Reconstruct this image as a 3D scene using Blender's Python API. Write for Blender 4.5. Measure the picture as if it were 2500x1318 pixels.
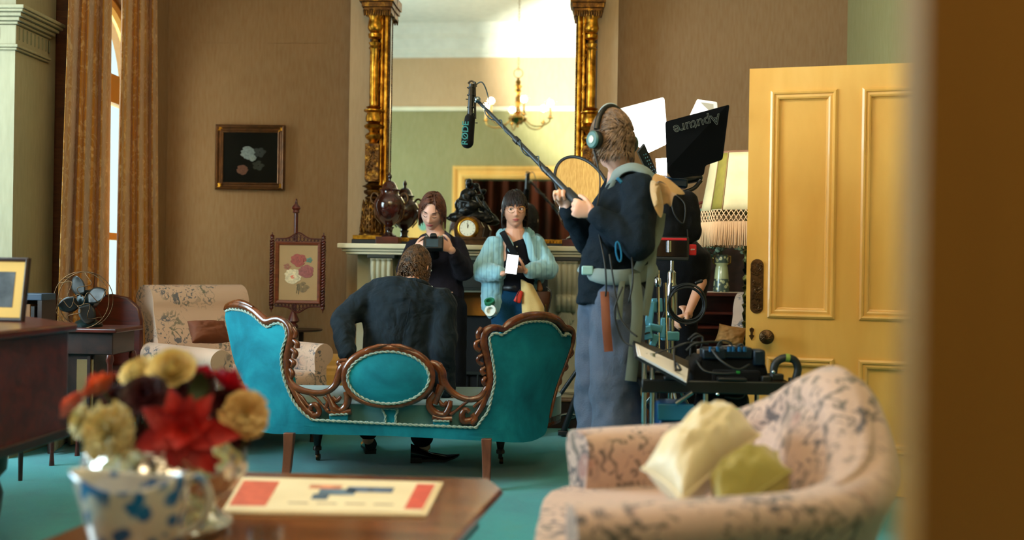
import bpy, bmesh, math, random
import numpy as np
from mathutils import Vector, Matrix, Euler, noise
from mathutils.geometry import tessellate_polygon
V = Vector
PI = math.pi
rnd = random.Random(7)
scn = bpy.context.scene
COL = scn.collection
for _o in list(bpy.data.objects):
    bpy.data.objects.remove(_o)

# ---------------------------------------------------------------- camera
FPX, CXP, CYP = 2500.0, 1250.0, 659.0
YAW, ROLL = 0.045, 0.0155
CAM = V((0, 0, 1.08))
fwd = V((-math.sin(YAW), math.cos(YAW), 0))
r0 = V((math.cos(YAW), math.sin(YAW), 0)); u0 = V((0, 0, 1))
rgt = r0*math.cos(ROLL) + u0*math.sin(ROLL)      # camera rolled counter-clockwise
upv = u0*math.cos(ROLL) - r0*math.sin(ROLL)
cd = bpy.data.cameras.new('camera'); cam = bpy.data.objects.new('camera', cd); COL.objects.link(cam)
cam.matrix_world = Matrix(((rgt.x, upv.x, -fwd.x, CAM.x), (rgt.y, upv.y, -fwd.y, CAM.y), (rgt.z, upv.z, -fwd.z, CAM.z), (0, 0, 0, 1)))
cd.lens = 36.0; cd.sensor_width = 36.0; cd.clip_start = 0.05; cd.clip_end = 200
cd.dof.use_dof = True; cd.dof.focus_distance = 5.7; cd.dof.aperture_fstop = 1.3; cd.dof.aperture_blades = 0
scn.camera = cam
def ray(px, py):
    return fwd + rgt*((px-CXP)/FPX) + upv*(-(py-CYP)/FPX)
def at(px, py, d):
    return CAM + ray(px, py)*d
def on(px, py, axis, val):
    r = ray(px, py); t = (val-CAM[axis])/r[axis]
    return CAM + r*t
def onX(px, py, x): return on(px, py, 0, x)
def onY(px, py, y): return on(px, py, 1, y)
def onZ(px, py, z): return on(px, py, 2, z)
def dep(p): return (V(p)-CAM).dot(fwd)

# ---------------------------------------------------------------- view, world
vs = scn.view_settings
scn.display_settings.display_device = 'sRGB'
vs.view_transform = 'Standard'; vs.look = 'None'; vs.gamma = 1.0; vs.use_curve_mapping = False
vs.exposure = 0.02
world = bpy.data.worlds.new('sky'); scn.world = world; world.use_nodes = True
wb = world.node_tree.nodes['Background']; wb.inputs[0].default_value = (0.62, 0.9, 0.88, 1); wb.inputs[1].default_value = 2.0

def lamp(name, kind, loc, energy, color, target=None, size=None, size_y=None, spot=None, blend=None, spread=None):
    l = bpy.data.lights.new(name, kind); o = bpy.data.objects.new(name, l); COL.objects.link(o)
    l.energy = energy; l.color = color; o.location = loc
    if kind == 'AREA':
        l.shape = 'RECTANGLE'; l.size = size; l.size_y = size_y or size
        if spread: l.spread = spread
    elif size is not None: l.shadow_soft_size = size
    if kind == 'SPOT': l.spot_size = spot; l.spot_blend = blend if blend is not None else .3
    if target is not None:
        d = (V(target)-V(loc)); o.rotation_euler = d.to_track_quat('-Z', 'Y').to_euler()
    return o
# daylight through the tall windows of the left bay (outside the frame on the left)
lamp('daylight_bay', 'AREA', (-4.55, 3.65, 1.9), 400, (0.66, 0.90, 1.0), (0, 4.4, 0.9), 2.6, 2.6)
lamp('daylight_window', 'AREA', (-3.7, 6.75, 1.7), 110, (0.90, 1.0, 0.85), (-2, 6.75, 1.6), 1.1, 2.6)
lamp('added_hall_fill', 'POINT', (0.2, -1.0, 3.0), 80, (1.0, .78, .5), size=.15)  # added fill in the unseen hall, brightens the near door leaf; no fixture there
# film light bounced at the ceiling of the near wall; lamps of the room
LIGHT_HEAD = at(1606, 400, 5.35)
lamp('film_light_beam', 'SPOT', LIGHT_HEAD+V((-.04, -.05, .07)), 4300, (0.96, 1.0, 0.93), (.50, 1.1, 3.85), .04, spot=.84, blend=.6)
lamp('film_light_led', 'AREA', at(1616, 398, 5.36), 22, (1.0, .95, .86), at(1690, 240, 5.75), .08, .08)

# ---------------------------------------------------------------- mesh helpers
def world_of(o):
    m = Matrix.LocRotScale(o.location, o.rotation_euler, o.scale)
    if o.parent: return world_of(o.parent) @ o.matrix_parent_inverse @ m
    return m
def basis(z, x=None):
    z = V(z).normalized()
    if x is None: x = V((1, 0, 0)) if abs(z.x) < .9 else V((0, 1, 0))
    x = V(x); x = (x - z*x.dot(z)).normalized(); y = z.cross(x)
    return x, y, z
def catmull(pts, n=6, closed=False):
    pts = [V(p) for p in pts]; out = []; N = len(pts)
    rng = N if closed else N-1
    for i in range(rng):
        if closed: p0, p1, p2, p3 = pts[i-1], pts[i], pts[(i+1) % N], pts[(i+2) % N]
        else:
            p1, p2 = pts[i], pts[i+1]
            p0 = pts[i-1] if i > 0 else p1*2-p2
            p3 = pts[i+2] if i+2 < N else p2*2-p1
        for k in range(n):
            t = k/n
            out.append(.5*((2*p1)+(p2-p0)*t+(2*p0-5*p1+4*p2-p3)*t*t+(3*p1-p0-3*p2+p3)*t**3))
    if not closed: out.append(pts[-1])
    return out
class MB:
    def __init__(s): s.v = []; s.f = []
    def add(s, vs_, fs):
        b = len(s.v); s.v += [V(p) for p in vs_]; s.f += [tuple(b+i for i in f) for f in fs]; return s
    def box(s, c, size, rz=0, M=None, taper=1.0):
        hx, hy, hz = size[0]/2, size[1]/2, size[2]/2
        p = [V((x*hx*(taper if z > 0 else 1), y*hy*(taper if z > 0 else 1), z*hz)) for z in (-1, 1) for y in (-1, 1) for x in (-1, 1)]
        R = M if M is not None else Matrix.Rotation(rz, 3, 'Z')
        return s.add([R @ q + V(c) for q in p], [(0, 2, 3, 1), (4, 5, 7, 6), (0, 1, 5, 4), (2, 6, 7, 3), (0, 4, 6, 2), (1, 3, 7, 5)])
    def box2(s, a, b):
        a = V(a); b = V(b); return s.box((a+b)/2, [abs(b[i]-a[i]) for i in range(3)])
    def beam(s, a, b, w, h, up=(0, 0, 1)):
        a = V(a); b = V(b); z = (b-a); L = z.length; x, y, zz = basis(z, V(up).cross(z) if V(up).cross(z).length > 1e-6 else None)
        M = Matrix((x, y, zz)).transposed()
        return s.box((a+b)/2, (w, h, L), M=M)
    def tube(s, pts, r, n=10, closed=False, ell=None, up=None, caps=True):
        """r: number or list; ell: (normal_vec, ratio) squashes the section along that direction"""
        pts = [V(p) for p in pts]; N = len(pts)
        rr = [r]*N if isinstance(r, (int, float)) else list(r)
        px = None; rings = []
        for i in range(N):
            if closed: t = pts[(i+1) % N]-pts[i-1]
            else: t = pts[min(i+1, N-1)]-pts[max(i-1, 0)]
            if t.length < 1e-9: t = V((0, 0, 1))
            if ell is not None: x, y, z = basis(t, ell[0])
            else:
                x, y, z = basis(t, px if px is not None else up)
            px = x; ring = []
            for k in range(n):
                a = 2*PI*k/n; kx = ell[1] if ell is not None else 1
                ring.append(pts[i]+x*(math.cos(a)*rr[i]*kx)+y*(math.sin(a)*rr[i]))
            rings.append(ring)
        vs_ = [p for ring in rings for p in ring]; fs = []
        for i in range(N if closed else N-1):
            j = (i+1) % N
            for k in range(n):
                k2 = (k+1) % n; fs.append((i*n+k, i*n+k2, j*n+k2, j*n+k))
        if not closed and caps:
            fs.append(tuple(reversed(range(n)))); fs.append(tuple((N-1)*n+k for k in range(n)))
        return s.add(vs_, fs)
    def cyl(s, a, b, r, r2=None, n=16): return s.tube([a, b], [r, r if r2 is None else r2], n)
    def cap(s, a, b, ra, rb, n=14, m=4, sx=1.0, flat=None):
        """capsule with round ends"""
        a = V(a); b = V(b); d = (b-a); L = d.length or 1e-6; d = d/L
        pts = []; rr = []
        for i in range(m, 0, -1):
            t = i/m*PI/2; pts.append(a-d*math.sin(t)*ra); rr.append(max(ra*math.cos(t), 1e-4))
        pts.append(a); rr.append(ra); pts.append(b); rr.append(rb)
        for i in range(1, m+1):
            t = i/m*PI/2; pts.append(b+d*math.sin(t)*rb); rr.append(max(rb*math.cos(t), 1e-4))
        return s.tube(pts, rr, n, ell=(flat, sx) if flat is not None else None)
    def sph(s, c, r, nu=16, nv=10, M=None):
        if isinstance(r, (int, float)): r = (r, r, r)
        vs_ = []; fs = []
        for i in range(nv+1):
            t = PI*i/nv
            for k in range(nu):
                a = 2*PI*k/nu; p = V((r[0]*math.sin(t)*math.cos(a), r[1]*math.sin(t)*math.sin(a), r[2]*math.cos(t)))
                vs_.append((M @ p if M is not None else p)+V(c))
        for i in range(nv):
            for k in range(nu):
                k2 = (k+1) % nu; fs.append((i*nu+k, (i+1)*nu+k, (i+1)*nu+k2, i*nu+k2))
        return s.add(vs_, fs)
    def lathe(s, prof, c, n=20, axis=(0, 0, 1), x=None, sx=1, sy=1):
        """prof: (r, h) list along axis from c"""
        X, Y, Z = basis(axis, x); c = V(c); vs_ = []; fs = []; N = len(prof)
        for r, h in prof:
            for k in range(n):
                a = 2*PI*k/n; vs_.append(c+Z*h+X*(math.cos(a)*r*sx)+Y*(math.sin(a)*r*sy))
        for i in range(N-1):
            for k in range(n):
                k2 = (k+1) % n; fs.append((i*n+k, i*n+k2, (i+1)*n+k2, (i+1)*n+k))
        fs.append(tuple(reversed(range(n)))); fs.append(tuple((N-1)*n+k for k in range(n)))
        return s.add(vs_, fs)
    def grid(s, fn, nu, nv, cu=False, cv=False):
        vs_ = [fn(i/(nu if cu else nu-1), j/(nv if cv else nv-1)) for j in range(nv) for i in range(nu)]; fs = []
        for j in range(nv if cv else nv-1):
            for i in range(nu if cu else nu-1):
                i2 = (i+1) % nu; j2 = (j+1) % nv
                fs.append((j*nu+i, j*nu+i2, j2*nu+i2, j2*nu+i))
        return s.add(vs_, fs)
    def prism(s, poly, fa, fb):
        """poly: 2D list; fa, fb map a 2D point to the two faces"""
        n = len(poly); A = [V(fa(*p)) for p in poly]; B = [V(fb(*p)) for p in poly]
        tri = tessellate_polygon([[V((p[0], p[1], 0)) for p in poly]])
        fs = [tuple(t) for t in tri]+[tuple(n+i for i in reversed(t)) for t in tri]
        fs += [(i, (i+1) % n, n+(i+1) % n, n+i) for i in range(n)]
        return s.add(A+B, fs)
    def sheet(s, poly, fa, fb, maxlen):
        """like prism but with inner vertices, so the faces can follow a curve"""
        bm = bmesh.new(); vv = [bm.verts.new((p[0], p[1], 0)) for p in poly]
        for t in tessellate_polygon([[V((p[0], p[1], 0)) for p in poly]]):
            try: bm.faces.new([vv[i] for i in t])
            except ValueError: pass
        for _ in range(7):
            ed = [e for e in bm.edges if e.calc_length() > maxlen]
            if not ed: break
            bmesh.ops.subdivide_edges(bm, edges=ed, cuts=1)
            bmesh.ops.triangulate(bm, faces=bm.faces[:])
        bm.verts.index_update(); P = [(v.co.x, v.co.y) for v in bm.verts]; n = len(P)
        F = [tuple(v.index for v in f.verts) for f in bm.faces]
        BE = [(e.verts[0].index, e.verts[1].index) for e in bm.edges if e.is_boundary]
        bm.free()
        s.add([V(fa(*p)) for p in P]+[V(fb(*p)) for p in P], F+[tuple(n+i for i in reversed(f)) for f in F]+[(a, b, n+b, n+a) for a, b in BE])
        return s
    def xf(s, M):
        s.v = [M @ p for p in s.v]; return s
    def join(s, o): return s.add(o.v, o.f)
    def mesh(s, name='m'):
        me = bpy.data.meshes.new(name); me.from_pydata([tuple(p) for p in s.v], [], s.f); me.validate(); return me
    def build(s, name, mat=None, parent=None, smooth=35, bevel=0, sub=0, local=False, fixn=True, label=None, kind=None, bseg=2, solid=0):
        me = s.mesh(name)
        o = bpy.data.objects.new(name, me); COL.objects.link(o)
        if parent is not None:
            o.parent = parent
            if not local: me.transform(world_of(parent).inverted())
        elif not local:
            lo = V((min(p.x for p in s.v), min(p.y for p in s.v), min(p.z for p in s.v)))
            hi = V((max(p.x for p in s.v), max(p.y for p in s.v), max(p.z for p in s.v)))
            c = V(((lo.x+hi.x)/2, (lo.y+hi.y)/2, lo.z)); me.transform(Matrix.Translation(-c)); o.location = c
        if fixn:
            bm = bmesh.new(); bm.from_mesh(me); bmesh.ops.remove_doubles(bm, verts=bm.verts, dist=1e-5); bmesh.ops.recalc_face_normals(bm, faces=bm.faces); bm.to_mesh(me); bm.free()
        if mat is not None: me.materials.append(mat)
        if smooth:
            me.shade_smooth()
            if smooth < 180: me.set_sharp_from_angle(angle=math.radians(smooth))
        if solid:
            m = o.modifiers.new('solidify', 'SOLIDIFY'); m.thickness = solid; m.offset = 0
        if bevel:
            m = o.modifiers.new('bevel', 'BEVEL'); m.width = bevel; m.segments = bseg; m.limit_method = 'ANGLE'; m.angle_limit = math.radians(40); m.harden_normals = False
        if sub:
            m = o.modifiers.new('subsurf', 'SUBSURF'); m.levels = sub; m.render_levels = sub
        if label: o['label'] = label
        if kind: o['kind'] = kind
        return o
def remesh(o, voxel, smooth=4, factor=.5, disp=None, dscale=.1, decim=None):
    """fuse the pieces of a mesh into one continuous skin (applied)"""
    m = o.modifiers.new('r', 'REMESH'); m.mode = 'VOXEL'; m.voxel_size = voxel; m.use_smooth_shade = True
    if smooth:
        m = o.modifiers.new('s', 'SMOOTH'); m.iterations = smooth; m.factor = factor
    dg = bpy.context.evaluated_depsgraph_get(); me = bpy.data.meshes.new_from_object(o.evaluated_get(dg))
    mats = list(o.data.materials); o.modifiers.clear(); o.data = me
    me.materials.clear()
    for k in mats: me.materials.append(k)
    if disp:
        n = len(me.vertices); co = np.empty(n*3); me.vertices.foreach_get('co', co); co = co.reshape(-1, 3)
        no = np.empty(n*3); me.vertices.foreach_get('normal', no); no = no.reshape(-1, 3)
        for i in range(n):
            p = V(co[i])/dscale; k = noise.noise(p)+.5*noise.noise(p*2.1+V((3, 1, 7)))
            co[i] += no[i]*(k*disp)
        me.vertices.foreach_set('co', co.reshape(-1))
    me.shade_smooth(); me.update()
    return o
def tag(o, label, cat, group=None, kind=None):
    o['label'] = label; o['category'] = cat
    if group: o['group'] = group
    if kind: o['kind'] = kind
    return o
def thing(name, label, cat, loc, rz=0, group=None):
    o = bpy.data.objects.new(name, None); COL.objects.link(o); o.empty_display_size = .1
    o.location = loc; o.rotation_euler = (0, 0, rz)
    return tag(o, label, cat, group)
def struct(o): o['kind'] = 'structure'; return o
def dup(o, parent=None):
    c = o.copy(); COL.objects.link(c)
    if parent is not None: c.parent = parent
    for ch in [x for x in bpy.data.objects if x.parent == o]: dup(ch, c)
    return c

# ---------------------------------------------------------------- materials
class NT:
    def __init__(s, name, rough=.5, metal=0, **kw):
        s.m = bpy.data.materials.new(name); s.m.use_nodes = True; s.t = s.m.node_tree; s.n = s.t.nodes
        s.b = s.n['Principled BSDF']; s.b.inputs['Roughness'].default_value = rough; s.b.inputs['Metallic'].default_value = metal
        for k, v in kw.items(): s.set(k.replace('_', ' '), v)
        s.tc = None; s.L = s.t.links
    def set(s, k, v): s.b.inputs[k].default_value = v
    def co(s, kind='Object', scale=(1, 1, 1), rot=(0, 0, 0)):
        tc = s.n.new('ShaderNodeTexCoord'); mp = s.n.new('ShaderNodeMapping'); s.L.new(tc.outputs[kind], mp.inputs[0])
        mp.inputs['Scale'].default_value = scale; mp.inputs['Rotation'].default_value = rot
        return mp.outputs[0]
    def noise(s, scale, detail=3, co=None, rough=.5, dist=0, out='Fac'):
        n = s.n.new('ShaderNodeTexNoise'); n.inputs['Scale'].default_value = scale; n.inputs['Detail'].default_value = detail
        n.inputs['Roughness'].default_value = rough; n.inputs['Distortion'].default_value = dist
        s.L.new(co if co is not None else s.co(), n.inputs['Vector']); return n.outputs[out]
    def vor(s, scale, co=None, feature='F1', out='Distance', rand=1):
        n = s.n.new('ShaderNodeTexVoronoi'); n.feature = feature; n.inputs['Scale'].default_value = scale; n.inputs['Randomness'].default_value = rand
        s.L.new(co if co is not None else s.co(), n.inputs['Vector']); return n.outputs[out]
    def ramp(s, fac, stops, interp='LINEAR'):
        r = s.n.new('ShaderNodeValToRGB'); s.L.new(fac, r.inputs[0]); r.color_ramp.interpolation = interp
        e = r.color_ramp.elements
        while len(e) < len(stops): e.new(.5)
        for i, (p, c) in enumerate(stops):
            e[i].position = p; e[i].color = (*c, 1) if len(c) == 3 else c
        return r.outputs[0]
    def mix(s, fac, a, b, mode='MIX'):
        m = s.n.new('ShaderNodeMix'); m.data_type = 'RGBA'; m.blend_type = mode
        for inp, v in ((m.inputs[0], fac), (m.inputs[6], a), (m.inputs[7], b)):
            if isinstance(v, (int, float)): inp.default_value = v
            elif isinstance(v, tuple): inp.default_value = (*v, 1)
            else: s.L.new(v, inp)
        return m.outputs[2]
    def math(s, op, a, b=0, c=None):
        m = s.n.new('ShaderNodeMath'); m.operation = op
        for i, v in enumerate((a, b, c)):
            if v is None: continue
            if isinstance(v, (int, float)): m.inputs[i].default_value = v
            else: s.L.new(v, m.inputs[i])
        return m.outputs[0]
    def warp(s, co, amt, scale):
        n = s.n.new('ShaderNodeTexNoise'); n.inputs['Scale'].default_value = scale; n.inputs['Detail'].default_value = 2; s.L.new(co, n.inputs['Vector'])
        a = s.n.new('ShaderNodeVectorMath'); a.operation = 'SUBTRACT'; s.L.new(n.outputs['Color'], a.inputs[0]); a.inputs[1].default_value = (.5, .5, .5)
        b = s.n.new('ShaderNodeVectorMath'); b.operation = 'SCALE'; s.L.new(a.outputs[0], b.inputs[0]); b.inputs['Scale'].default_value = amt
        c = s.n.new('ShaderNodeVectorMath'); c.operation = 'ADD'; s.L.new(co, c.inputs[0]); s.L.new(b.outputs[0], c.inputs[1]); return c.outputs[0]
    def color(s, c):
        if isinstance(c, tuple): s.b.inputs['Base Color'].default_value = (*c, 1)
        else: s.L.new(c, s.b.inputs['Base Color'])
        return s
    def bump(s, h, strength=.3, dist=.01):
        b = s.n.new('ShaderNodeBump'); b.inputs['Strength'].default_value = strength; b.inputs['Distance'].default_value = dist
        s.L.new(h, b.inputs['Height']); s.L.new(b.outputs[0], s.b.inputs['Normal']); return s
def lin(r, g, b):
    f = lambda c: (c/255/12.92) if c <= 10.3 else ((c/255+.055)/1.055)**2.4
    return (f(r), f(g), f(b))
def plain(name, rgb, rough=.5, metal=0, var=.12, vscale=6, bump=0, bscale=60, bdist=.003, **kw):
    t = NT(name, rough, metal, **kw); c = lin(*rgb)
    n = t.noise(vscale, 4)
    t.color(t.ramp(n, [(.3, tuple(x*(1-var) for x in c)), (.7, tuple(min(1, x*(1+var)) for x in c))]))
    if bump: t.bump(t.noise(bscale, 3), bump, bdist)
    return t.m
def wood(name, a, b, rough=.3, scale=(1, 1, 6), coat=.3, rs=5):
    t = NT(name, rough); t.set('Coat Weight', coat); t.set('Coat Roughness', .15)
    co = t.co(scale=scale); n = t.noise(rs, 6, co, .6, 1.2)
    t.color(t.ramp(n, [(.3, lin(*a)), (.7, lin(*b))])); t.bump(n, .08, .002); return t.m
def fabric(name, rgb, rough=.9, sheen=.4, bump=.25, bscale=250, var=.1, vs_=5, tint=None, fold=0, foldscale=9):
    if max(rgb) < 75: sheen *= .15
    t = NT(name, rough); t.set('Sheen Weight', sheen); t.set('Sheen Roughness', .4); t.set('Specular IOR Level', .2); c = lin(*rgb)
    if tint: t.set('Sheen Tint', (*lin(*tint), 1))
    n = t.noise(vs_, 4)
    t.color(t.ramp(n, [(.3, tuple(x*(1-var) for x in c)), (.7, tuple(min(1, x*(1+var)) for x in c))]))
    h = t.noise(bscale, 2)
    if fold:
        f = t.noise(foldscale, 3, None, .55, .8); h = t.math('ADD', t.math('MULTIPLY', f, fold), h)
    t.bump(h, bump, .01 if fold else .003); return t.m
def floral(name, base, scale=1.0, dark=(88, 96, 100), rose=(186, 128, 112), green=(128, 132, 112), cover=.5, soft=.06):
    t = NT(name, .85); t.set('Sheen Weight', .2); t.set('Specular IOR Level', .25)
    co = t.co(scale=(scale,)*3); cw = t.warp(co, .05, 14)
    mask = t.ramp(t.noise(3.4, 2, co), [(cover-.02, (0, 0, 0)), (cover+soft, (1, 1, 1))])      # where the bouquets grow
    leaf = t.ramp(t.noise(24, 3, cw, .55, 1.6), [(.53, (0, 0, 0)), (.58, (1, 1, 1))])
    leafc = t.mix(t.ramp(t.noise(7, 1, co), [(.44, (0, 0, 0)), (.56, (1, 1, 1))]), lin(*green), lin(*dark))
    v = t.vor(8.5, cw); bloom = t.ramp(v, [(.30, (1, 1, 1)), (.38, (0, 0, 0))])
    rings = t.ramp(t.math('ADD', v, t.math('MULTIPLY', t.noise(40, 2, cw), .16)), [(.08, lin(*rose)), (.16, tuple(x*.9 for x in lin(*base))), (.24, lin(*rose)), (.30, tuple(.5*(x+y) for x, y in zip(lin(*base), lin(*rose)))), (.38, lin(*dark)), (.42, lin(*dark))])
    far = t.ramp(t.noise(4.6, 1, t.co(scale=(scale*1.3,)*3)), [(.5, (0, 0, 0)), (.56, (1, 1, 1))])
    b = t.mix(t.math('MULTIPLY', leaf, t.math('MULTIPLY', mask, .85)), lin(*base), leafc)
    b = t.mix(t.math('MULTIPLY', bloom, t.math('MULTIPLY', t.math('MULTIPLY', mask, far), .9)), b, rings)
    t.color(b); t.bump(t.noise(180, 2), .12, .003); return t.m
def emit(name, rgb, strength):
    t = NT(name); t.color(lin(*rgb)); t.set('Emission Color', (*lin(*rgb), 1)); t.set('Emission Strength', strength); return t.m

M = {}
def wallpaint(name, rgb, amount=.08):
    t = NT(name, .85); c = lin(*rgb); t.set('Specular IOR Level', .2)
    n = t.noise(1.3, 5, None, .6); fine = t.noise(60, 2, t.co(scale=(1, 1, .15)))
    col = t.ramp(n, [(.3, tuple(x*(1-amount) for x in c)), (.7, tuple(x*(1+amount*.6) for x in c))])
    t.color(t.mix(.06, col, t.ramp(fine, [(.3, (.1, .08, .05)), (.7, (.7, .6, .45))]))); t.bump(fine, .05, .002); return t.m
M['wall'] = wallpaint('wallpaper_beige', (142, 110, 76))
M['breast'] = wallpaint('wallpaper_chimney', (176, 148, 112), .05)
M['wall_green'] = wallpaint('painted_wall_green', (144, 138, 92), .05)
M['wall_up'] = wallpaint('painted_wall_upper', (190, 158, 118), .05)
M['pier'] = wallpaint('painted_pier', (150, 142, 114), .12)
M['ceil'] = plain('ceiling_plaster', (206, 204, 188), .9, var=.06, vscale=9, bump=.25, bscale=14)
t = NT('carpet_teal', .95); t.set('Sheen Weight', .3); t.set('Specular IOR Level', .1)
n = t.noise(2.2, 6, None, .65); c = t.ramp(n, [(.3, lin(10, 132, 144)), (.6, lin(26, 158, 164)), (.8, lin(66, 154, 140))])
t.color(t.mix(.25, c, t.ramp(t.noise(240, 2), [(.35, lin(6, 60, 66)), (.65, lin(50, 150, 146))]))); t.bump(t.noise(320, 2), .5, .006); M['carpet'] = t.m
t = NT('yellow_paint', .34); t.set('Coat Weight', .15); co = t.co(scale=(1, 1, .25)); n = t.noise(5, 4, co, .5, .4)
t.color(t.ramp(n, [(.25, lin(218, 160, 74)), (.6, lin(236, 184, 98)), (.8, lin(244, 198, 118))])); t.bump(t.noise(40, 3, co), .05, .002); M['yellow'] = t.m
M['wood'] = wood('walnut_polished', (62, 24, 8), (122, 62, 26), .22, (3, 3, 3), .5, 4)
M['wood_red'] = wood('mahogany', (50, 15, 9), (96, 32, 18), .3, (1, 6, 6), .2, 3)
M['wood_dark'] = wood('dark_oak', (26, 14, 10), (54, 28, 18), .4, (4, 1, 4), .1, 3)
M['wood_table'] = wood('coffee_table_walnut', (72, 34, 14), (148, 82, 40), .18, (1, 7, 1), .6, 2.2)
M['wood_rail'] = wood('wood_leg_red', (84, 42, 26), (128, 74, 50), .4, (4, 4, 1), .2, 4)
M['black'] = plain('black_plastic', (16, 18, 20), .4, var=.2)
M['black_matte'] = plain('black_matte', (5, 6, 7), .75, var=.25, Specular_IOR_Level=.1)
M['black_fabric'] = fabric('black_cloth', (14, 16, 20), fold=2, foldscale=8)
M['rubber'] = plain('black_rubber', (22, 26, 30), .5, var=.1)
M['chrome'] = plain('chrome', (200, 206, 210), .12, 1, .03)
M['steel'] = plain('steel_satin', (150, 158, 160), .3, 1, .06)
M['bluemetal'] = plain('blue_anodised_metal', (36, 120, 170), .35, .3, .2)
t = NT('gilt', .32, 1); n = t.noise(22, 5); t.color(t.ramp(n, [(.28, lin(92, 56, 16)), (.5, lin(170, 116, 34)), (.72, lin(222, 166, 62))])); t.bump(t.noise(90, 4), .35, .004); M['gilt'] = t.m
t = NT('gilt_dark', .4, .85); n = t.noise(26, 5); t.color(t.ramp(n, [(.3, lin(48, 27, 12)), (.55, lin(110, 70, 26)), (.78, lin(196, 140, 50))])); t.bump(t.noise(70, 5), .6, .008); M['gilt_dark'] = t.m
M['brass'] = plain('brass', (176, 138, 70), .22, 1, .1)
M['brass_old'] = plain('brass_aged', (92, 66, 42), .42, .9, .35, 40, .5, 90, .004)
M['copper'] = plain('copper_panel', (190, 140, 78), .22, 1, .12, 3, .1, 8, .01)
t = NT('velvet_teal', .75); t.set('Sheen Weight', .7); t.set('Sheen Roughness', .35); t.set('Sheen Tint', (*lin(90, 230, 235), 1)); t.set('Specular IOR Level', .2)
n = t.noise(3.2, 5, None, .6, .5); t.color(t.ramp(n, [(.3, lin(4, 84, 102)), (.5, lin(10, 112, 130)), (.72, lin(26, 144, 160))])); t.bump(t.noise(300, 2), .15, .002); M['velvet'] = t.m
t = NT('cord_braid', .8); t.color(t.ramp(t.noise(200, 2), [(.4, lin(110, 134, 128)), (.6, lin(168, 180, 166))])); M['cord'] = t.m
M['cream_paint'] = plain('cream_marble', (226, 218, 186), .3, var=.06, vscale=4, Coat_Weight=.3)
M['stone'] = plain('painted_stone', (190, 186, 158), .45, var=.14, vscale=5)
M['slate'] = plain('dark_slate', (44, 48, 44), .4, var=.2)
M['soot'] = plain('firebox_soot', (8, 10, 12), .7, var=.3)
M['skirting'] = M['yellow']
t = NT('curtain_damask', .8); t.set('Sheen Weight', .4); t.set('Specular IOR Level', .3)
co = t.warp(t.co(scale=(1, 1, .9)), .14, 7)
p1 = t.vor(6.5, co); p2 = t.vor(22, t.warp(co, .05, 20)); f = t.math('MAXIMUM', t.math('MULTIPLY', t.ramp(p1, [(.34, (1, 1, 1)), (.40, (0, 0, 0))]), t.ramp(p2, [(.30, (1, 1, 1)), (.42, (.1, .1, .1))])), t.math('MULTIPLY', t.ramp(t.noise(15, 2, co, .5, 2.0), [(.55, (0, 0, 0)), (.60, (1, 1, 1))]), .6))
t.color(t.mix(f, lin(186, 122, 38), lin(226, 184, 122))); t.bump(t.math('ADD', f, t.math('MULTIPLY', t.noise(30, 4), 1.2)), .5, .006)
tr = t.n.new('ShaderNodeBsdfTranslucent'); tr.inputs[0].default_value = (*lin(214, 180, 96), 1); mx = t.n.new('ShaderNodeMixShader'); mx.inputs[0].default_value = .22
t.L.new(t.b.outputs[0], mx.inputs[1]); t.L.new(tr.outputs[0], mx.inputs[2]); t.L.new(mx.outputs[0], t.n['Material Output'].inputs[0]); M['curtain'] = t.m
M['floral_chair'] = floral('floral_linen', (206, 174, 152), 1.0, (72, 84, 100), (196, 142, 116), (96, 100, 84), .47)
M['floral_sofa'] = floral('floral_chintz', (196, 164, 150), .8, (70, 68, 76), (150, 100, 96), (92, 88, 80), .40, .10)
M['glass'] = NT('clear_glass', .02, 0).m; M['glass'].node_tree.nodes['Principled BSDF'].inputs['Transmission Weight'].default_value = 1.0
M['mirror'] = NT('mirror_glass', .015, 1.0).color((.86, .87, .84)).m
M['skin'] = plain('skin', (220, 162, 134), .5, var=.05, vscale=12, Subsurface_Weight=.15)
M['skin2'] = plain('skin_pale', (226, 174, 152), .5, var=.06, vscale=12, Subsurface_Weight=.15)
M['white_paper'] = plain('paper_white', (236, 234, 240), .6, var=.03)
# ================================================================ room shell
WALL_Y, BREAST_Y, XL, XR, NEAR_Y, CEIL = 7.75, 7.45, -3.02, 2.13, 1.1, 4.35
def sbox(name, a, b, mat): return struct(MB().box2(a, b).build(name, mat, smooth=0))
sbox('floor', (-6.6, -3.5, -.08), (3.2, 8.0, 0), M['carpet'])
sbox('ceiling', (-6.6, -3.5, CEIL), (3.2, 8.0, CEIL+.12), M['ceil'])
sbox('wall_back', (-3.3, WALL_Y, 0), (3.2, WALL_Y+.2, CEIL), M['wall'])
bl, br = onY(852, 300, BREAST_Y).x, onY(1506, 300, BREAST_Y).x
sbox('wall_chimney_breast', (bl, BREAST_Y, 0), (br, WALL_Y, CEIL), M['breast'])
# picture seams of the paper
for (xa, ya, xb, yb) in ((400, 103, 845, 106), (1512, 281, 1822, 285)):
    p = onY(xa, ya, WALL_Y); q = onY(xb, yb, WALL_Y)
    struct(MB().box2((p.x, WALL_Y-.0025, q.z-.003), (q.x, WALL_Y, q.z+.003)).build('trim_1', M['wall'], smooth=0))
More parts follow.
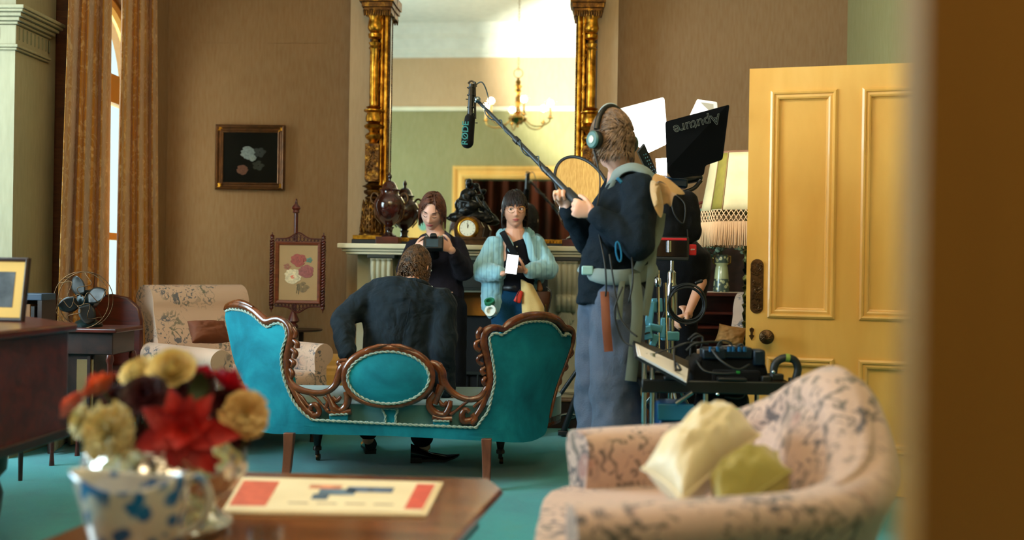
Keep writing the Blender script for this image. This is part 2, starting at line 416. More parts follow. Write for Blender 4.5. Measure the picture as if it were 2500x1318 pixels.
# right wall, with the doorway of the yellow door
DOOR_Y0, DOOR_Y1, DOOR_H = 3.86, 4.86, 2.16
mb = MB().box2((XR, DOOR_Y1+.1, 0), (XR+.25, WALL_Y, CEIL)); mb.box2((XR, NEAR_Y, 0), (XR+.25, DOOR_Y0, CEIL)); mb.box2((XR, DOOR_Y0, DOOR_H), (XR+.25, DOOR_Y1+.1, CEIL))
struct(mb.build('wall_right', M['wall_green'], smooth=0))
mb = MB(); mb.box2((XR-.03, DOOR_Y0-.14, 0), (XR, DOOR_Y0, DOOR_H+.14)).box2((XR-.03, DOOR_Y1+.1, 0), (XR, DOOR_Y1+.24, DOOR_H+.14)).box2((XR-.03, DOOR_Y0, DOOR_H), (XR, DOOR_Y1+.1, DOOR_H+.14))
struct(mb.build('trim_2', M['yellow'], smooth=0, bevel=.008))
sbox('wall_hall', (XR+1.5, 2.5, 0), (XR+1.6, 6.5, CEIL), M['wall_green'])
# left wall: window wall beyond the pier, bay in front of it
WY0, WY1, WZ0, WZ1, WZR = 6.26, 7.56, .35, 2.33, .65
mb = MB().box2((XL-.3, 5.95, 0), (XL, WY0, CEIL)).box2((XL-.3, WY1, 0), (XL, WALL_Y, CEIL)).box2((XL-.3, WY0, 0), (XL, WY1, WZ0))
arch = [(WY0, CEIL), (WY0, WZ1)]+[((WY0+WY1)/2-math.cos(a)*WZR, WZ1+math.sin(a)*WZR) for a in [PI*i/24 for i in range(1, 24)]]+[(WY1, WZ1), (WY1, CEIL)]
mb.prism(arch, lambda y, z: (XL-.3, y, z), lambda y, z: (XL, y, z))
struct(mb.build('wall_left', M['wall'], smooth=0))
sbox('wall_left_pier', (-6.6, 5.5, 0), (XL+.02, 5.95, CEIL), M['pier'])
# bay wall far left with two tall windows
mb = MB().box2((-4.75, NEAR_Y, 0), (-4.6, 2.2, CEIL)).box2((-4.75, 5.1, 0), (-4.6, 5.5, CEIL)).box2((-4.75, 2.2, 0), (-4.6, 5.1, .45)).box2((-4.75, 2.2, 3.3), (-4.6, 5.1, CEIL)).box2((-4.75, 3.55, .45), (-4.6, 3.75, 3.3))
struct(mb.build('wall_bay', M['wall_up'], smooth=0))
for i, y0 in enumerate((2.2, 3.75)):
    f = MB(); y1 = y0+1.35
    for z in (.45, 1.85, 3.26): f.box2((-4.72, y0, z), (-4.66, y1, z+.05))
    for y in (y0, y0+.65, y1-.05): f.box2((-4.72, y, .45), (-4.66, y+.05, 3.3))
    w = struct(f.build('window_%d' % (i+2), M['cream_paint'], smooth=0)); MB().box2((-4.70, y0, .45), (-4.695, y1, 3.3)).build('pane', M['glass'], w, smooth=0)
# arched window behind the curtains
yc = (WY0+WY1)/2; f = MB()
for y in (WY0, yc-.03, WY1-.07): f.box2((XL-.22, y, WZ0), (XL-.14, y+.07, WZ1))
for z, h in ((WZ0, .1), (1.25, .05), (2.22, .20)): f.box2((XL-.22, WY0, z), (XL-.14, WY1, z+h))
f.tube([(XL-.18, yc-math.cos(a)*(WZR-.03), WZ1+math.sin(a)*(WZR-.03)) for a in [PI*i/28 for i in range(29)]], .045, 8)
struct(f.build('window_1', M['yellow'], smooth=0))
p = MB().box2((XL-.185, WY0, WZ0), (XL-.18, WY1, WZ1+.02)); p.build('pane', M['glass'], bpy.data.objects['window_1'], smooth=0)
MB().prism([(yc-math.cos(a)*(WZR-.03), WZ1+math.sin(a)*(WZR-.03)) for a in [PI*i/28 for i in range(29)]], lambda y, z: (XL-.185, y, z), lambda y, z: (XL-.18, y, z)).build('pane', M['glass'], bpy.data.objects['window_1'], smooth=0)
# dark architrave beside the curtain
struct(MB().box2((XL, 5.97, 0), (XL+.10, 6.10, CEIL)).build('trim_3', wood('trim_brown', (70, 34, 16), (104, 56, 28), .5, coat=.05), smooth=0, bevel=.01))
# capital mouldings of the pier
def capital_band(mb, z0, z1, out):
    mb.box2((-4.5, 5.5-out, z0), (XL+.02+out, 5.84+out*.4, z1))
mb = MB()
for z0, z1, o in ((2.245, 2.258, .018), (2.258, 2.275, .028), (2.385, 2.40, .026), (2.40, 2.42, .045), (2.42, 2.44, .065), (2.44, 2.455, .085), (2.455, 2.475, .095)): capital_band(mb, z0, z1, o)
capital_band(mb, 2.275, 2.385, .010)
cap = struct(mb.build('trim_4', M['pier'], smooth=0, bevel=.005))
mb = MB()
for k in range(9):
    y = 5.52+k*.042; mb.cap((XL+.030, y, 2.31), (XL+.030, y, 2.37), .006, .006, 8, 2)
for k in range(14):
    x = -3.09-k*.06; mb.cap((x, 5.490, 2.31), (x, 5.490, 2.37), .007, .007, 8, 2)
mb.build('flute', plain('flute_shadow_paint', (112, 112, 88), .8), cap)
# near wall with the wide doorway that the camera looks through
OX0, OX1, OH = -1.65, .86, 2.30
mb = MB().box2((-6.6, .85, 0), (OX0, NEAR_Y, CEIL)).box2((OX1, .85, 0), (3.2, NEAR_Y, CEIL)).box2((OX0, .85, OH), (OX1, NEAR_Y, CEIL))
struct(mb.build('wall_near', M['wall_green'], smooth=0))
RAIL = 3.24
mb = MB().box2((-4.6, NEAR_Y, RAIL+.03), (XR, NEAR_Y+.012, 3.95)); struct(mb.build('wall_near_upper', M['wall_up'], smooth=0))
mb = MB().box2((-4.6, NEAR_Y, RAIL-.03), (XR, NEAR_Y+.04, RAIL+.03)); struct(mb.build('trim_5', M['cream_paint'], smooth=0, bevel=.01))
prof = [(0, 3.93), (.02, 3.93), (.03, 3.97), (.05, 3.98), (.06, 4.04), (.12, 4.12), (.16, 4.16), (.17, 4.22), (.24, 4.30), (.26, CEIL), (0, CEIL)]
mb = MB().prism(prof, lambda o, z: (-4.6, NEAR_Y+o, z), lambda o, z: (XR, NEAR_Y+o, z)); struct(mb.build('trim_6', M['ceil'], smooth=0))
mb = MB().prism(prof, lambda o, z: (bl-.0, BREAST_Y-o, z), lambda o, z: (br, BREAST_Y-o, z)).prism(prof, lambda o, z: (-3.02, WALL_Y-o, z), lambda o, z: (XR, WALL_Y-o, z)); struct(mb.build('trim_7', M['ceil'], smooth=0))
mb = MB(); cp = [(0, 0), (.035, 0), (.04, .02), (.05, .03), (.05, .06), (.03, .075), (.03, .11), (.045, .12), (.055, .15), (.055, .165), (0, .165)]
mb.prism(cp, lambda o, w: (OX0-w, NEAR_Y+o, 0), lambda o, w: (OX0-w, NEAR_Y+o, OH+w)).prism(cp, lambda o, w: (OX1+w, NEAR_Y+o, 0), lambda o, w: (OX1+w, NEAR_Y+o, OH+w)).prism(cp, lambda o, w: (OX0-w, NEAR_Y+o, OH+w), lambda o, w: (OX1+w, NEAR_Y+o, OH+w))
struct(mb.build('trim_8', M['yellow'], smooth=0))
# hall behind the camera: dark, with a long red-brown curtain
t = NT('portiere', .9); cc = t.co(scale=(1, 1, .1)); t.color(t.ramp(t.noise(9, 4, cc), [(.35, lin(40, 20, 12)), (.55, lin(96, 44, 24)), (.7, lin(54, 40, 26))])); M['portiere'] = t.m
mb = MB().grid(lambda u, v: V((-2.2+u*2.6, -1.6+.06*math.sin(u*70)+.03*math.sin(u*31), .02+v*2.9)), 160, 6)
tag(mb.build('portiere_curtain', M['portiere'], smooth=180, solid=.006), 'dark reddish brown pleated curtain in the hall, reflected in the mirror', 'curtain')
sbox('wall_hall_back', (-6.6, -3.5, 0), (3.2, -3.35, CEIL), M['wall_green'])
sbox('wall_hall_left', (-3.6, -3.4, 0), (-3.5, .85, CEIL), M['wall_green']); sbox('wall_hall_right', (2.6, -3.4, 0), (2.7, .85, CEIL), M['wall_green'])
# skirting of the back wall
def skirt(name, a, b, y):
    pr = [(0, 0), (.035, 0), (.035, .26), (.028, .29), (.028, .31), (.018, .33), (.018, .37), (.01, .40), (0, .42)]
    return struct(MB().prism(pr, lambda o, z: (a, y-o, z), lambda o, z: (b, y-o, z)).build(name, M['yellow'], smooth=0))
skirt('baseboard_left', XL, bl, WALL_Y); skirt('baseboard_right', br, XR, WALL_Y)
mb = MB().box2((XR-.03, DOOR_Y1+.24, 0), (XR, WALL_Y, .42)); struct(mb.build('baseboard_right_wall', M['yellow'], smooth=0, bevel=.01))

# ---------------------------------------------------------------- yellow panelled doors
def rect_mould(mb, u0, u1, z0, z1, prof, y0):
    """mitred moulding around a rectangle; prof = (inset, out) with -y outwards"""
    def ring(ins, out): return [V((u0+ins, y0-out, z0+ins)), V((u1-ins, y0-out, z0+ins)), V((u1-ins, y0-out, z1-ins)), V((u0+ins, y0-out, z1-ins))]
    n = len(prof); vs_ = [p for i, o in prof for p in ring(i, o)]
    mb.add(vs_, [(i*4+k, i*4+(k+1) % 4, (i+1)*4+(k+1) % 4, (i+1)*4+k) for i in range(n-1) for k in range(4)])
MPROF = [(0, 0), (0, .008), (.010, .014), (.018, .012), (.022, .004), (.034, .006), (.042, .002), (.046, -.010), (.052, -.012)]
def panel_door(root, W_, H_, panels, mat, th=.045, two=True):
    mb = MB(); us = sorted({0, W_}); xs = sorted({round(v, 4) for p in panels for v in p[:2]}); zs = sorted({round(v, 4) for p in panels for v in p[2:]})
    mb2 = MB()
    # frame pieces = cells of the grid that are not panels
    X = [0]+xs+[W_]; Z = [0]+zs+[H_]
    for i in range(len(X)-1):
        for j in range(len(Z)-1):
            cx, cz = (X[i]+X[i+1])/2, (Z[j]+Z[j+1])/2
            inp = any(p[0] < cx < p[1] and p[2] < cz < p[3] for p in panels)
            if not inp: mb.box2((X[i], 0, Z[j]), (X[i+1], th, Z[j+1]))
    for p in panels:
        mb2.box2((p[0]-.004, .014, p[2]-.004), (p[1]+.004, th-.014, p[3]+.004))
    bmesh_o = mb.build('frame', mat, root, smooth=0, local=True)
    mb2.build('panel', mat, root, smooth=0, local=True)
    for p in panels:
        m = MB(); rect_mould(m, *p, MPROF, 0)
        if two:
            m3 = MB(); rect_mould(m3, *p, MPROF, 0); m3.v = [V((q.x, th-q.y, q.z)) for q in m3.v]; m.join(m3)
        m.build('moulding', mat, root, smooth=0, local=True)
A = at(1822, 700, 5.16); B = at(2300, 700, 4.91); A.z = B.z = .012
rz = math.atan2((B-A).y, (B-A).x); W_ = .965
door = thing('yellow_door', 'tall yellow panelled door standing open at the right, behind the floral sofa', 'door', A, rz)
door.name = 'door_1'; del door['category']; door['kind'] = 'structure'
H_ = 2.10
panel_door(door, W_, H_, [(.105, .425, .85, 1.985), (.54, .86, .85, 1.985), (.105, .425, .20, .655), (.54, .86, .20, .655)], M['yellow'])
# finger plate with relief
mb = MB(); S = []
for i in range(25):
    a = PI*i/24; S.append((.032*math.cos(a), .105+.032*math.sin(a)))
S += [(-x, -z) for x, z in S]
mb.prism(S, lambda x, z: (.052+x, -.001, 1.005+z), lambda x, z: (.052+x*.94, -.007, 1.005+z*.98)); 
fr = random.Random(3)
for k in range(46):
    x = fr.uniform(-.022, .022); z = fr.uniform(-.115, .115); a = fr.uniform(0, 6.3); r = fr.uniform(.006, .011)
    mb.tube([(.052+x+r*math.cos(a+t), -.009, 1.005+z+r*math.sin(a+t)) for t in (0, .8, 1.6, 2.4, 3.2, 4)], [.001, .0025, .003, .0028, .002, .001], 6)
mb.build('finger_plate', M['brass_old'], door, local=True)
mb = MB().lathe([(.006, 0), (.030, .0), (.030, .006), (.012, .010), (.010, .028), (.020, .034), (.034, .045), (.037, .056), (.034, .066), (.022, .074), (.006, .078)], (.105, 0, .755), 28, axis=(0, -1, 0))
for k in range(10):
    a = k*2*PI/10; mb.cap((.105+.010*math.cos(a), -.077, .755+.010*math.sin(a)), (.105+.028*math.cos(a+.5), -.069, .755+.028*math.sin(a+.5)), .003, .003, 6, 2)
mb.build('door_knob', M['brass_old'], door, local=True)
mb = MB().prism([(0, -.032), (.014, -.008), (.006, -.004), (.006, .008), (.011, .016), (.011, .026), (0, .034), (-.011, .026), (-.011, .016), (-.006, .008), (-.006, -.004), (-.014, -.008)], lambda x, z: (.030+x, 0, .765+z), lambda x, z: (.030+x*.8, -.006, .765+z*.9))
mb.build('keyhole_cover', M['brass_old'], door, local=True)
# the leaf of the near doorway, half open towards the camera; only its edge region shows, out of focus
FE = V((.287, .70, .012)); HG = V((OX1-.02, .86, .012)); FE = at(2250, 660, .78); FE.z = .012
rz2 = math.atan2((HG-FE).y, (HG-FE).x); W2 = (HG-FE).length
leaf = bpy.data.objects.new('door_2', None); COL.objects.link(leaf); leaf.location = FE; leaf.rotation_euler = (0, 0, rz2); leaf['kind'] = 'structure'; leaf['label'] = 'blurred golden brown door leaf close to the camera at the right edge'
t = NT('leaf_orange_brown', .35); t.set('Coat Weight', .2); t.color(t.ramp(t.noise(4, 4, t.co(scale=(1, 1, .2))), [(.3, lin(150, 98, 36)), (.7, lin(176, 122, 50))])); M['leaf'] = t.m
panel_door(leaf, W2, 2.27, [(.10, W2-.10, .95, 2.12), (.10, W2-.10, .2, .80)], M['leaf'], .04)
# ================================================================ fireplace
SM = FPX/dep((-.5, 7.2, 1))          # px per metre there
XM = onY(1180, 600, 7.2).x           # centre line of the breast
def FX(px, y=7.15): return onY(px, 640, y).x
def FZ(px, py, y=7.15): return onY(px, py, y).z
SH_Y = 6.98                          # front edge of the shelf
zt = FZ(1180, 598, SH_Y); 
man = thing('fireplace_mantel', 'cream and stone fireplace surround with scroll corbels under a long shelf', 'fireplace', (XM, 7.3, 0))
xl, xr = FX(822, SH_Y), FX(1532, SH_Y)
mb = MB(); pr = [(0, 0), (.03, 0), (.05, .008), (.07, .022), (.075, .03), (.075, .055), (.068, .065), (0, .065)]
mb.box2((xl, SH_Y, zt-.035), (xr, BREAST_Y-.005, zt)).box2((xl+.025, SH_Y+.03, zt-.055), (xr-.025, BREAST_Y-.005, zt-.035)).box2((xl+.05, SH_Y+.05, zt-.075), (xr-.05, BREAST_Y-.005, zt-.055))
mb.build('shelf', M['cream_paint'], man, smooth=0, bevel=.008)
JY = 7.2
jl0, jl1, jr0, jr1 = FX(872, JY), FX(1000, JY), FX(1338, JY), FX(1488, JY)
mb = MB()
for a, b in ((jl0, jl1), (jr0, jr1)):
    mb.box2((a, JY, 0), (b, BREAST_Y-.004, zt-.075)); mb.box2((a-.02, JY-.03, 0), (b+.02, JY, .13)); mb.box2((a-.012, JY-.018, .13), (b+.012, JY, .17))
mb.box2((jl1, JY+.02, zt-.33), (jr0, BREAST_Y-.004, zt-.075))
mb.build('surround', M['stone'], man, smooth=0, bevel=.006)
for a, b in ((jl0, jl1), (jr0, jr1)):
    m = MB(); rect_mould(m, a+.05, b-.05, .22, zt-.62, [(0, 0), (0, .012), (.012, .016), (.02, .006), (.03, .0), (.03, -.004)], JY); m.build('panel_moulding', M['stone'], man, smooth=0)
mb = MB().box2((jl1-.0, JY+.005, zt-.30), (jr0, JY+.02, zt-.10)); mb.box2((jl1, JY-.01, zt-.315), (jr0, JY+.02, zt-.30))
mb.build('frieze', M['slate'], man, smooth=0, bevel=.004)
# fluted scroll corbels
def corbel(cx, w):
    z0 = zt-.085; prof = [(0, z0), (.15, z0), (.155, z0-0.0228), (.14, z0-0.0380), (.15, z0-0.0760), (.145, z0-0.1368), (.12, z0-0.1900), (.09, z0-0.2280), (.075, z0-0.2508), (.10, z0-0.2622), (.115, z0-0.2888), (.10, z0-0.3268), (.06, z0-0.3572), (.03, z0-0.3686), (.0, z0-0.3724)]
    path = catmull([V((o, z, 0)) for o, z in prof[1:]], 4); N = 29; mb = MB()
    def fn(u, v):
        k = v*(len(path)-1); p = path[min(int(round(k)), len(path)-1)]; zz = p.y; taper = 1-.12*min(1, max(0, (z0-zz)/.38))
        fl = .020*abs(math.sin(u*PI*4))**.7*(1 if v > .06 else .2)
        return V((cx+(u-.5)*w*taper, JY-p.x*(.55+.45*1)-fl, zz))
    g = MB().grid(fn, N*2, len(path)); mb.join(g)
    # sides
    for s in (-1, 1):
        pts = [(p.x, p.y) for p in path]+[(0, z0-.372), (0, z0)]
        mb.prism(pts, lambda o, z: (cx+s*w*.5*(1-.12*min(1, (z0-z)/.38)), JY-o, z), lambda o, z: (cx+s*w*.42*(1-.12*min(1, (z0-z)/.38)), JY-o, z))
    o = mb.build('corbel', M['stone'], man, smooth=50)
    # shell drop below the scroll
    mb = MB()
    for k in range(-3, 4):
        a = k*.3; mb.cap((cx+.004*k, JY-.03, z0-.35), (cx+math.sin(a)*.06, JY-.015, z0-.36-math.cos(a)*.10), .012, .016, 8, 3)
    mb.cap((cx, JY-.012, z0-.50), (cx, JY-.01, z0-.55), .018, .008, 8, 3)
    mb.build('corbel_drop', M['stone'], man, smooth=60)
    MB().box2((cx-w*.62, JY-.17, zt-.10), (cx+w*.62, JY, zt-.075)).build('corbel_cap', M['slate'], man, smooth=0, bevel=.005)
corbel(FX(934, JY-.1), .155); corbel(FX(1383, JY-.1), .155)
# insert: copper hood over a black firebox
MB().box2((jl1, JY+.13, .0), (jr0, BREAST_Y-.02, zt-.33)).build('firebox', M['soot'], man, smooth=0)
hx0, hx1 = FX(1098, JY), FX(1200, JY)
hz0, hz1 = FZ(1140, 772, JY), FZ(1140, 680, JY)
mb = MB().prism([(jl1+.09, hz1), (jr0-.09, hz1), (jr0-.03, hz0), (jl1+.03, hz0)], lambda x, z: (x, JY+.13-.04*(hz1-z)/(hz1-hz0), z), lambda x, z: (x, JY+.15, z))
mb.build('copper_hood', M['copper'], man, smooth=0, bevel=.006)
mb = MB()
for k in range(9):
    x = jl1+.12+k*(jr0-jl1-.24)/8; mb.cyl((x, JY+.10, .14), (x, JY+.10, .34), .008)
mb.box2((jl1+.1, JY+.09, .12), (jr0-.1, JY+.11, .15)).box2((jl1+.1, JY+.09, .33), (jr0-.1, JY+.11, .35)).build('fire_grate', M['slate'], man, smooth=30)
# carved fender on the hearth
fx0, fx1 = FX(890, 6.95), FX(1475, 6.95)
fy = 7.02; fz = onY(1380, 974, fy).z
fen = thing('hearth_fender', 'low carved wooden fender with scrolling metal mounts in front of the fireplace', 'fender', ((fx0+fx1)/2, fy, 0))
MB().box2((fx0, fy, 0), (fx1, fy+.09, fz-.02)).build('board', M['wood_dark'], fen, smooth=0, bevel=.006)
MB().box2((fx0-.01, fy-.014, fz-.02), (fx1+.01, fy+.1, fz)).build('top_rail', wood('fender_rail', (80, 50, 30), (130, 90, 56), .4), fen, smooth=0, bevel=.006)
mb = MB(); hw = fz*.5
for k in range(7):
    cx = fx1-.16-k*.29; 
    for s in (-1, 1):
        mb.tube([(cx+s*(.035+.028*(1-t/14)*math.cos(t*.62)), fy-.006, hw-.005+.030*(1-t/14)*math.sin(t*.62)) for t in range(13)], .006, 6)
        mb.tube([(cx+s*(.035+.028*(1-t/14)*math.cos(t*.62)), fy-.006, hw-.005-.030*(1-t/14)*math.sin(t*.62)) for t in range(13)], .006, 6)
    mb.tube([(cx-.12, fy-.006, hw-.01), (cx-.06, fy-.006, hw+.006), (cx, fy-.006, hw-.01), (cx+.06, fy-.006, hw-.02), (cx+.12, fy-.006, hw-.008)], .009, 6)
mb.build('scroll_mount', M['steel'], fen, smooth=60)

# ================================================================ overmantel mirror
MY = 7.385                           # face of the frame background
def mx(px, y=MY): return onY(px, 300, y).x
def mz(py, px=900, y=MY): return onY(px, py, y).z
mir = thing('overmantel_mirror', 'huge gilt overmantel mirror with turned columns standing on the mantelpiece', 'mirror', (mx(1178), MY, zt))
gx0, gx1 = mx(950), mx(1403); gz0 = mz(584, 1180); gz1 = 3.55; gc = V(((gx0+gx1)/2, MY+.0, 0)); DEL = .030
m = MB(); hw_ = (gx1-gx0)/2+.012
Rg = Matrix.Rotation(-DEL, 3, 'Z')
m.v = []; m.box((0, 0, 0), (2*hw_, .004, gz1-gz0+.05)); m.v = [Rg @ p + V((gc.x, MY+.018, (gz0+gz1)/2)) for p in m.v]
m.build('mirror_glass', M['mirror'], mir, smooth=0)
ox0, ox1 = mx(893), mx(1463)
mb = MB().box2((ox0+.02, MY+.015, zt), (gx0, BREAST_Y-.003, 3.6)).box2((gx1, MY+.015, zt), (ox1-.02, BREAST_Y-.003, 3.6)).box2((gx0, MY+.045, zt), (gx1, BREAST_Y-.003, 3.6))
mb.build('back_board', M['wood_dark'], mir, smooth=0)
# inner gilded mouldings: two half rounds and a beaded edge
for s, gx in ((-1, gx0), (1, gx1)):
    px_ = (SM and 1/ (FPX/dep((gx, MY, 1.5))))
    mb = MB()
    for off, r in ((8.6, .0195), (20, .0155)):
        mb.tube([(gx+s*off*px_, MY-.01, gz0-.02), (gx+s*off*px_, MY-.01, gz1)], r*1.0, 12)
    for k in range(11):                                     # ribbon crossing the outer round
        z = gz0+.25+k*.21; x = gx+s*21*px_
        mb.tube([(x-.014, MY-.02, z-.03), (x-.004, MY-.028, z-.008), (x+.006, MY-.028, z+.012), (x+.014, MY-.02, z+.035)], .006, 6)
    mb.build('gilt_moulding', M['gilt'], mir, smooth=60)
    mb = MB(); z = gz0-.01
    while z < 3.2:
        mb.sph((gx+s*1.6*px_, MY-.022, z), .0066, 6, 4); z += .0125
    mb.build('bead_edge', M['gilt_dark'], mir, smooth=180)
# columns, traced by knops
colp = [(578, 0), (578, 36), (572, 37), (566, 30), (560, 32), (540, 30), (520, 28), (505, 27), (497, 22), (490, 14), (486, 20), (482, 21), (478, 13), (472, 24), (466, 25), (462, 14), (458, 22), (455, 30), (451, 20), (446, 12), (444, 21), (440, 21)]
colq = [(352, 20), (348, 11), (343, 14), (338, 22), (332, 24), (327, 20), (323, 12), (317, 15), (313, 24), (308, 27), (304, 22), (301, 14), (297, 22), (288, 23), (280, 20), (276, 19), (272, 28), (269, 28), (266, 15), (262, 22), (258, 12), (254, 13), (180, 13.5), (122, 13), (118, 17), (113, 13), (105, 17), (102, 10), (97, 9), (92, 18), (84, 19), (80, 12), (76, 17), (68, 21), (58, 19), (45, 17), (38, 24), (30, 26), (27, 20), (22, 26)]
for s in (-1, 1):
    cxp = 912 if s < 0 else 1441
    yy = MY-.035; X = mx(cxp, yy); k = dep((X, yy, 1.5))/FPX
    z_ = lambda py: onY(912, py, yy).z
    MB().lathe([(r*k*.86, z_(p)) for p, r in colp], (X, yy, 0), 20).build('column_foot', M['gilt_dark'], mir, smooth=50)
    MB().lathe([(r*k*.86, z_(p)) for p, r in colq], (X, yy, 0), 20).build('column', M['gilt'], mir, smooth=50)
    mb = MB().box2((X-17*k, yy-17*k, z_(440)), (X+17*k, yy+17*k, z_(352))); fr = random.Random(5)
    for q in range(60):
        x = X+fr.uniform(-12, 12)*k; z = fr.uniform(z_(434), z_(358)); mb.cap((x, yy-17*k, z), (x+fr.uniform(-4, 4)*k, yy-18*k, z+fr.uniform(-5, 5)*k), 2.2*k, 1.5*k, 6, 2)
    mb.build('relief_block', M['gilt_dark'], mir, smooth=40, bevel=.002)
    mb = MB(); fr = random.Random(8)                         # acanthus leaves on the bell foot
    for lv in range(9):
        for a_ in range(12):
            a = a_*2*PI/12+lv*.26; zz = z_(566-lv*8.5); rr = (31-lv*.9)*k*.86
            p = V((X+math.cos(a)*rr, yy+math.sin(a)*rr, zz)); q = p+V((math.cos(a)*.006, math.sin(a)*.006, .030))
            mb.tube([p-V((0, 0, .012)), p+V((math.cos(a), math.sin(a), 0))*.004, q], [.003, .009, .002], 6)
    mb.build('acanthus', M['gilt_dark'], mir, smooth=60)
    # capital and start of the arch
    zc = onY(920, 36, yy).z
    mb = MB().box2((X-.075, MY-.10, zc), (gx0+.02 if s < 0 else X+.075, MY+.03, zc+.04)) if s < 0 else MB().box2((gx1-.02, MY-.10, zc), (X+.075, MY+.03, zc+.04))
    a, b = (X-.085, gx0+.03) if s < 0 else (gx1-.03, X+.085)
    mb.box2((a, MY-.115, zc+.04), (b, MY+.03, zc+.075)); mb.box2((a-.015, MY-.13, zc+.075), (b+.01, MY+.03, zc+.14))
    for q in range(12): mb.cap((a+.02+q*(b-a-.04)/11, MY-.105, zc+.01), (a+.02+q*(b-a-.04)/11, MY-.11, zc-.02), .012, .006, 8, 2)
    mb.build('capital', M['gilt_dark'], mir, smooth=40, bevel=.004)
mb = MB(); cx = (gx0+gx1)/2; R_ = (gx1-gx0)/2+.02
for off, r in ((0, .03), (.045, .02), (-.03, .012)):
    mb.tube([(cx-math.cos(PI*i/40)*(R_+off), MY-.03, 3.2+math.sin(PI*i/40)*(.75+off)) for i in range(41)], r, 10)
mb.build('arch_moulding', M['gilt'], mir, smooth=60)
# plinth and bottom rail
pz0 = zt
mb = MB().box2((mx(866, 7.3), 7.25, pz0), (mx(945, 7.3), MY+.03, pz0+.035)).box2((mx(1411, 7.3), 7.25, pz0), (mx(1492, 7.3), MY+.03, pz0+.035)).box2((mx(945), 7.31, pz0), (mx(1411), MY+.03, pz0+.025))
mb.build('plinth', M['black'], mir, smooth=0, bevel=.004)
mb = MB().box2((mx(868, 7.3), 7.255, pz0+.035), (mx(945, 7.3), MY+.02, pz0+.065)).box2((mx(1411, 7.3), 7.255, pz0+.035), (mx(1490, 7.3), MY+.02, pz0+.065)).box2((mx(945), 7.33, pz0+.025), (mx(1411), MY+.02, pz0+.055))
for k in range(60): mb.sph((mx(945)+k*(mx(1411)-mx(945))/59, 7.328, pz0+.04), .008, 6, 4)
mb.build('bottom_rail', M['gilt'], mir, smooth=40, bevel=.003)

# ================================================================ urns on the mantel
t = NT('urn_glaze', .12); t.set('Coat Weight', .6); t.color(t.ramp(t.noise(14, 4), [(.35, lin(34, 12, 10)), (.65, lin(72, 30, 22))])); M['urn'] = t.m
def urn(px, y, label):
    X = onY(px, 600, y).x; k = dep((X, y, 1.5))/FPX*1.03
    root = thing('lidded_urn', label, 'urn', (X, y, zt), 0, 'brown lidded urns on the mantelpiece')
    z = zt; L = lambda pts: [(r*k, h*k) for r, h in pts]
    MB().box2((X-27*k, y-27*k, z), (X+27*k, y+27*k, z+17*k)).build('base_block', M['wood_red'], root, smooth=0, bevel=.004)
    MB().lathe(L([(17, 17), (18, 20), (12, 24), (8, 28), (9, 34), (12, 40), (7, 42), (12, 46), (24, 56), (32, 70), (37, 88), (36, 100), (31, 110), (24, 116), (21, 122), (22, 126), (16, 126)]), (X, y, z), 28).build('body', M['urn'], root, smooth=60)
    MB().lathe(L([(24, 126), (25, 129), (20, 131), (17, 138), (13, 145), (8, 149), (4, 150), (3, 154), (5, 158), (5, 163), (2, 167), (1, 170)]), (X, y, z), 24).build('lid', M['urn'], root, smooth=60)
    for s in (-1, 1):
        mb = MB().tube([(X+s*(35+9*math.cos(a))*k, y, z+(108+13*math.sin(a))*k) for a in [i*PI/8 for i in range(-6, 9)]], 2.6*k, 8)
        mb.tube([(X+s*31*k, y, z+96*k), (X+s*36*k, y, z+80*k), (X+s*32*k, y, z+62*k), (X+s*20*k, y, z+48*k)], 1.6*k, 6)
        mb.build('handle', M['brass_old'], root, smooth=60)
urn(949, 7.12, 'brown glazed lidded urn at the left end of the mantelpiece')
urn(1400, 7.12, 'brown glazed lidded urn at the right end of the mantelpiece, behind the boom operator')
# ================================================================ figural clock
y = 7.16; X = onY(1145, 600, y).x; k = dep((X, y, 1.4))/FPX
clk = thing('mantel_clock', 'black mantel clock with a seated bronze figure and a white dial', 'clock', (X, y, zt))
M['bronze'] = plain('dark_bronze', (26, 26, 24), .35, .7, .3, 20)
C = lambda px, h, dy=0: V((X+(px-1145)*k, y+dy, zt+h*k))
mb = MB().box2(C(1098, 0, -.09), C(1192, 12, .07)).box2(C(1104, 12, -.08), C(1186, 20, .06))
mb.prism([(1112, 20), (1108, 44), (1118, 62), (1128, 70), (1160, 70), (1172, 60), (1182, 44), (1178, 20)], lambda a, b: C(a, b, -.06), lambda a, b: C(a, b, .05))
mb.build('case', plain('gilt_black_case', (66, 44, 22), .35, .6, .5, 30, .5, 60, .006), clk, smooth=30, bevel=.004)
MB().lathe([(25*k, 0), (27*k, .006), (24*k, .016), (21*k, .018), (19.5*k, .010), (0.001, .008)], C(1143, 41, -.06), 40, axis=(0, -1, 0)).build('bezel', M['gilt'], clk, smooth=40)
dial = MB().lathe([(19.5*k, 0), (19*k, .004), (.001, .005)], C(1143, 41, -.067), 36, axis=(0, -1, 0)).build('dial', plain('dial_enamel', (236, 234, 214), .3, var=.02), clk, smooth=30)
mb = MB(); c = C(1143, 41, -.074)
for i in range(12):
    a = i*PI/6; d1 = V((math.sin(a), 0, math.cos(a))); mb.beam(c+d1*14*k, c+d1*17.5*k, .0016, .0008, (0, 1, 0))
mb.beam(c, c+V((math.sin(-.1), 0, math.cos(-.1)))*13*k, .003, .001, (0, 1, 0)).beam(c, c+V((math.sin(.25), 0, math.cos(.25)))*9*k, .004, .001, (0, 1, 0))
mb.build('clock_hand', M['black'], dial, smooth=0)
mb = MB()                                                     # drapery mound and the seated figure
S3 = lambda px, h, dy, rx, ry, rz: mb.sph(C(px, h, dy), (rx*k, ry*k, rz*k), 14, 10)
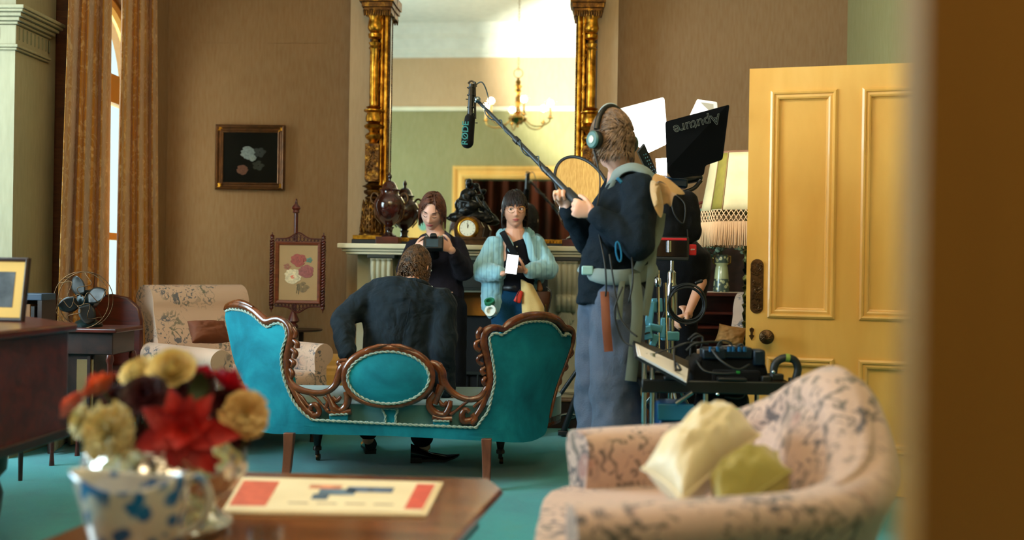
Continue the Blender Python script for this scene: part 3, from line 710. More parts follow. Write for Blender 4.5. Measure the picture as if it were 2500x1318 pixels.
for a in ((1120, 68, 0, 28, 18, 14), (1160, 70, 0, 34, 18, 14), (1185, 66, 0, 20, 14, 10), (1140, 84, 0, 30, 20, 18), (1128, 98, .0, 20, 16, 20), (1150, 96, -.03, 20, 14, 13), (1100, 66, 0, 12, 10, 6)): S3(*a)
S3(1136, 118, 0, 16, 12, 20); S3(1150, 128, -.01, 12, 10, 10)
mb.cap(C(1138, 136), C(1141, 146), 4.5*k, 4.5*k); S3(1143, 152, -.005, 8.5, 9, 10); S3(1143, 158, .01, 8, 8, 6)
mb.cap(C(1148, 132, -.01), C(1162, 142, -.03), 4*k, 3.4*k); mb.cap(C(1162, 142, -.03), C(1152, 150, -.05), 3.4*k, 2.8*k); S3(1160, 146, -.02, 8, 5, 6)
mb.cap(C(1128, 130), C(1122, 108, -.03), 4.5*k, 4*k); mb.cap(C(1122, 108, -.03), C(1146, 104, -.06), 4*k, 3*k)
mb.cap(C(1162, 118, -.01), C(1176, 92, -.01), 3*k, 6*k); mb.cap(C(1176, 92), C(1196, 74), 4*k, 3*k)
o = mb.build('figure', M['bronze'], clk, smooth=180); remesh(o, .004, 3, .5, .0022, .018)
MB().tube(catmull([C(1160, 98, -.03), C(1180, 92, -.03), C(1196, 78, -.02), C(1203, 62, -.01)], 5), 1.2*k, 6).build('drapery_edge', M['bronze'], clk, smooth=60)

# ================================================================ painting on the left wall
def framed(name, label, corners, y, fw, fmat, out=.03):
    pass
p0 = onY(526, 463, WALL_Y-.02); p1 = onY(697, 306, WALL_Y-.02)
pic = thing('framed_painting', 'small dark still life of pale flowers in a gilt frame on the back wall', 'painting', ((p0.x+p1.x)/2, WALL_Y-.01, p0.z))
t = NT('dark_oil', .35); co = t.co(); n = t.noise(3, 4, co); t.color(t.ramp(n, [(.3, lin(4, 5, 6)), (.7, lin(14, 15, 12))]))
t.set('Specular IOR Level', .15); M['oil'] = t.m
fwd_ = .062
MB().box2((p0.x+fwd_-.006, WALL_Y-.022, p0.z+fwd_-.006), (p1.x-fwd_+.006, WALL_Y-.014, p1.z-fwd_+.006)).build('canvas', M['oil'], pic, smooth=0)
mb = MB(); rect_mould(mb, p0.x, p1.x, p0.z, p1.z, [(0, 0), (0, .03), (.010, .040), (.018, .036), (.028, .024), (.040, .020), (.048, .026), (.056, .022), (fwd_, .006)], WALL_Y-.006)
mb.build('frame', plain('frame_brown_gilt', (88, 54, 24), .4, .5, .35, 20, .4, 60, .004), pic, smooth=0)
for sx in (0, 1):
    for sz in (0, 1):
        mb = MB(); cx = (p0.x+.03 if sx == 0 else p1.x-.03); cz = (p0.z+.03 if sz == 0 else p1.z-.03); fr = random.Random(2)
        for q in range(10): mb.cap((cx+fr.uniform(-.02, .02), WALL_Y-.036, cz+fr.uniform(-.02, .02)), (cx+fr.uniform(-.02, .02), WALL_Y-.038, cz+fr.uniform(-.02, .02)), .004, .003, 6, 2)
        mb.build('corner_ornament', M['gilt'], pic, smooth=60)
def petals(root, name, cx, cz, r, n, col, y, seed, layers=3):
    fr = random.Random(seed); mb = MB()
    for L in range(layers):
        for i in range(n-L):
            a = i*2*PI/(n-L)+L*.5+fr.uniform(-.2, .2); rr = r*(1-L*.3); c = V((cx+math.cos(a)*rr*.55, 0, cz+math.sin(a)*rr*.5))
            s = rr*fr.uniform(.36, .5); tl = fr.uniform(-.6, .6)
            P = [(c.x+s*math.cos(b+tl)*(1+.2*math.sin(3*b)), c.z+s*.75*math.sin(b+tl)) for b in [j*PI/6 for j in range(12)]]
            kk_ = .0003*(len(mb.v)//24+1)+.0004; mb.prism(P, lambda x, z: (x, y-kk_, z), lambda x, z: (x, y+.003, z))
    return mb.build(name, col, root, smooth=0)
cx = (p0.x+p1.x)/2; cz = (p0.z+p1.z)/2
pm = lambda rgb: plain('paint_%d_%d_%d' % rgb, rgb, .5, var=.25, vscale=70)
petals(pic, 'painted_flower', cx-.02, cz+.035, .060, 9, pm((112, 128, 134)), WALL_Y-.022, 1)
petals(pic, 'painted_flower', cx+.015, cz+.0, .035, 7, pm((126, 140, 142)), WALL_Y-.0222, 4)
petals(pic, 'painted_flower', cx-.06, cz-.095, .045, 8, pm((92, 54, 36)), WALL_Y-.022, 3)
petals(pic, 'painted_leaf', cx+.07, cz+.04, .05, 5, pm((22, 34, 34)), WALL_Y-.0218, 6)
petals(pic, 'painted_leaf', cx+.06, cz-.06, .05, 5, pm((22, 32, 22)), WALL_Y-.0218, 9)
# ================================================================ teal double-ended loveseat, seen from behind
def LD(px):                                     # depth of the back at a column: the ends wrap away from the camera
    d = 5.06
    if px < 760: d += .42*((760-px)/212)**1.7*.8
    if px > 1150: d += .36*((px-1150)/255)**1.7
    return d
c0 = at(975, 1050, 5.3)
ls = thing('loveseat', 'turquoise velvet loveseat with carved walnut frame, seen from behind', 'sofa', (c0.x, c0.y, 0))
Tl = [(551, 759), (565, 755), (594, 759), (618, 771), (639, 790), (653, 798), (667, 791), (684, 790), (696, 802), (698, 824), (690, 849), (686, 878), (690, 910), (698, 939), (717, 980), (741, 1009), (762, 1025)]
Tr = [(1163, 1044), (1176, 1025), (1192, 1001), (1202, 960), (1208, 927), (1204, 886), (1198, 849), (1195, 828), (1202, 816), (1213, 814), (1225, 818), (1235, 812), (1258, 798), (1286, 787), (1319, 785), (1344, 789), (1362, 804), (1374, 820), (1389, 816), (1395, 822)]
Bt = [(1393, 845), (1376, 894), (1356, 947), (1344, 996), (1335, 1050), (1319, 1068), (1278, 1080), (1176, 1076), (946, 1064), (766, 1060), (635, 1054), (627, 1009), (602, 951), (573, 886), (557, 816), (549, 775)]
sm = lambda L, n=3: [(p.x, p.y) for p in catmull([V((a, b, 0)) for a, b in L], n)]
poly = sm(Tl)+sm(Tr)+sm(Bt)
MBx = MB().sheet(poly, lambda a, b: at(a, b, LD(a)), lambda a, b: at(a, b, LD(a)+.055), 26)
MBx.build('upholstery', M['velvet'], ls, smooth=60, bevel=.012, bseg=3)
# bulging inner upholstery of the two ends (the side one sits against)
for L in (Tl, Tr):
    pass
# braided cord along the edge
cord_path = [at(a, b, LD(a)-.004) for a, b in sm(Tl, 5)+sm([(762, 1025), (960, 1035), (1163, 1044)], 14)[1:-1]+sm(Tr, 5)]
def braid(path, r, name, parent, mat=None, tw=9.0, closed=False):
    mb = MB(); P = [V(p) for p in path]; 
    # resample
    out = [P[0]]; step = r*.9; acc = 0
    for i in range(1, len(P)):
        seg = P[i]-P[i-1]; L = seg.length; t = step-acc
        while t < L: out.append(P[i-1]+seg*(t/L)); t += step
        acc = (acc+L) % step
    for ph in (0, PI):
        pts = []; n = len(out)
        for i, p in enumerate(out):
            t = (out[min(i+1, n-1)]-out[max(i-1, 0)]); x, y, z = basis(t, fwd); a = ph+i*.75
            pts.append(p+(x*math.cos(a)+y*math.sin(a))*r*.5)
        mb.tube(pts, r*.62, 6)
    return mb.build(name, mat or M['cord'], parent, smooth=180)
braid(cord_path, .0072, 'braid_trim', ls)
# medallion
mc = (948, 922)
ell = lambda rx, ry, n=56: [(mc[0]+rx*math.cos(2*PI*i/n), mc[1]+ry*math.sin(2*PI*i/n)) for i in range(n)]
md = 5.02
MB().sheet(ell(101, 65), lambda a, b: at(a, b, md-.02*(1-((a-948)/101)**2-((b-922)/65)**2)), lambda a, b: at(a, b, md+.03), 20).build('medallion_pad', M['velvet'], ls, smooth=60)
braid([at(a, b, md-.004) for a, b in ell(99.5, 63.5)+[ell(99.5, 63.5)[0]]], .0072, 'braid_trim', ls)
k = md/FPX
mb = MB()
rp = []; rr = []
for i in range(72):
    a = 2*PI*i/72; wtop = max(0, -math.sin(a)); w = 5.5+3.5*wtop+1.5*abs(math.cos(a)); off = w*.9
    rp.append(at(mc[0]+(101+off)*math.cos(a), mc[1]+(65+off*.9)*math.sin(a), md+.012)); rr.append(w*k*1.15)
mb.tube(rp, rr, 10, closed=True)
# crest carving on top of the medallion
for s in (-1, 1):
    mb.tube([at(950+s*6, 842, md), at(950+s*26, 845, md-.01), at(950+s*50, 852, md), at(950+s*70, 864, md)], [.006, .012, .010, .004], 8)
mb.build('medallion_frame', M['wood'], ls, smooth=60)
# rails between medallion and ends, with carved brackets
def ribbon(name, pts, mat=M['wood'], parent=ls, n=4, extra=None, dd=.0, ratio=.9):
    P = catmull([V((p[0], p[1], p[2])) for p in pts], n)
    mb = MB().tube([at(p.x, p.y, (LD(p.x)+.015+dd)) for p in P], [max(p.z, .5)*LD(p.x)/FPX for p in P], 10, ell=(fwd, ratio))
    if extra: extra(mb)
    return mb.build(name, mat, parent, smooth=60)
def carve(lst):
    def f(mb):
        for pts in lst:
            P = catmull([V(p) for p in pts], 4); mb.tube([at(p.x, p.y, LD(p.x)+.012) for p in P], [max(p.z, .4)*LD(p.x)/FPX for p in P], 8)
    return f
ribbon('rail', [(704, 930, 9), (722, 946, 9), (745, 955, 8), (775, 960, 8), (800, 955, 8), (818, 940, 9), (828, 918, 11), (836, 896, 12), (850, 886, 9)],
       extra=carve([[(757, 962, 4), (775, 975, 3.5), (788, 990, 4), (800, 1002, 6)], [(800, 962, 5), (808, 980, 8), (815, 995, 11), (830, 1003, 9), (845, 990, 9), (850, 970, 10), (846, 955, 9)],
                    [(812, 968, 4), (822, 978, 6), (832, 968, 4)], [(790, 968, 3), (800, 980, 5), (796, 998, 5), (806, 1008, 4)], [(836, 896, 8), (826, 886, 6), (834, 880, 5), (846, 880, 6)], [(808, 1006, 9), (832, 1008, 9), (858, 1004, 8)]]))
ribbon('rail', [(1050, 886, 9), (1066, 892, 11), (1078, 908, 12), (1082, 930, 12), (1096, 950, 9), (1120, 968, 8), (1147, 975, 8), (1170, 970, 8), (1184, 955, 8), (1194, 935, 8)],
       extra=carve([[(1144, 978, 4), (1128, 990, 3.5), (1114, 1002, 4), (1100, 1012, 6)], [(1062, 960, 10), (1050, 975, 9), (1050, 995, 10), (1066, 1010, 10), (1085, 1012, 9), (1096, 995, 8), (1100, 978, 6)],
                    [(1072, 978, 4), (1082, 990, 6), (1092, 980, 4)], [(1066, 898, 8), (1074, 890, 6), (1078, 900, 6)], [(1056, 1016, 9), (1080, 1022, 9), (1104, 1022, 8)], [(1078, 940, 12), (1070, 960, 10), (1060, 985, 9)]]))
ribbon('corner_scroll', [(722, 958, 8), (730, 985, 6), (748, 1006, 7), (762, 1016, 7)], extra=carve([[(762, 1016, 9), (776, 1012, 8), (779, 1000, 7), (770, 988, 7), (760, 990, 6), (758, 1000, 6)], [(748, 1000, 6), (758, 1008, 8), (770, 1022, 8)], [(726, 960, 4), (738, 972, 5), (748, 985, 4), (756, 992, 3)]]))
ribbon('corner_scroll', [(1186, 968, 8), (1176, 992, 6), (1162, 1014, 7), (1150, 1026, 8)], extra=carve([[(1150, 1026, 9), (1132, 1028, 9), (1128, 1012, 8), (1136, 1000, 7), (1146, 1006, 6)], [(1152, 1010, 6), (1160, 1022, 8), (1150, 1034, 8)], [(1180, 972, 4), (1168, 984, 5), (1156, 994, 4)]]))
# carved frames of the ends
ribbon('back_frame', [(548, 756, 3), (556, 748, 8), (575, 743, 10), (600, 748, 10), (622, 760, 10), (640, 776, 11), (652, 785, 11), (668, 780, 9), (684, 780, 9), (699, 788, 9), (709, 804, 10), (711, 826, 11), (706, 850, 10), (701, 875, 10), (701, 900, 9), (706, 925, 9), (716, 948, 9), (732, 978, 8), (748, 1000, 6)],
       extra=carve([[(715, 800, 6), (722, 812, 6), (720, 824, 6)], [(716, 830, 5), (725, 838, 7), (726, 850, 6)], [(712, 852, 6), (722, 862, 7), (719, 875, 5)], [(709, 878, 5), (717, 886, 7), (713, 896, 5)], [(708, 900, 5), (714, 912, 7), (712, 922, 5)], [(560, 742, 5), (580, 737, 7), (600, 741, 6), (618, 750, 4)]]))
ribbon('back_frame', [(1150, 1030, 6), (1172, 1000, 8), (1184, 972, 9), (1193, 945, 9), (1196, 920, 9), (1192, 890, 10), (1186, 862, 10), (1180, 836, 11), (1184, 812, 11), (1200, 801, 10), (1216, 801, 9), (1229, 803, 9), (1246, 790, 12), (1275, 776, 12), (1308, 771, 12), (1340, 774, 12), (1362, 784, 11), (1376, 800, 10), (1390, 803, 9), (1399, 814, 7), (1397, 840, 6), (1388, 868, 5), (1378, 896, 5), (1366, 925, 5), (1357, 955, 5), (1349, 985, 5), (1342, 1020, 4)],
       extra=carve([[(1176, 800, 6), (1168, 812, 7), (1168, 826, 6)], [(1172, 830, 5), (1162, 838, 6), (1163, 850, 6), (1172, 856, 6)], [(1178, 866, 5), (1168, 874, 6), (1168, 884, 5), (1178, 890, 6)], [(1184, 896, 5), (1176, 904, 6), (1182, 914, 6)], [(1186, 920, 5), (1180, 930, 6), (1184, 940, 5)], [(1394, 850, 4), (1398, 862, 4), (1390, 872, 4)], [(1382, 885, 4), (1384, 898, 4), (1374, 906, 4)], [(1368, 920, 4), (1368, 934, 4), (1360, 942, 4)]]))
# upholstered posts
def post(name, pl, cord):
    MB().sheet(pl, lambda a, b: at(a, b, LD(a)+.0), lambda a, b: at(a, b, LD(a)+.05), 30).build(name, M['velvet'], ls, smooth=40, bevel=.004)
    for c in cord: braid([at(a, b, LD(a)-.003) for a, b in c], .006, 'braid_trim', ls)
post('post_pad', [(804, 1011), (850, 1011), (850, 1030), (804, 1030)], [[(804, 1013), (827, 1011), (850, 1011)]])
post('post_pad', [(1058, 1028), (1098, 1028), (1098, 1042), (1056, 1040)], [[(1057, 1027), (1098, 1028)]])
post('post_pad', [(932, 998), (972, 1000), (966, 1015), (966, 1036), (940, 1036), (941, 1015)], [[(940, 1032), (941, 1015), (932, 998), (950, 997), (972, 1000), (966, 1015), (966, 1034)]])
# seat
seatz = .40
q = []
for a, d in ((640, 5.45), (700, 5.22), (780, 5.12), (960, 5.1), (1150, 5.12), (1240, 5.2), (1330, 5.4), (1370, 5.62), (1340, 5.86), (1250, 5.93), (960, 5.90), (690, 5.88), (610, 5.8), (600, 5.62)):
    p = at(a, 1000, d); q.append((p.x, p.y))
q = [(p.x, p.y) for p in catmull([V((a, b, 0)) for a, b in q], 4, True)]
mb = MB().prism(q, lambda a, b: (a, b, .27), lambda a, b: (a, b, seatz))
mb.build('seat', fabric('velvet_seat_grey_teal', (84, 128, 128), .8, .8, .2), ls, smooth=50, bevel=.03, bseg=4)
ap = MB().prism(q, lambda a, b: (a, b, .255), lambda a, b: (a, b, .30)); ap.build('seat_rail', M['wood'], ls, smooth=50)
# inner padded faces of the two ends
for f0, f1, g0, g1, top in ((560, 692, 650, 735, 780), (1222, 1378, 1205, 1325, 802)):
    def fn(u, v):
        a = (g0+(f0-g0)*v)*(1-u)+(g1+(f1-g1)*v)*u; d = LD(a)+.05+.07*math.sin(PI*v)*max(0, math.sin(PI*u))**.5
        return at(a, 1035-(1035-top-10*math.sin(PI*u))*v, d)
    MB().grid(fn, 12, 12).build('inner_back', M['velvet'], ls, smooth=180, solid=.02)
# legs
for px, pyt, pyb, dd in ((707, 1056, 1188, 5.05), (1188, 1070, 1205, 5.05)):
    a = at(px, pyt, dd); b = onZ(px+3 if px < 900 else px-5, 1190, 0) ; b = at(px, pyb, dd); s = -1 if px < 900 else 1
    b = V((a.x+.006*s, a.y-.05, 0))
    mb = MB(); P = [a, a*.5+b*.5+V((0, .012, 0)), b]
    mb.tube(catmull(P, 4), [.036, .034, .032, .031, .030, .029, .028, .028, .028], 4, up=(1, 1, 0)); mb.build('leg', M['wood_rail'], ls, smooth=30, bevel=.004)
for px, dd in ((775, 5.72), (1222, 5.70)):
    c = at(px, 1080, dd)
    MB().lathe([(.026, .26), (.028, .20), (.022, .17), (.030, .15), (.024, .12), (.018, .085), (.024, .075), (.024, .06), (.012, .055), (.012, .03)], (c.x, c.y, 0), 16).build('leg', M['wood_dark'], ls, smooth=40)
    mb = MB().lathe([(.004, -.01), (.018, -.01), (.02, -.004), (.02, .004), (.018, .01), (.004, .01)], (c.x+.006, c.y, .02), 16, axis=(1, 0, 0)); mb.cyl((c.x, c.y, .03), (c.x, c.y, .06), .008)
    mb.build('caster', M['brass_old'], ls, smooth=40)
# ================================================================ people
def g2(x, z, x0, z0, sx, sz): return math.exp(-((x-x0)/sx)**2-((z-z0)/sz)**2)
def head_fn(d, sc=1.0, jaw=1.0):
    dx, dy, dz = d; x = .073*dx; y = .093*dy; z = .117*dz
    if z < 0:
        t = -z/.117; x *= 1-.34*t**1.5*jaw
        if y < 0: y *= 1-.6*t**1.3
        else: y *= 1-.06*t
    else: x *= 1-.03*(z/.117)
    if y > 0:
        w = min(1, y/.05); k = 0
        k += .017*g2(x, z, 0, -.034, .010, .011)+.011*g2(x, z, 0, -.018, .008, .020)+.004*g2(x, z, 0, .004, .009, .015)
        for s in (-1, 1):
            k += .0055*g2(x, z, s*.012, -.038, .006, .006)
            k += .0045*g2(x, z, s*.027, .022, .017, .007)-.010*g2(x, z, s*.030, .003, .014, .010)
            k += .003*g2(x, z, s*.042, -.026, .016, .014)-.003*g2(x, z, s*.040, -.062, .012, .018)
        k += .0045*g2(x, z, 0, -.059, .018, .0045)+.005*g2(x, z, 0, -.069, .015, .005)-.003*g2(x, z, 0, -.064, .022, .002)
        k += -.005*g2(x, z, 0, -.080, .016, .006)+.007*g2(x, z, 0, -.098, .020, .012)
        y += k*w
    return V((x, y, z))*sc
class Head:
    def __init__(s, c, f, up=(0, 0, 1), sc=1.0):
        s.c = V(c); y = V(f).normalized(); u = V(up); u = (u-y*u.dot(y)).normalized(); x = y.cross(u)
        s.R = Matrix((x, y, u)).transposed(); s.sc = sc; s.x, s.y, s.z = x, y, u
    def P(s, x, y, z): return s.c+s.R @ (V((x, y, z))*s.sc)
    def surf(s, x, z, out=0):
        # point of the face in front of (x, z)
        best = None
        q = 1-(x/.073)**2-(z/.117)**2; dy = math.sqrt(max(q, 0.0)); xx = x/.073
        if z < 0: xx = x/(.073*max(.4, (1-.34*(-z/.117)**1.5)))
        d = V((xx, dy, z/.117)); q = 1-d.x**2-d.z**2; d.y = math.sqrt(max(q, 0)); p = head_fn(d); p.y += out
        return s.c+s.R @ (p*s.sc)
    def mesh(s, mb):
        def fn(u, v):
            a = 2*PI*u; t = PI*v; return s.c+s.R @ (head_fn((math.sin(t)*math.cos(a), math.sin(t)*math.sin(a), math.cos(t)))*s.sc)
        mb.grid(fn, 96, 72, cu=True)
        for sd in (-1, 1):
            e = MB()
            e.tube([s.P(sd*(.070+.010*math.sin(t*PI/2)), -.008-.012*math.cos(t-1), .018-.026*t*.9) for t in (0, .5, 1, 1.5, 2, 2.3)], [.004, .009, .010, .009, .008, .005], 8, ell=(s.y, .9)); mb.join(e)
    def face(s, body, gaze=(0, 0), closed=False, lip=(178, 92, 84), brow=(46, 30, 24), eye=(54, 38, 26)):
        mw_ = plain('eye_white', (226, 220, 210), .25, var=.02); mi_ = plain('eye_dark', eye, .2); mbrow = plain('brow_hair', brow, .8)
        for sd in (-1, 1):
            mbl = MB(); c = V((sd*.030, .0775, .002))
            if not closed:
                q = MB().sph((0, 0, 0), (.0135, .010, .0068), 14, 8); e = MB().add([s.c+s.R @ ((p+c)*s.sc) for p in q.v], q.f).build('eye', mw_, body, smooth=180)
                q = MB().sph((0, 0, 0), (.0060, .0045, .0062), 12, 8); MB().add([s.c+s.R @ ((p+c+V((gaze[0]*.005, .0068, gaze[1]*.003)))*s.sc) for p in q.v], q.f).build('iris', mi_, e, smooth=180)
            L = [s.surf(sd*.030+t*.0145, (-.006 if closed else .0065)*(1-t*t)-(.001 if closed else -.0015), .003+.002*(1-t*t)) for t in (-1, -.6, -.2, .2, .6, 1)]
            MB().tube(L, [.0008, .0016, .002, .002, .0016, .0008], 6).build('eyelid', mbrow, body, smooth=180)
            B = [s.surf(sd*(.014+t*.034), .021+.006*math.sin(t*2.2)-(.002*t), .002) for t in (0, .25, .5, .75, 1)]
            MB().tube(B, [.0016, .0032, .0032, .0026, .001], 6).build('eyebrow', mbrow, body, smooth=180)
        mb = MB(); U = [s.surf(t*.023, -.059+.0015*math.cos(t*6)*(abs(t) < .6)-.003*abs(t), .001) for t in (-1, -.7, -.35, 0, .35, .7, 1)]; mb.tube(U, [.0006, .0022, .0036, .0032, .0036, .0022, .0006], 8)
        U = [s.surf(t*.021, -.067+.003*t*t, .0015) for t in (-1, -.7, -.35, 0, .35, .7, 1)]; mb.tube(U, [.0006, .003, .0044, .0048, .0044, .003, .0006], 8)
        mb.build('lips', plain('lip', lip, .45, var=.05), body, smooth=180)
def hair_tufts(H, name, parent, mat, n, length, comb, region, lift=1.06, r=.006, seed=1, steps=6, curl=0.0, spread=.3, cap=1.03, down=1.0, capfn=None, tip=.25):
    """region(d) -> allowed root directions (head-local); comb(d) -> local direction the tuft grows to; down = pull of gravity"""
    fr = random.Random(seed); mb = MB()
    def fn(u, v):
        a = 2*PI*u; t = PI*v; d = V((math.sin(t)*math.cos(a), math.sin(t)*math.sin(a), math.cos(t)))
        k = cap if region(d) else .93
        p = head_fn(d); return H.c+H.R @ (V((p.x*k, p.y*k, p.z*k+(0.002 if k > 1 else 0)))*H.sc)
    mb.grid(fn, 40, 28, cu=True)
    cnt = 0; tries = 0
    while cnt < n and tries < n*30:
        tries += 1; z = fr.uniform(-1, 1); a = fr.uniform(0, 2*PI); q = math.sqrt(1-z*z); d = V((q*math.cos(a), q*math.sin(a), z))
        if not region(d): continue
        cnt += 1; p = head_fn(d)*cap; L = length(d)*fr.uniform(.75, 1.15); st = L/steps; pts = [p*.97]; g = V(comb(d)).normalized()
        g = (g+V((fr.gauss(0, 1), fr.gauss(0, 1), fr.gauss(0, 1)))*spread).normalized(); ph = fr.uniform(0, 6.28); lf = lift*fr.uniform(.985, 1.03)
        cur = p.copy()
        for i in range(steps):
            g = (g+V((0, 0, -1))*(down(d) if callable(down) else down)*.25).normalized(); cur = cur+g*st
            if curl: cur += V((math.cos(ph+i*1.7), math.sin(ph+i*1.7), 0))*curl
            if cur.z > -.02:
                el = V((cur.x/.073, cur.y/.093, cur.z/.117)).length; cur = cur*(lf/max(el, .2))
            else:
                e2 = math.hypot(cur.x/.073, cur.y/.093); lo = lf*.93 if cur.y < .03 else .9
                if e2 > lf*1.02: k_ = lf*1.02/e2; cur.x *= k_; cur.y *= k_
                elif e2 < lo and e2 > .2 and cur.z > -.09: k_ = lo/e2; cur.x *= k_; cur.y *= k_
            pts.append(cur.copy())
        R_ = [r*fr.uniform(.8, 1.2)*(1-(1-tip)*(i/len(pts))**1.5) for i in range(len(pts))]; R_[-1] *= .4
        mb.tube([H.c+H.R @ (q_*H.sc) for q_ in pts], R_, 5)
    return mb.build(name, mat, parent, smooth=180, fixn=False)
def hairmat(name, a, b):
    t = NT(name, .45); n = t.noise(40, 3, None, .6, .6); t.color(t.ramp(n, [(.3, lin(*a)), (.7, lin(*b))])); t.set('Specular IOR Level', .4); t.bump(t.noise(220, 2), .3, .002); return t.m
def hand(mb, w, d, n, side, curl=(.5, .6, .4), spread=.1, s=1.0, thumb=(.55, .6, .35), tcurl=.4, lens=(.074, .082, .076, .060)):
    """w wrist, d towards the fingertips, n palm side, side towards the thumb"""
    w = V(w); d = V(d).normalized(); n = V(n); n = (n-d*n.dot(d)).normalized(); sd = V(side); sd = (sd-d*sd.dot(d)-n*sd.dot(n)).normalized()
    mb.tube([w-d*.02*s, w+d*.01*s, w+d*.04*s, w+d*.075*s, w+d*.090*s], [.022*s, .025*s, .036*s, .041*s, .034*s], 14, ell=(n, .38))
    tips = []
    for i in range(4):
        b = w+d*(.082-.003*abs(i-1.2))*s+sd*(.030-.0205*i)*s; dd = (d+sd*spread*(1.2-i)*.8).normalized(); a = 0; p = b-dd*.018*s; L = lens[i]*s
        cur = b
        mb.cap(p, b, .010*s, .0098*s, 10, 3)
        for k, (f, c) in enumerate(zip((.45, .30, .25), curl)):
            c = c*(1+.06*(i-1)); a += c; v = (dd*math.cos(a)+n*math.sin(a)).normalized(); q = cur+v*L*f
            mb.cap(cur, q, (.0098-.001*k)*s, (.0092-.0012*k)*s, 10, 3); cur = q
        tips.append(cur)
    b = w+d*.022*s+sd*.024*s; v = (d*thumb[0]+sd*thumb[1]+n*thumb[2]).normalized(); q = b+v*.042*s
    mb.cap(w+d*.01*s+sd*.01*s, b, .014*s, .013*s, 10, 3); mb.cap(b, q, .013*s, .0105*s, 10, 3)
    v2 = (v+(n*.8-sd*.6)*tcurl+d*.2).normalized(); q2 = q+v2*.030*s; mb.cap(q, q2, .0105*s, .0098*s, 10, 3)
    v3 = (v2+(n*.8-sd*.6)*tcurl).normalized(); mb.cap(q2, q2+v3*.022*s, .0098*s, .0080*s, 10, 3)
    return tips
def naked(H, J, hands=True, extra=None, fat=1.0):
    """one continuous body skin under the clothes"""
    mb = MB(); H.mesh(mb)
    nb = V(J['neck']); hb = H.P(0, -.022, -.075)
    mb.cap(hb+(hb-nb)*.1, nb, .052, .056, 18); mb.cap(nb, V(J['chest']), .07, .11, 18)
    mb.cap(J['shl'], J['shr'], .050, .050); mb.cap(J['chest'], J['pelvis'], .115*fat, .125*fat, 20, sx=.75, flat=J['front'])
    for s in 'lr':
        mb.cap(J['sh'+s], J['el'+s], .045*fat, .037*fat); mb.cap(J['el'+s], J['wr'+s], .037*fat, .024*fat)
        mb.cap(J['hip'+s], J['kn'+s], .075*fat, .052*fat); mb.cap(J['kn'+s], J['an'+s], .052*fat, .036*fat)
        mb.cap(V(J['pelvis']), J['hip'+s], .10*fat, .085*fat)
        a = V(J['an'+s]); mb.cap(a, a.lerp(V(J['toe'+s]), J.get('foot', .45)), .034, .026)
        if 'hand'+s in J: hand(mb, J['wr'+s], **J['hand'+s])
    if extra: extra(mb)
    return mb
def cloth(pieces, name, mat, parent, voxel=.009, smooth=5, disp=.004, dscale=.07, solid=0):
    mb = MB()
    for p in pieces:
        if p[0] == 'c': mb.cap(p[1], p[2], p[3], p[4], 18, 5)
        elif p[0] == 'f': mb.cap(p[1], p[2], p[3], p[4], 20, 5, sx=p[5], flat=p[6])
        elif p[0] == 't': mb.tube(p[1], p[2], 22, ell=p[3] if len(p) > 3 else None)
        elif p[0] == 's': mb.sph(p[1], p[2], 18, 12, p[3] if len(p) > 3 else None)
    o = mb.build(name, mat, parent, smooth=180); remesh(o, voxel, smooth, .5, disp, dscale); return o
def person(name, label, J, H, skin=None, voxel=.004, fat=1.0, extra=None):
    base = V(J['pelvis']); base.z = 0
    root = thing('person', label, 'person', base)
    mb = naked(H, J, fat=fat, extra=extra); b = mb.build('body', skin or M['skin'], root, smooth=180); remesh(b, voxel, 2, .4); return root, b
# -------- 1. person in the dark overshirt reading the back of a camera
D = 6.72
j = dict(neck=at(1064, 578, D+.02), chest=at(1066, 640, D+.03), pelvis=at(1085, 745, D+.02), front=fwd*-1,
         shl=at(1012, 606, D), shr=at(1114, 600, D), ell=at(992, 664, D-.06), elr=at(1132, 660, D-.06), wrl=at(1012, 612, D-.28), wrr=at(1102, 610, D-.28),
         hipl=at(1062, 752, D+.02), hipr=at(1104, 752, D+.02), knl=onZ(1060, 900, .48), knr=onZ(1112, 900, .48), anl=0, anr=0, toel=0, toer=0)
def legs_down(j, xl, xr, d, toe=(-.02, -.14, 0)):
    for s, px in (('l', xl), ('r', xr)):
        a = at(px, 1000, d); j['an'+s] = V((a.x, a.y, .09)); j['toe'+s] = V((a.x+toe[0]*(1 if s == 'l' else -1), a.y+toe[1], .045)); j['kn'+s] = (V(j['hip'+s])+j['an'+s])/2+V((0, -.02, 0))
legs_down(j, 1066, 1112, D+.03)
camc = at(1058, 596, D-.34)
j['handl'] = dict(d=(camc-V(j['wrl'])+V((0, 0, .02))), n=V((.6, .3, .2)), side=V((0, -.2, 1)), curl=(.7, .7, .4), spread=.1, s=.92)
j['handr'] = dict(d=(camc-V(j['wrr'])+V((0, 0, .03))), n=V((-.5, .5, .2)), side=V((0, -.2, 1)), curl=(.35, .5, .3), spread=.15, s=.92)
H1 = Head(at(1056, 517, D-.06), V((-.10, -1, -.42)), V((.10, 0, 1)), 1.03)
p1_, b1 = person('person', 'person in dark overshirt at the fireplace looking down at a small camera', j, H1, M['skin2'], .0036)
H1.face(b1, closed=True, lip=(176, 84, 84), brow=(70, 40, 28))
M['hair1'] = hairmat('hair_auburn', (44, 22, 14), (112, 62, 38))
hair_tufts(H1, 'hair', b1, M['hair1'], 1100, lambda d: (.135 if abs(d.x) > .45 or d.y < .2 else .085)*(.7+.4*max(0, d.z)), lambda d: ((2.2 if d.x > -.12 else -2.2) if d.y > .2 else d.x*1.4, .25 if d.y > .2 else d.y*.6, .05), lambda d: d.z > .30-.1*abs(d.x) and (d.y < .75 or d.z > .72) or (d.y < .12 and d.z > -.35), 1.13, .0040, 4, 9, .0016, .18, 1.05, lambda d: .45 if d.y > .3 and d.z > .3 else 1.3)
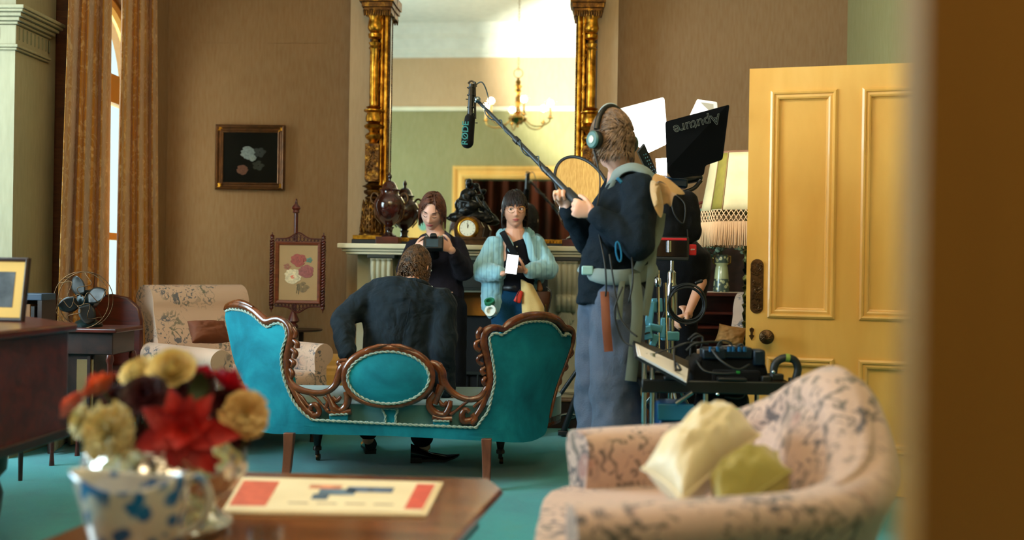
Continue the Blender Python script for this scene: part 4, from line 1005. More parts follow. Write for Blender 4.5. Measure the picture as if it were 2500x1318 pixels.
M['shirt_dark'] = fabric('overshirt_black_brown', (30, 26, 34), .95, .1, .5, 300, .15, fold=1.5)
F = fwd*-1
P = lambda x, y, d=0: at(x, y, D+d)
cloth([('t', [P(1064, 580, .03), P(1064, 592, .03), P(1066, 625, .03), P(1070, 680, .03), P(1080, 735, .02), P(1084, 778, .02)], [.09, .155, .19, .165, .145, .15], (F, .62)),
       ('c', j['shl'], j['ell'], .062, .070), ('c', j['ell'], V(j['wrl'])*.82+V(j['ell'])*.18, .068, .044), ('c', j['shr'], j['elr'], .062, .070), ('c', j['elr'], V(j['wrr'])*.82+V(j['elr'])*.18, .068, .044),
       ('c', P(1040, 592, .03), P(1090, 590, .03), .06, .06)], 'overshirt', M['shirt_dark'], b1, disp=.006, dscale=.06)
mb = MB()
for s, pts in ((-1, [(1047, 572, .02), (1040, 580, -.06), (1044, 600, -.115), (1056, 610, -.13)]), (1, [(1083, 568, .02), (1092, 578, -.05), (1090, 596, -.11), (1082, 606, -.13)])):
    mb.tube(catmull([P(*q) for q in pts], 4), [.02]*5+[.024]*4+[.018]*3+[.008], 10, ell=(F, .35))
mb.build('collar', fabric('collar_grey', (52, 48, 58)), b1, smooth=60)
for q in ((1054, 700), (1060, 740), (1052, 660)): MB().lathe([(.001, 0), (.006, 0), (.006, .003), (.001, .003)], P(q[0], q[1], -.125), 12, axis=F).build('button', M['cream_paint'], b1)
MB().tube([P(1064, 584, -.03), P(1065, 600, -.075)], [.05, .04], 16, ell=(F, .6)).build('undershirt', fabric('khaki_tee', (62, 56, 38)), b1)
M['trousers_black'] = fabric('trousers_black', (16, 18, 24), .9, .1, .4, fold=1.5)
cloth([('c', j['pelvis'], j['hipl'], .125, .10), ('c', j['pelvis'], j['hipr'], .125, .10), ('c', j['hipl'], j['knl'], .10, .085), ('c', j['knl'], V(j['anl'])+V((0, 0, .02)), .085, .075), ('c', j['hipr'], j['knr'], .10, .085), ('c', j['knr'], V(j['anr'])+V((0, 0, .02)), .085, .075)], 'trousers', M['trousers_black'], b1, .012)
def shoes(b, j, mat, w=.045, h=.05):
    for s in 'lr':
        a = V(j['an'+s]); t = V(j['toe'+s]); d = (t-a); d.z = 0; d.normalize(); hz = a.z-.09
        mb = MB(); mb.cap(V((a.x, a.y, hz+.05))-d*.04, V((t.x, t.y, hz+.035)), w*.9, w*.75, 14); mb.cap(V((a.x, a.y, hz+.05)), V((a.x, a.y, hz+.11)), w, w*.95)
        o = mb.build('shoe', mat, b, smooth=180)
        for v in o.data.vertices:
            wz = (world_of(o) @ v.co).z
            if wz < hz+.004: v.co.z += hz+.004-wz
shoes(b1, j, M['black'])
# the small camera in the hands
cm = thing('camera', 'small black camera held in both hands by the person in the dark overshirt', 'camera', camc-V((0, 0, .03)))
x, y, z = basis(V((0, 0, 1)), r0); R3 = Matrix((r0, fwd, u0)).transposed() @ Matrix.Rotation(-.5, 3, 'X')
mb = MB(); mb.box(camc, (.125, .045, .085), M=R3); mb.box(camc+V((0, 0, .052)), (.05, .04, .03), M=R3, taper=.7); mb.build('camera_body', M['black'], cm, smooth=30, bevel=.008)
ax = R3 @ V((0, 1, -.25)); MB().lathe([(.033, 0), (.034, .03), (.031, .034), (.034, .05), (.034, .085), (.028, .088), (.026, .08)], camc+ax*.02, 24, axis=ax).build('lens', M['black_matte'], cm, smooth=40)
mb = MB(); mb.box(camc+R3 @ V((-.005, -.024, -.005)), (.075, .004, .055), M=R3); mb.build('screen', plain('camera_screen', (28, 54, 66), .15), cm, smooth=0)
mb = MB()
for q in ((.05, .0, .048), (.035, 0, .046), (-.045, 0, .047)): mb.lathe([(.010, 0), (.010, .010), (.008, .012), (.001, .012)], camc+R3 @ V(q), 14, axis=R3 @ V((0, 0, 1)))
mb.build('dial', M['steel'], cm, smooth=40)

# -------- 2. woman in the pale blue quilted jacket
D = 6.74
P = lambda x, y, d=0: at(x, y, D+d)
j = dict(neck=P(1257, 570), chest=P(1257, 632, .02), pelvis=P(1257, 732, .02), front=F, shl=P(1205, 600), shr=P(1310, 597), ell=P(1178, 662, -.06), elr=P(1336, 656, -.05),
         wrl=P(1228, 668, -.24), wrr=P(1284, 662, -.22), hipl=P(1232, 742, .02), hipr=P(1282, 742, .02))
legs_down(j, 1228, 1282, D+.02)
j['handl'] = dict(d=V((1, -.15, .35)), n=V((.2, -.2, 1)), side=V((-.2, -1, .3)), curl=(.5, .7, .4), spread=.05, s=.88)
j['handr'] = dict(d=V((-1, -.3, .25)), n=V((-.2, .5, .8)), side=V((0, -.5, 1)), curl=(.6, .8, .5), spread=.05, s=.88)
H2 = Head(P(1257, 512, -.05), V((.14, -1, -.04)), V((-.02, 0, 1)), 1.03)
p2_, b2 = person('person', 'person in pale blue quilted jacket and round glasses holding a glowing phone', j, H2, M['skin'], .0036, fat=.80)
H2.face(b2, gaze=(.7, -.1), lip=(186, 92, 86), brow=(34, 22, 20))
M['hair2'] = hairmat('hair_near_black', (12, 9, 10), (44, 30, 28))
hair_tufts(H2, 'hair', b2, M['hair2'], 1100, lambda d: (.052 if d.y > .45 else .088)*(.8+.35*max(0, d.z)), lambda d: (d.x*1.0, d.y*.9+.1, .0), lambda d: d.z > .42 or (d.y < .30 and d.z > -.15) or (d.y < -.2 and d.z > -.55), 1.11, .0034, 9, 9, .0006, .13, 1.05, 1.3)
# glasses
mb = MB()
for s in (-1, 1):
    mb.tube([H2.P(s*.031+.024*math.cos(a), .094, .000+.021*math.sin(a)) for a in [i*2*PI/24 for i in range(24)]], .0011, 6, closed=True)
    mb.tube([H2.P(s*.054, .094, .006), H2.P(s*.072, .07, .008), H2.P(s*.076, .0, .006)], .0012, 6)
mb.tube([H2.P(-.008, .095, .006), H2.P(0, .100, .009), H2.P(.008, .095, .006)], .0011, 6)
mb.build('glasses', M['gilt'], b2, smooth=60)
for s in (-1, 1):
    MB().sph(H2.P(s*.073, .0, -.035), .005, 8, 6).tube([H2.P(s*.073, .0, -.03), H2.P(s*.073, .0, -.01)], .001, 5).build('earring', M['brass'], b2, smooth=180)
t = NT('quilted_blue', .7); t.set('Sheen Weight', .4); co = t.co('Object', (1, 1, 1))
wv = t.n.new('ShaderNodeTexWave'); wv.inputs['Scale'].default_value = 9; wv.inputs['Distortion'].default_value = 1.2; wv.bands_direction = 'X'; t.L.new(co, wv.inputs[0])
n = t.noise(5, 4); t.color(t.mix(t.ramp(wv.outputs['Fac'], [(0, (.8, .8, .8)), (.07, (0, 0, 0))]), t.ramp(n, [(.3, lin(122, 176, 192)), (.7, lin(156, 202, 212))]), lin(92, 146, 170)))
t.bump(t.math('ADD', t.math('MULTIPLY', wv.outputs['Fac'], .35), t.math('MULTIPLY', t.noise(26, 3), 1.2)), .45, .010); M['quilt'] = t.m
jkt = [('c', j['shl'], j['ell'], .062, .074), ('c', j['ell'], V(j['wrl'])*.80+V(j['ell'])*.2, .072, .050), ('c', j['shr'], j['elr'], .062, .074), ('c', j['elr'], V(j['wrr'])*.80+V(j['elr'])*.2, .072, .050)]
# open front: two side shells and a back, so the shirt shows between them
jkt += [('t', [P(1214, 582, .02), P(1209, 610, .01), P(1208, 660, .0), P(1205, 710, .0), P(1204, 752, .0), P(1212, 772, -.0)], [.062, .078, .082, .084, .080, .05], (F, 1.15)),
        ('t', [P(1302, 580, .02), P(1306, 610, .01), P(1308, 660, .02), P(1306, 690, .03)], [.058, .068, .07, .06], (F, 1.15)),
        ('t', [P(1257, 580, .09), P(1257, 640, .10), P(1257, 700, .10), P(1255, 745, .10)], [.13, .15, .15, .14], (F, .35)),
        ('c', P(1228, 575, .05), P(1288, 573, .05), .05, .05)]
cloth(jkt, 'quilted_jacket', M['quilt'], b2, .008, 5, .007, .045)
mb = MB()
mb.tube(catmull([P(1238, 568, .03), P(1236, 578, -.05), P(1246, 598, -.11), P(1246, 615, -.13)], 4), [.018]*4+[.022]*5+[.020]*3+[.01], 10, ell=(F, .5))
mb.tube(catmull([P(1274, 562, .03), P(1284, 574, -.05), P(1294, 600, -.10), P(1300, 628, -.11), P(1310, 640, -.10)], 4), [.018]*4+[.026]*8+[.026]*4+[.01], 10, ell=(F, .45))
mb.build('jacket_collar', M['quilt'], b2, smooth=60)
M['shirt_black'] = fabric('shirt_black', (14, 16, 26), .85, .1, .3)
cloth([('t', [P(1262, 575, .0), P(1262, 600, -.01), P(1264, 640, -.02), P(1265, 690, -.02), P(1262, 712, -.02)], [.045, .085, .10, .105, .10], (F, .95))], 'shirt', M['shirt_black'], b2, .007, 3, .003)
for q in ((1262, 602, -.106), (1262, 636, -.12), (1264, 652, -.12), (1262, 618, -.112)): MB().lathe([(.001, 0), (.005, 0), (.005, .004), (.001, .005)], P(*q), 12, axis=F).build('button', M['cream_paint'], b2)
M['jeans'] = fabric('jeans_blue', (14, 62, 92), .9, .1, .4, 200, .2, fold=1.5)
cloth([('c', P(1236, 722, .02), P(1276, 722, .02), .10, .10), ('c', j['hipl'], j['knl'], .095, .072), ('c', j['knl'], V(j['anl'])+V((0, 0, .02)), .07, .055), ('c', j['hipr'], j['knr'], .095, .072), ('c', j['knr'], V(j['anr'])+V((0, 0, .02)), .07, .055)], 'jeans', M['jeans'], b2, .011)
MB().tube([P(1257+a*37, 703, -.0-.115*math.cos(a*1.2)) for a in (-1, -.5, 0, .5, 1)], [.018]*5, 8, ell=(F, .3)).build('belt', M['black'], b2, smooth=60)
shoes(b2, j, M['black'])
MB().tube(catmull([P(1226, 566, -.02), P(1234, 580, -.10), P(1248, 606, -.135), P(1262, 630, -.145), P(1280, 660, -.13), P(1300, 690, -.09)], 4), .021, 10, ell=(F, .18)).build('shoulder_strap', M['black_fabric'], b2, smooth=60)
MB().box(P(1268, 634, -.155), (.05, .008, .03), M=Matrix.Rotation(.6, 3, 'Y')).build('strap_buckle', M['black'], b2, bevel=.004)
# things she carries
pc = P(1250, 645, -.34)
ph = thing('phone', 'phone with a glowing white screen in the hands of the person in blue', 'phone', pc-V((0, 0, .07)))
Rp = Matrix.Rotation(.12, 3, 'Y')
MB().box(pc, (.078, .010, .125), M=Rp).build('case', M['black'], ph, smooth=30, bevel=.006)
MB().box(pc-V((0, .0065, 0)), (.070, .002, .117), M=Rp).build('screen', emit('phone_screen', (255, 255, 250), 9), ph, smooth=30)
tw = thing('beige_cloth', 'beige microfibre cloth hanging from the belt of the person in blue', 'cloth', P(1298, 790, -.16))
def fn(u, v):
    xx = 1273+u*(26+26*min(1, v*1.8))+4*v; yy = 682+v*112+14*u*(1-v); return P(xx, yy, -.13-.04*math.sin(u*PI)-.012*math.sin(u*9)*v)
tw2 = MB().grid(fn, 24, 24).build('cloth_sheet', fabric('cloth_beige', (222, 190, 126), .95, .5, .5, 120), tw, smooth=180, solid=.012)
rp = thing('red_pouch', 'small red zipped pouch on the belt of the person in blue', 'pouch', P(1268, 742, -.17))
MB().box(P(1267, 724, -.16), (.050, .035, .080), M=Matrix.Rotation(.35, 3, 'Y'), taper=.6).build('pouch_body', plain('red_nylon', (206, 44, 24), .5), rp, bevel=.012, bseg=3)
MB().tube([P(1262, 740, -.20), P(1262, 722, -.215), P(1270, 706, -.19)], .003, 6).build('zip', M['black'], rp)
bp = thing('tool_bag', 'open brown leather tool bag on the hip of the person in blue', 'bag', P(1328, 790, -.05))
mb = MB().lathe([(.04, -.10), (.055, -.085), (.06, -.02), (.066, .04), (.060, .045), (.05, -.01)], P(1320, 728, -.03), 20, sy=.6, x=r0); mb.build('bag_body', plain('leather_brown', (84, 46, 22), .6, var=.3), bp, smooth=50)
MB().cap(P(1318, 705, -.05), P(1316, 688, -.05), .02, .012).build('leather_roll', plain('leather_tan', (150, 92, 44), .6), bp)
MB().tube(catmull([P(1334, 700, -.05), P(1345, 712, -.06), P(1344, 735, -.06), P(1338, 760, -.07), P(1332, 775, -.07)], 4), .005, 6).build('bag_strap', M['slate'], bp)
MB().box(P(1332, 752, -.09), (.008, .01, .05)).build('clip', M['brass'], bp, bevel=.002)
for i, (a, b, r, rgb, lab) in enumerate(((1199, 760, .038, (222, 224, 214), 'roll of white tape clipped below the blue jacket hem'), (1196, 740, .034, (40, 120, 84), 'roll of green tape clipped above the white one at the jacket hem'))):
    tp = MB().lathe([(r*.62, 0), (r, 0), (r, .022), (r*.62, .022), (r*.62, 0)], P(a, b, -.15+i*.02), 28, axis=(-.3, -1, .35 if i == 0 else 1.5)).build('tape_roll', plain('tape_%d' % i, rgb, .4, var=.04), smooth=40)
    tag(tp, lab, 'tape')
MB().tube(catmull([P(1206, 745, -.14), P(1212, 765, -.16), P(1202, 742, -.15)], 4), .003, 6).build('tape_cord', plain('cord_red', (160, 30, 40)), tp)

# -------- 3. seated man with his back to the camera
D = 5.42
P = lambda x, y, d=0: at(x, y, D+d)
j = dict(neck=P(1008, 692, .14), chest=P(1000, 770, .10), pelvis=P(965, 950, .0), front=fwd*.97+V((0, 0, -.25)), shl=P(908, 722, .08), shr=P(1078, 742, .05), ell=P(836, 778, -.02), elr=P(1082, 862, -.06),
         wrl=P(846, 868, -.24), wrr=P(1090, 958, .0), hipl=P(930, 960, .06), hipr=P(1005, 962, .06))
tl = onZ(898, 1108, 0); tr = onZ(1030, 1126, 0)
j.update(foot=.12, knl=V((tl.x, tl.y+.10, .47)), knr=V((tr.x+.06, tr.y+.14, .48)), anl=V((tl.x, tl.y, .09)), anr=V((tr.x, tr.y, .09)), toel=V((tl.x-.06, tl.y+.15, .04)), toer=V((tr.x+.19, tr.y-.01, .035)))
j['handl'] = dict(d=V((.5, .4, -.5)), n=V((.3, -.1, -1)), side=V((1, 0, .3)), curl=(.5, .7, .4), s=1.0)
j['handr'] = dict(d=V((.5, .1, -.25)), n=V((0, 0, -1)), side=V((-.3, 1, 0)), curl=(.15, .25, .2), spread=.3, s=1.0)
H3 = Head(P(1014, 654, .20), V((.25, .85, -.42)), V((.1, .3, 1)), 1.0)
p3_, b3 = person('person', 'person in a dark suit seated on the turquoise loveseat with back to the camera', j, H3, M['skin'], .006)
M['hair3'] = hairmat('hair_brown_curly', (30, 20, 13), (108, 74, 44))
hair_tufts(H3, 'hair', b3, M['hair3'], 2300, lambda d: .045, lambda d: (d.x*.5+.3, -.3, .3), lambda d: d.y < .45 and d.z > -.78 or d.z > .5, 1.12, .0030, 21, 6, .0013, .30, 1.07, .8, tip=.4)
t = NT('suit_wool', .85); t.set('Sheen Weight', .03); t.set('Specular IOR Level', .25); co = t.co(); n = t.noise(60, 3, t.co(scale=(1, 1, .1)))
t.color(t.mix(t.noise(4, 4), t.ramp(n, [(.3, lin(8, 19, 28)), (.7, lin(18, 34, 43))]), lin(12, 26, 36))); f = t.noise(6, 3, None, .5, 1.2); t.bump(t.math('ADD', t.math('MULTIPLY', f, 4), t.math('MULTIPLY', t.noise(300, 2), .04)), .5, .02); M['suit'] = t.m
cloth([('t', [P(1002, 692, .12), P(996, 706, .10), P(990, 740, .07), P(984, 800, .04), P(975, 870, .0), P(966, 940, -.02), P(962, 985, -.02)], [.09, .20, .235, .215, .195, .20, .20], (fwd, .62)),
       ('c', P(925, 712, .09), P(1070, 735, .07), .075, .072), ('c', j['shl'], j['ell'], .080, .064), ('c', j['ell'], V(j['wrl'])*.9+V(j['ell'])*.1, .064, .050), ('c', j['shr'], j['elr'], .085, .070), ('c', j['elr'], V(j['wrr'])*.9+V(j['elr'])*.1, .070, .052)],
      'suit_jacket', M['suit'], b3, .008, 4, .011, .085)
mb = MB().tube(catmull([P(975, 700, .14), P(985, 690, .06), P(1010, 687, .03), P(1038, 694, .06), P(1050, 706, .14)], 5), .016, 10, ell=(V((0, 0, 1)), 1.2)); mb.build('jacket_collar', M['suit'], b3, smooth=60)
# centre seam and elbow folds
mb = MB().tube(catmull([P(1006, 702, -.01), P(1000, 745, -.085), P(990, 800, -.105), P(980, 860, -.13)], 5), .0022, 6); mb.build('back_seam', M['suit'], b3)
cloth([('c', j['pelvis'], j['hipl'], .13, .11), ('c', j['pelvis'], j['hipr'], .13, .11), ('c', j['hipl'], j['knl'], .10, .08), ('c', j['knl'], V(j['anl'])+V((0, 0, .05)), .08, .062), ('c', j['hipr'], j['knr'], .10, .08), ('c', j['knr'], V(j['anr'])+V((0, 0, .05)), .08, .066)], 'trousers', M['trousers_black'], b3, .011)
M['patent'] = plain('patent_leather', (8, 10, 16), .12, var=.2, Coat_Weight=.8)
def dress_shoe(b, heel, toe, w=.046):
    heel = V(heel); toe = V(toe); d = toe-heel; L = d.length; x = d.normalized(); y = V((0, 0, 1)).cross(x)
    def fn(u, v):
        a = 2*PI*u; s = v; ww = w*(.80+.25*math.sin(s*2.6))*(1-max(0, s-.72)**2*9.5) if s < 1 else .002
        ww = max(ww, .006); top = .105*(1-s/.42)+.055*(s/.42) if s < .42 else .055-.026*((s-.42)/.58); toeup = .018*max(0, s-.75)/.25
        c = math.cos(a); si = math.sin(a); zz = .016+toeup+ (si*.5+.5)*(top-.016) ; k = (1-.35*max(0, si)) 
        return heel+x*(s*L)+y*(c*ww*k)+V((0, 0, zz))
    mb = MB().grid(fn, 24, 24, cu=True); n0 = 0
    mb.f.append(tuple(range(24))); mb.f.append(tuple(23*24+i for i in reversed(range(24))))
    o = mb.build('shoe', M['patent'], b, smooth=60)
    mb = MB().prism([(0, -.8), (0, .8), (.22, .9), (.23, -.9)], lambda a, c: heel+x*(a*L)+y*(c*w*.9), lambda a, c: heel+x*(a*L)+y*(c*w*.9)+V((0, 0, .03)))
    mb.prism([(0.2, -.85), (.2, .85), (.45, .8), (.7, 1.02), (.9, .6), (.98, 0), (.9, -.6), (.7, -1.02), (.45, -.8)], lambda a, c: heel+x*(a*L)+y*(c*w)+V((0, 0, .008+.022*max(0, a-.7)/.3)), lambda a, c: heel+x*(a*L)+y*(c*w)+V((0, 0, .018+.022*max(0, a-.7)/.3)))
    mb.build('shoe_sole', M['black'], o, smooth=30)
h = onZ(1002, 1128, 0); tt = onZ(1116, 1120, 0); dress_shoe(b3, h, V((h.x+.27, h.y+.04, 0)))
h = onZ(905, 1108, 0); dress_shoe(b3, h, h+V((-.07, .27, 0)), .044)

# -------- 4. boom operator
D = 4.66
P = lambda x, y, d=0: at(x, y, D+d)
tf = V((-.75, .66, 0))                                         # where the chest points
j = dict(neck=P(1520, 430, .02), chest=P(1530, 510, .0), pelvis=P(1500, 715, .02), front=tf, shl=P(1560, 462, -.15), shr=P(1512, 470, .16), ell=P(1556, 594, -.22), elr=P(1440, 590, .16),
         wrl=P(1436, 535, -.20), wrr=P(1392, 492, .05), hipl=P(1508, 730, -.07), hipr=P(1478, 730, .09))
a = P(1520, 1000, -.10); b = P(1470, 1000, .14)
j.update(anl=V((a.x, a.y, .09)), anr=V((b.x, b.y, .09)), toel=V((a.x-.12, a.y+.08, .045)), toer=V((b.x-.12, b.y+.08, .045)))
for s in 'lr': j['kn'+s] = (V(j['hip'+s])+j['an'+s])/2+tf*.02
PA, PB = P(1166, 246, .45), P(1452, 536, -.17)                  # boom pole: tip and butt
pd = (PB-PA).normalized()
def grip(px, py):                                               # nearest point of the pole to a pixel column
    t = min((i/400 for i in range(401)), key=lambda t: abs(((PA+(PB-PA)*t)-CAM).dot(rgt)/dep(PA+(PB-PA)*t)*FPX+CXP-px)); return PA+(PB-PA)*t
gU, gL = grip(1379, 0), grip(1425, 0)
j['wrr'] = gU+V((.015, .03, -.085)); j['handr'] = dict(d=V((-.25, -.35, .9)), n=V((-.3, -.9, -.2)), side=-pd, curl=(1.1, 1.2, .8), spread=.0, s=1.0, thumb=(.85, .2, .45), tcurl=.5)
j['wrl'] = gL+V((.045, -.055, -.025)); j['handl'] = dict(d=V((-.85, .1, .25)), n=V((.2, 1, .1)), side=V((.2, 0, 1)), curl=(.9, 1.1, .8), spread=.0, s=1.0, thumb=(.7, .5, .4), tcurl=.4)
MB().box(P(1512, 440, -.16), (.03, .012, .014), M=Matrix.Rotation(.8, 3, 'Y')).build('harness_clip', M['bluemetal'], None, bevel=.003)
H4 = Head(P(1494, 342, .0), V((-.62, .78, -.10)), V((0, 0, 1)), 1.12)
p4_, b4 = person('person', 'boom operator in a dark sweater with headphones and a grey harness, holding the boom pole', j, H4, M['skin2'], .0045)
bpy.data.objects['harness_clip'].parent = b4; bpy.data.objects['harness_clip'].matrix_parent_inverse = world_of(b4).inverted()
M['hair4'] = hairmat('hair_light_brown', (64, 48, 36), (142, 112, 86))
hair_tufts(H4, 'hair', b4, M['hair4'], 2300, lambda d: .045+.03*max(0, d.z), lambda d: (d.x*.3, .6, .35-.6*(d.z < .2)), lambda d: d.y < .55 and d.z > -.62 and (d.y < .1 or d.z > -.1) or d.z > .55, 1.10, .0029, 31, 6, .0006, .20, 1.05, .6)
M['sweater'] = fabric('sweater_navy_black', (12, 26, 38), .85, .35, .5, 260, .15, fold=2.2, foldscale=8, tint=(60, 120, 160))
cloth([('t', [P(1522, 426, .02), P(1532, 438, .0), P(1542, 470, .0), P(1530, 550, .0), P(1510, 640, .0), P(1498, 700, .02), P(1492, 750, .02)], [.07, .125, .165, .185, .20, .20, .19], (tf, .70)),
       ('c', j['shl'], j['ell'], .080, .076), ('c', j['ell'], V(j['wrl'])*.86+V(j['ell'])*.14, .076, .052), ('c', j['shr'], j['elr'], .088, .074), ('c', j['elr'], V(j['wrr'])*.86+V(j['elr'])*.14, .074, .050)],
      'sweater', M['sweater'], b4, .008, 5, .010, .075)
M['trousers_grey'] = fabric('trousers_slate', (84, 92, 110), .9, .3, .5, 260, .15, fold=2.5, foldscale=6, tint=(90, 150, 200))
cloth([('c', P(1505, 730, -.04), P(1482, 730, .06), .135, .13), ('c', j['hipl'], j['knl'], .125, .12), ('c', j['knl'], V(j['anl'])+V((0, 0, .0)), .12, .115), ('c', j['hipr'], j['knr'], .125, .12), ('c', j['knr'], V(j['anr'])+V((0, 0, .0)), .12, .11)], 'trousers', M['trousers_grey'], b4, .010, 5, .012, .10)
shoes(b4, j, M['black'])
M['grey_web'] = fabric('grey_webbing', (120, 136, 138), .85, .2, .3)
M['grey_web2'] = fabric('grey_green_webbing', (104, 112, 102), .85, .2, .3)
def strap(pts, w, mat, name='harness_strap', parent=b4, n=5, flat=F, ratio=.22):
    return MB().tube(catmull([P(*q) for q in pts], n), w, 10, ell=(flat, ratio)).build(name, mat, parent, smooth=60)
mb = MB().tube(catmull([P(1480, 466, -.02), P(1494, 438, -.08), P(1516, 416, -.10), P(1546, 408, -.12), P(1580, 420, -.14), P(1600, 446, -.14)], 5), [.014+.018*math.sin(PI*min(1, i/25)) for i in range(26)], 12, ell=(V((0, -.6, .8)), .45)); mb.build('harness_yoke', M['grey_web'], b4, smooth=60)
strap([(1484, 462, -.06), (1476, 490, -.06), (1466, 520, -.04), (1462, 560, -.02)], .016, M['grey_web'])
strap([(1500, 440, -.12), (1480, 480, -.10), (1470, 510, -.10), (1474, 540, -.16)], .010, M['grey_web'])
strap([(1615, 520, -.13), (1608, 570, -.16), (1590, 610, -.2), (1566, 640, -.2), (1556, 660, -.2)], .020, M['grey_web2'])
# waist belt and hanging straps
mb = MB().tube(catmull([P(1418, 652, .02), P(1440, 664, -.12), P(1480, 676, -.18), P(1530, 676, -.19), P(1575, 668, -.12), P(1600, 655, .0)], 5), [.026]*6+[.034]*20, 12, ell=(F, .35)); mb.build('waist_belt', M['grey_web'], b4, smooth=60)
MB().box(P(1434, 660, -.145), (.05, .02, .04)).build('belt_buckle', plain('buckle_pale', (150, 196, 200), .3), b4, bevel=.005)
strap([(1548, 668, -.22), (1556, 740, -.22), (1552, 820, -.22), (1540, 930, -.23)], .026, M['grey_web2'], 'hanging_strap')
strap([(1598, 560, -.16), (1592, 640, -.19), (1586, 700, -.2), (1574, 770, -.2)], .018, M['grey_web2'], 'hanging_strap')
strap([(1520, 680, -.2), (1514, 730, -.21), (1512, 780, -.21)], .014, M['grey_web2'], 'hanging_strap')
strap([(1476, 712, -.20), (1480, 790, -.25), (1486, 858, -.26)], .020, plain('leather_strap', (112, 56, 32), .6, var=.15), 'leather_strap')
mb = MB()
for q in ((1510, 614, -.27),): 
    c = P(*q); mb.tube([c+V((.011*math.cos(a)-.006*math.sin(a), 0, .042*math.sin(a))) for a in [i*2*PI/16 for i in range(16)]], .004, 6, closed=True)
mb.build('carabiner', M['bluemetal'], b4, smooth=60)
mb = MB()
for pts in ([(1460, 560, -.12), (1476, 640, -.22), (1480, 700, -.22), (1476, 740, -.2)], [(1488, 620, -.24), (1510, 760, -.26), (1530, 800, -.28), (1556, 822, -.3)], [(1520, 700, -.25), (1500, 760, -.26), (1520, 830, -.26), (1560, 850, -.3)], [(1540, 600, -.25), (1545, 680, -.26), (1535, 740, -.26)]):
    mb.tube(catmull([P(*q) for q in pts], 6), .004, 6)
mb.build('harness_cable', M['rubber'], b4, smooth=180)
# headphones
hp = thing('headphones', 'black over-ear headphones worn by the boom operator', 'headphones', H4.c+V((0, 0, -.1)))
for s in (-1, 1):
    c = H4.P(s*.079, -.005, -.008); axx = (H4.x*s).normalized()
    MB().lathe([(.030, 0), (.040, .004), (.042, .014), (.040, .024), (.038, .028)], c, 28, axis=axx).build('ear_cup', M['black'], hp, smooth=40)
    MB().lathe([(.038, .028), (.040, .034), (.034, .040), (.026, .040), (.001, .040)], c, 28, axis=axx).build('cup_rim', plain('cup_teal', (60, 104, 104), .4), hp, smooth=40)
    MB().lathe([(.018, .040), (.018, .043), (.014, .045), (.001, .044)], c, 24, axis=axx).build('badge', plain('badge_silver', (198, 206, 196), .3, .3), hp, smooth=40)
MB().tube([H4.P(.090*math.cos(a), -.008, .118*math.sin(a)*1.16-.0) for a in [PI*i/24 for i in range(2, 23)]], .014, 10, ell=(H4.y, 1)).build('headband', M['black'], hp, smooth=60)
MB().tube([H4.P(.094*math.cos(a), -.008, .126*math.sin(a)*1.16) for a in [PI*i/24 for i in range(10, 22)]], .007, 8).build('band_strip', plain('band_pale', (176, 196, 210), .3), hp, smooth=60)
MB().tube(catmull([H4.P(-.09, .01, -.045), P(1464, 430, -.08), P(1462, 480, -.1), P(1452, 520, -.16), P(1448, 540, -.2)], 8), .0035, 6).build('cable', M['rubber'], hp, smooth=180)

# -------- 5. assistant stooping behind the film light
D = 5.75
P = lambda x, y, d=0: at(x, y, D+d)
j = dict(neck=P(1662, 590), chest=P(1655, 640, .02), pelvis=P(1640, 740, .10), front=F, shl=P(1622, 610), shr=P(1682, 616), ell=P(1620, 690, .06), elr=P(1712, 688, -.04), wrl=P(1650, 742, .0), wrr=P(1680, 766, -.16),
         hipl=P(1625, 750, .08), hipr=P(1662, 750, .08))
legs_down(j, 1620, 1668, D+.1)
j['handl'] = dict(d=V((.5, -.5, -.2)), n=V((.3, -.3, -1)), side=V((1, 0, .3)), curl=(.6, .7, .5), s=.9); j['handr'] = dict(d=V((-.8, -.4, -.3)), n=V((-.2, -.3, -1)), side=V((-.3, -1, 0)), curl=(.7, .8, .5), s=.9)
H5 = Head(P(1656, 535, -.05), V((-.3, -1, -.6)), V((0, 0, 1)), .95)
p5_, b5 = person('person', 'assistant in a dark top with a bare elbow, mostly hidden behind the film light stand', j, H5, M['skin'], .006, fat=.9)
hair_tufts(H5, 'hair', b5, M['hair2'], 260, lambda d: .08, lambda d: (d.x, d.y, .1), lambda d: d.z > .4 or (d.y < .2 and d.z > -.3), 1.1, .007, 5, 6)
cloth([('t', [P(1662, 592), P(1660, 610), P(1655, 650, .02), P(1645, 720, .08), P(1640, 760, .1)], [.10, .175, .19, .185, .19], (F, .80)), ('c', j['shl'], j['ell'], .07, .062), ('c', j['ell'], j['wrl'], .062, .05), ('c', j['shr'], V(j['shr'])*.35+V(j['elr'])*.65, .075, .068)], 'top', M['black_fabric'], b5, .010)
cloth([('c', j['pelvis'], j['hipl'], .12, .10), ('c', j['pelvis'], j['hipr'], .12, .10), ('c', j['hipl'], j['knl'], .10, .08), ('c', j['knl'], V(j['anl']), .08, .07), ('c', j['hipr'], j['knr'], .10, .08), ('c', j['knr'], V(j['anr']), .08, .07)], 'trousers', M['trousers_black'], b5, .013)
shoes(b5, j, M['black'])
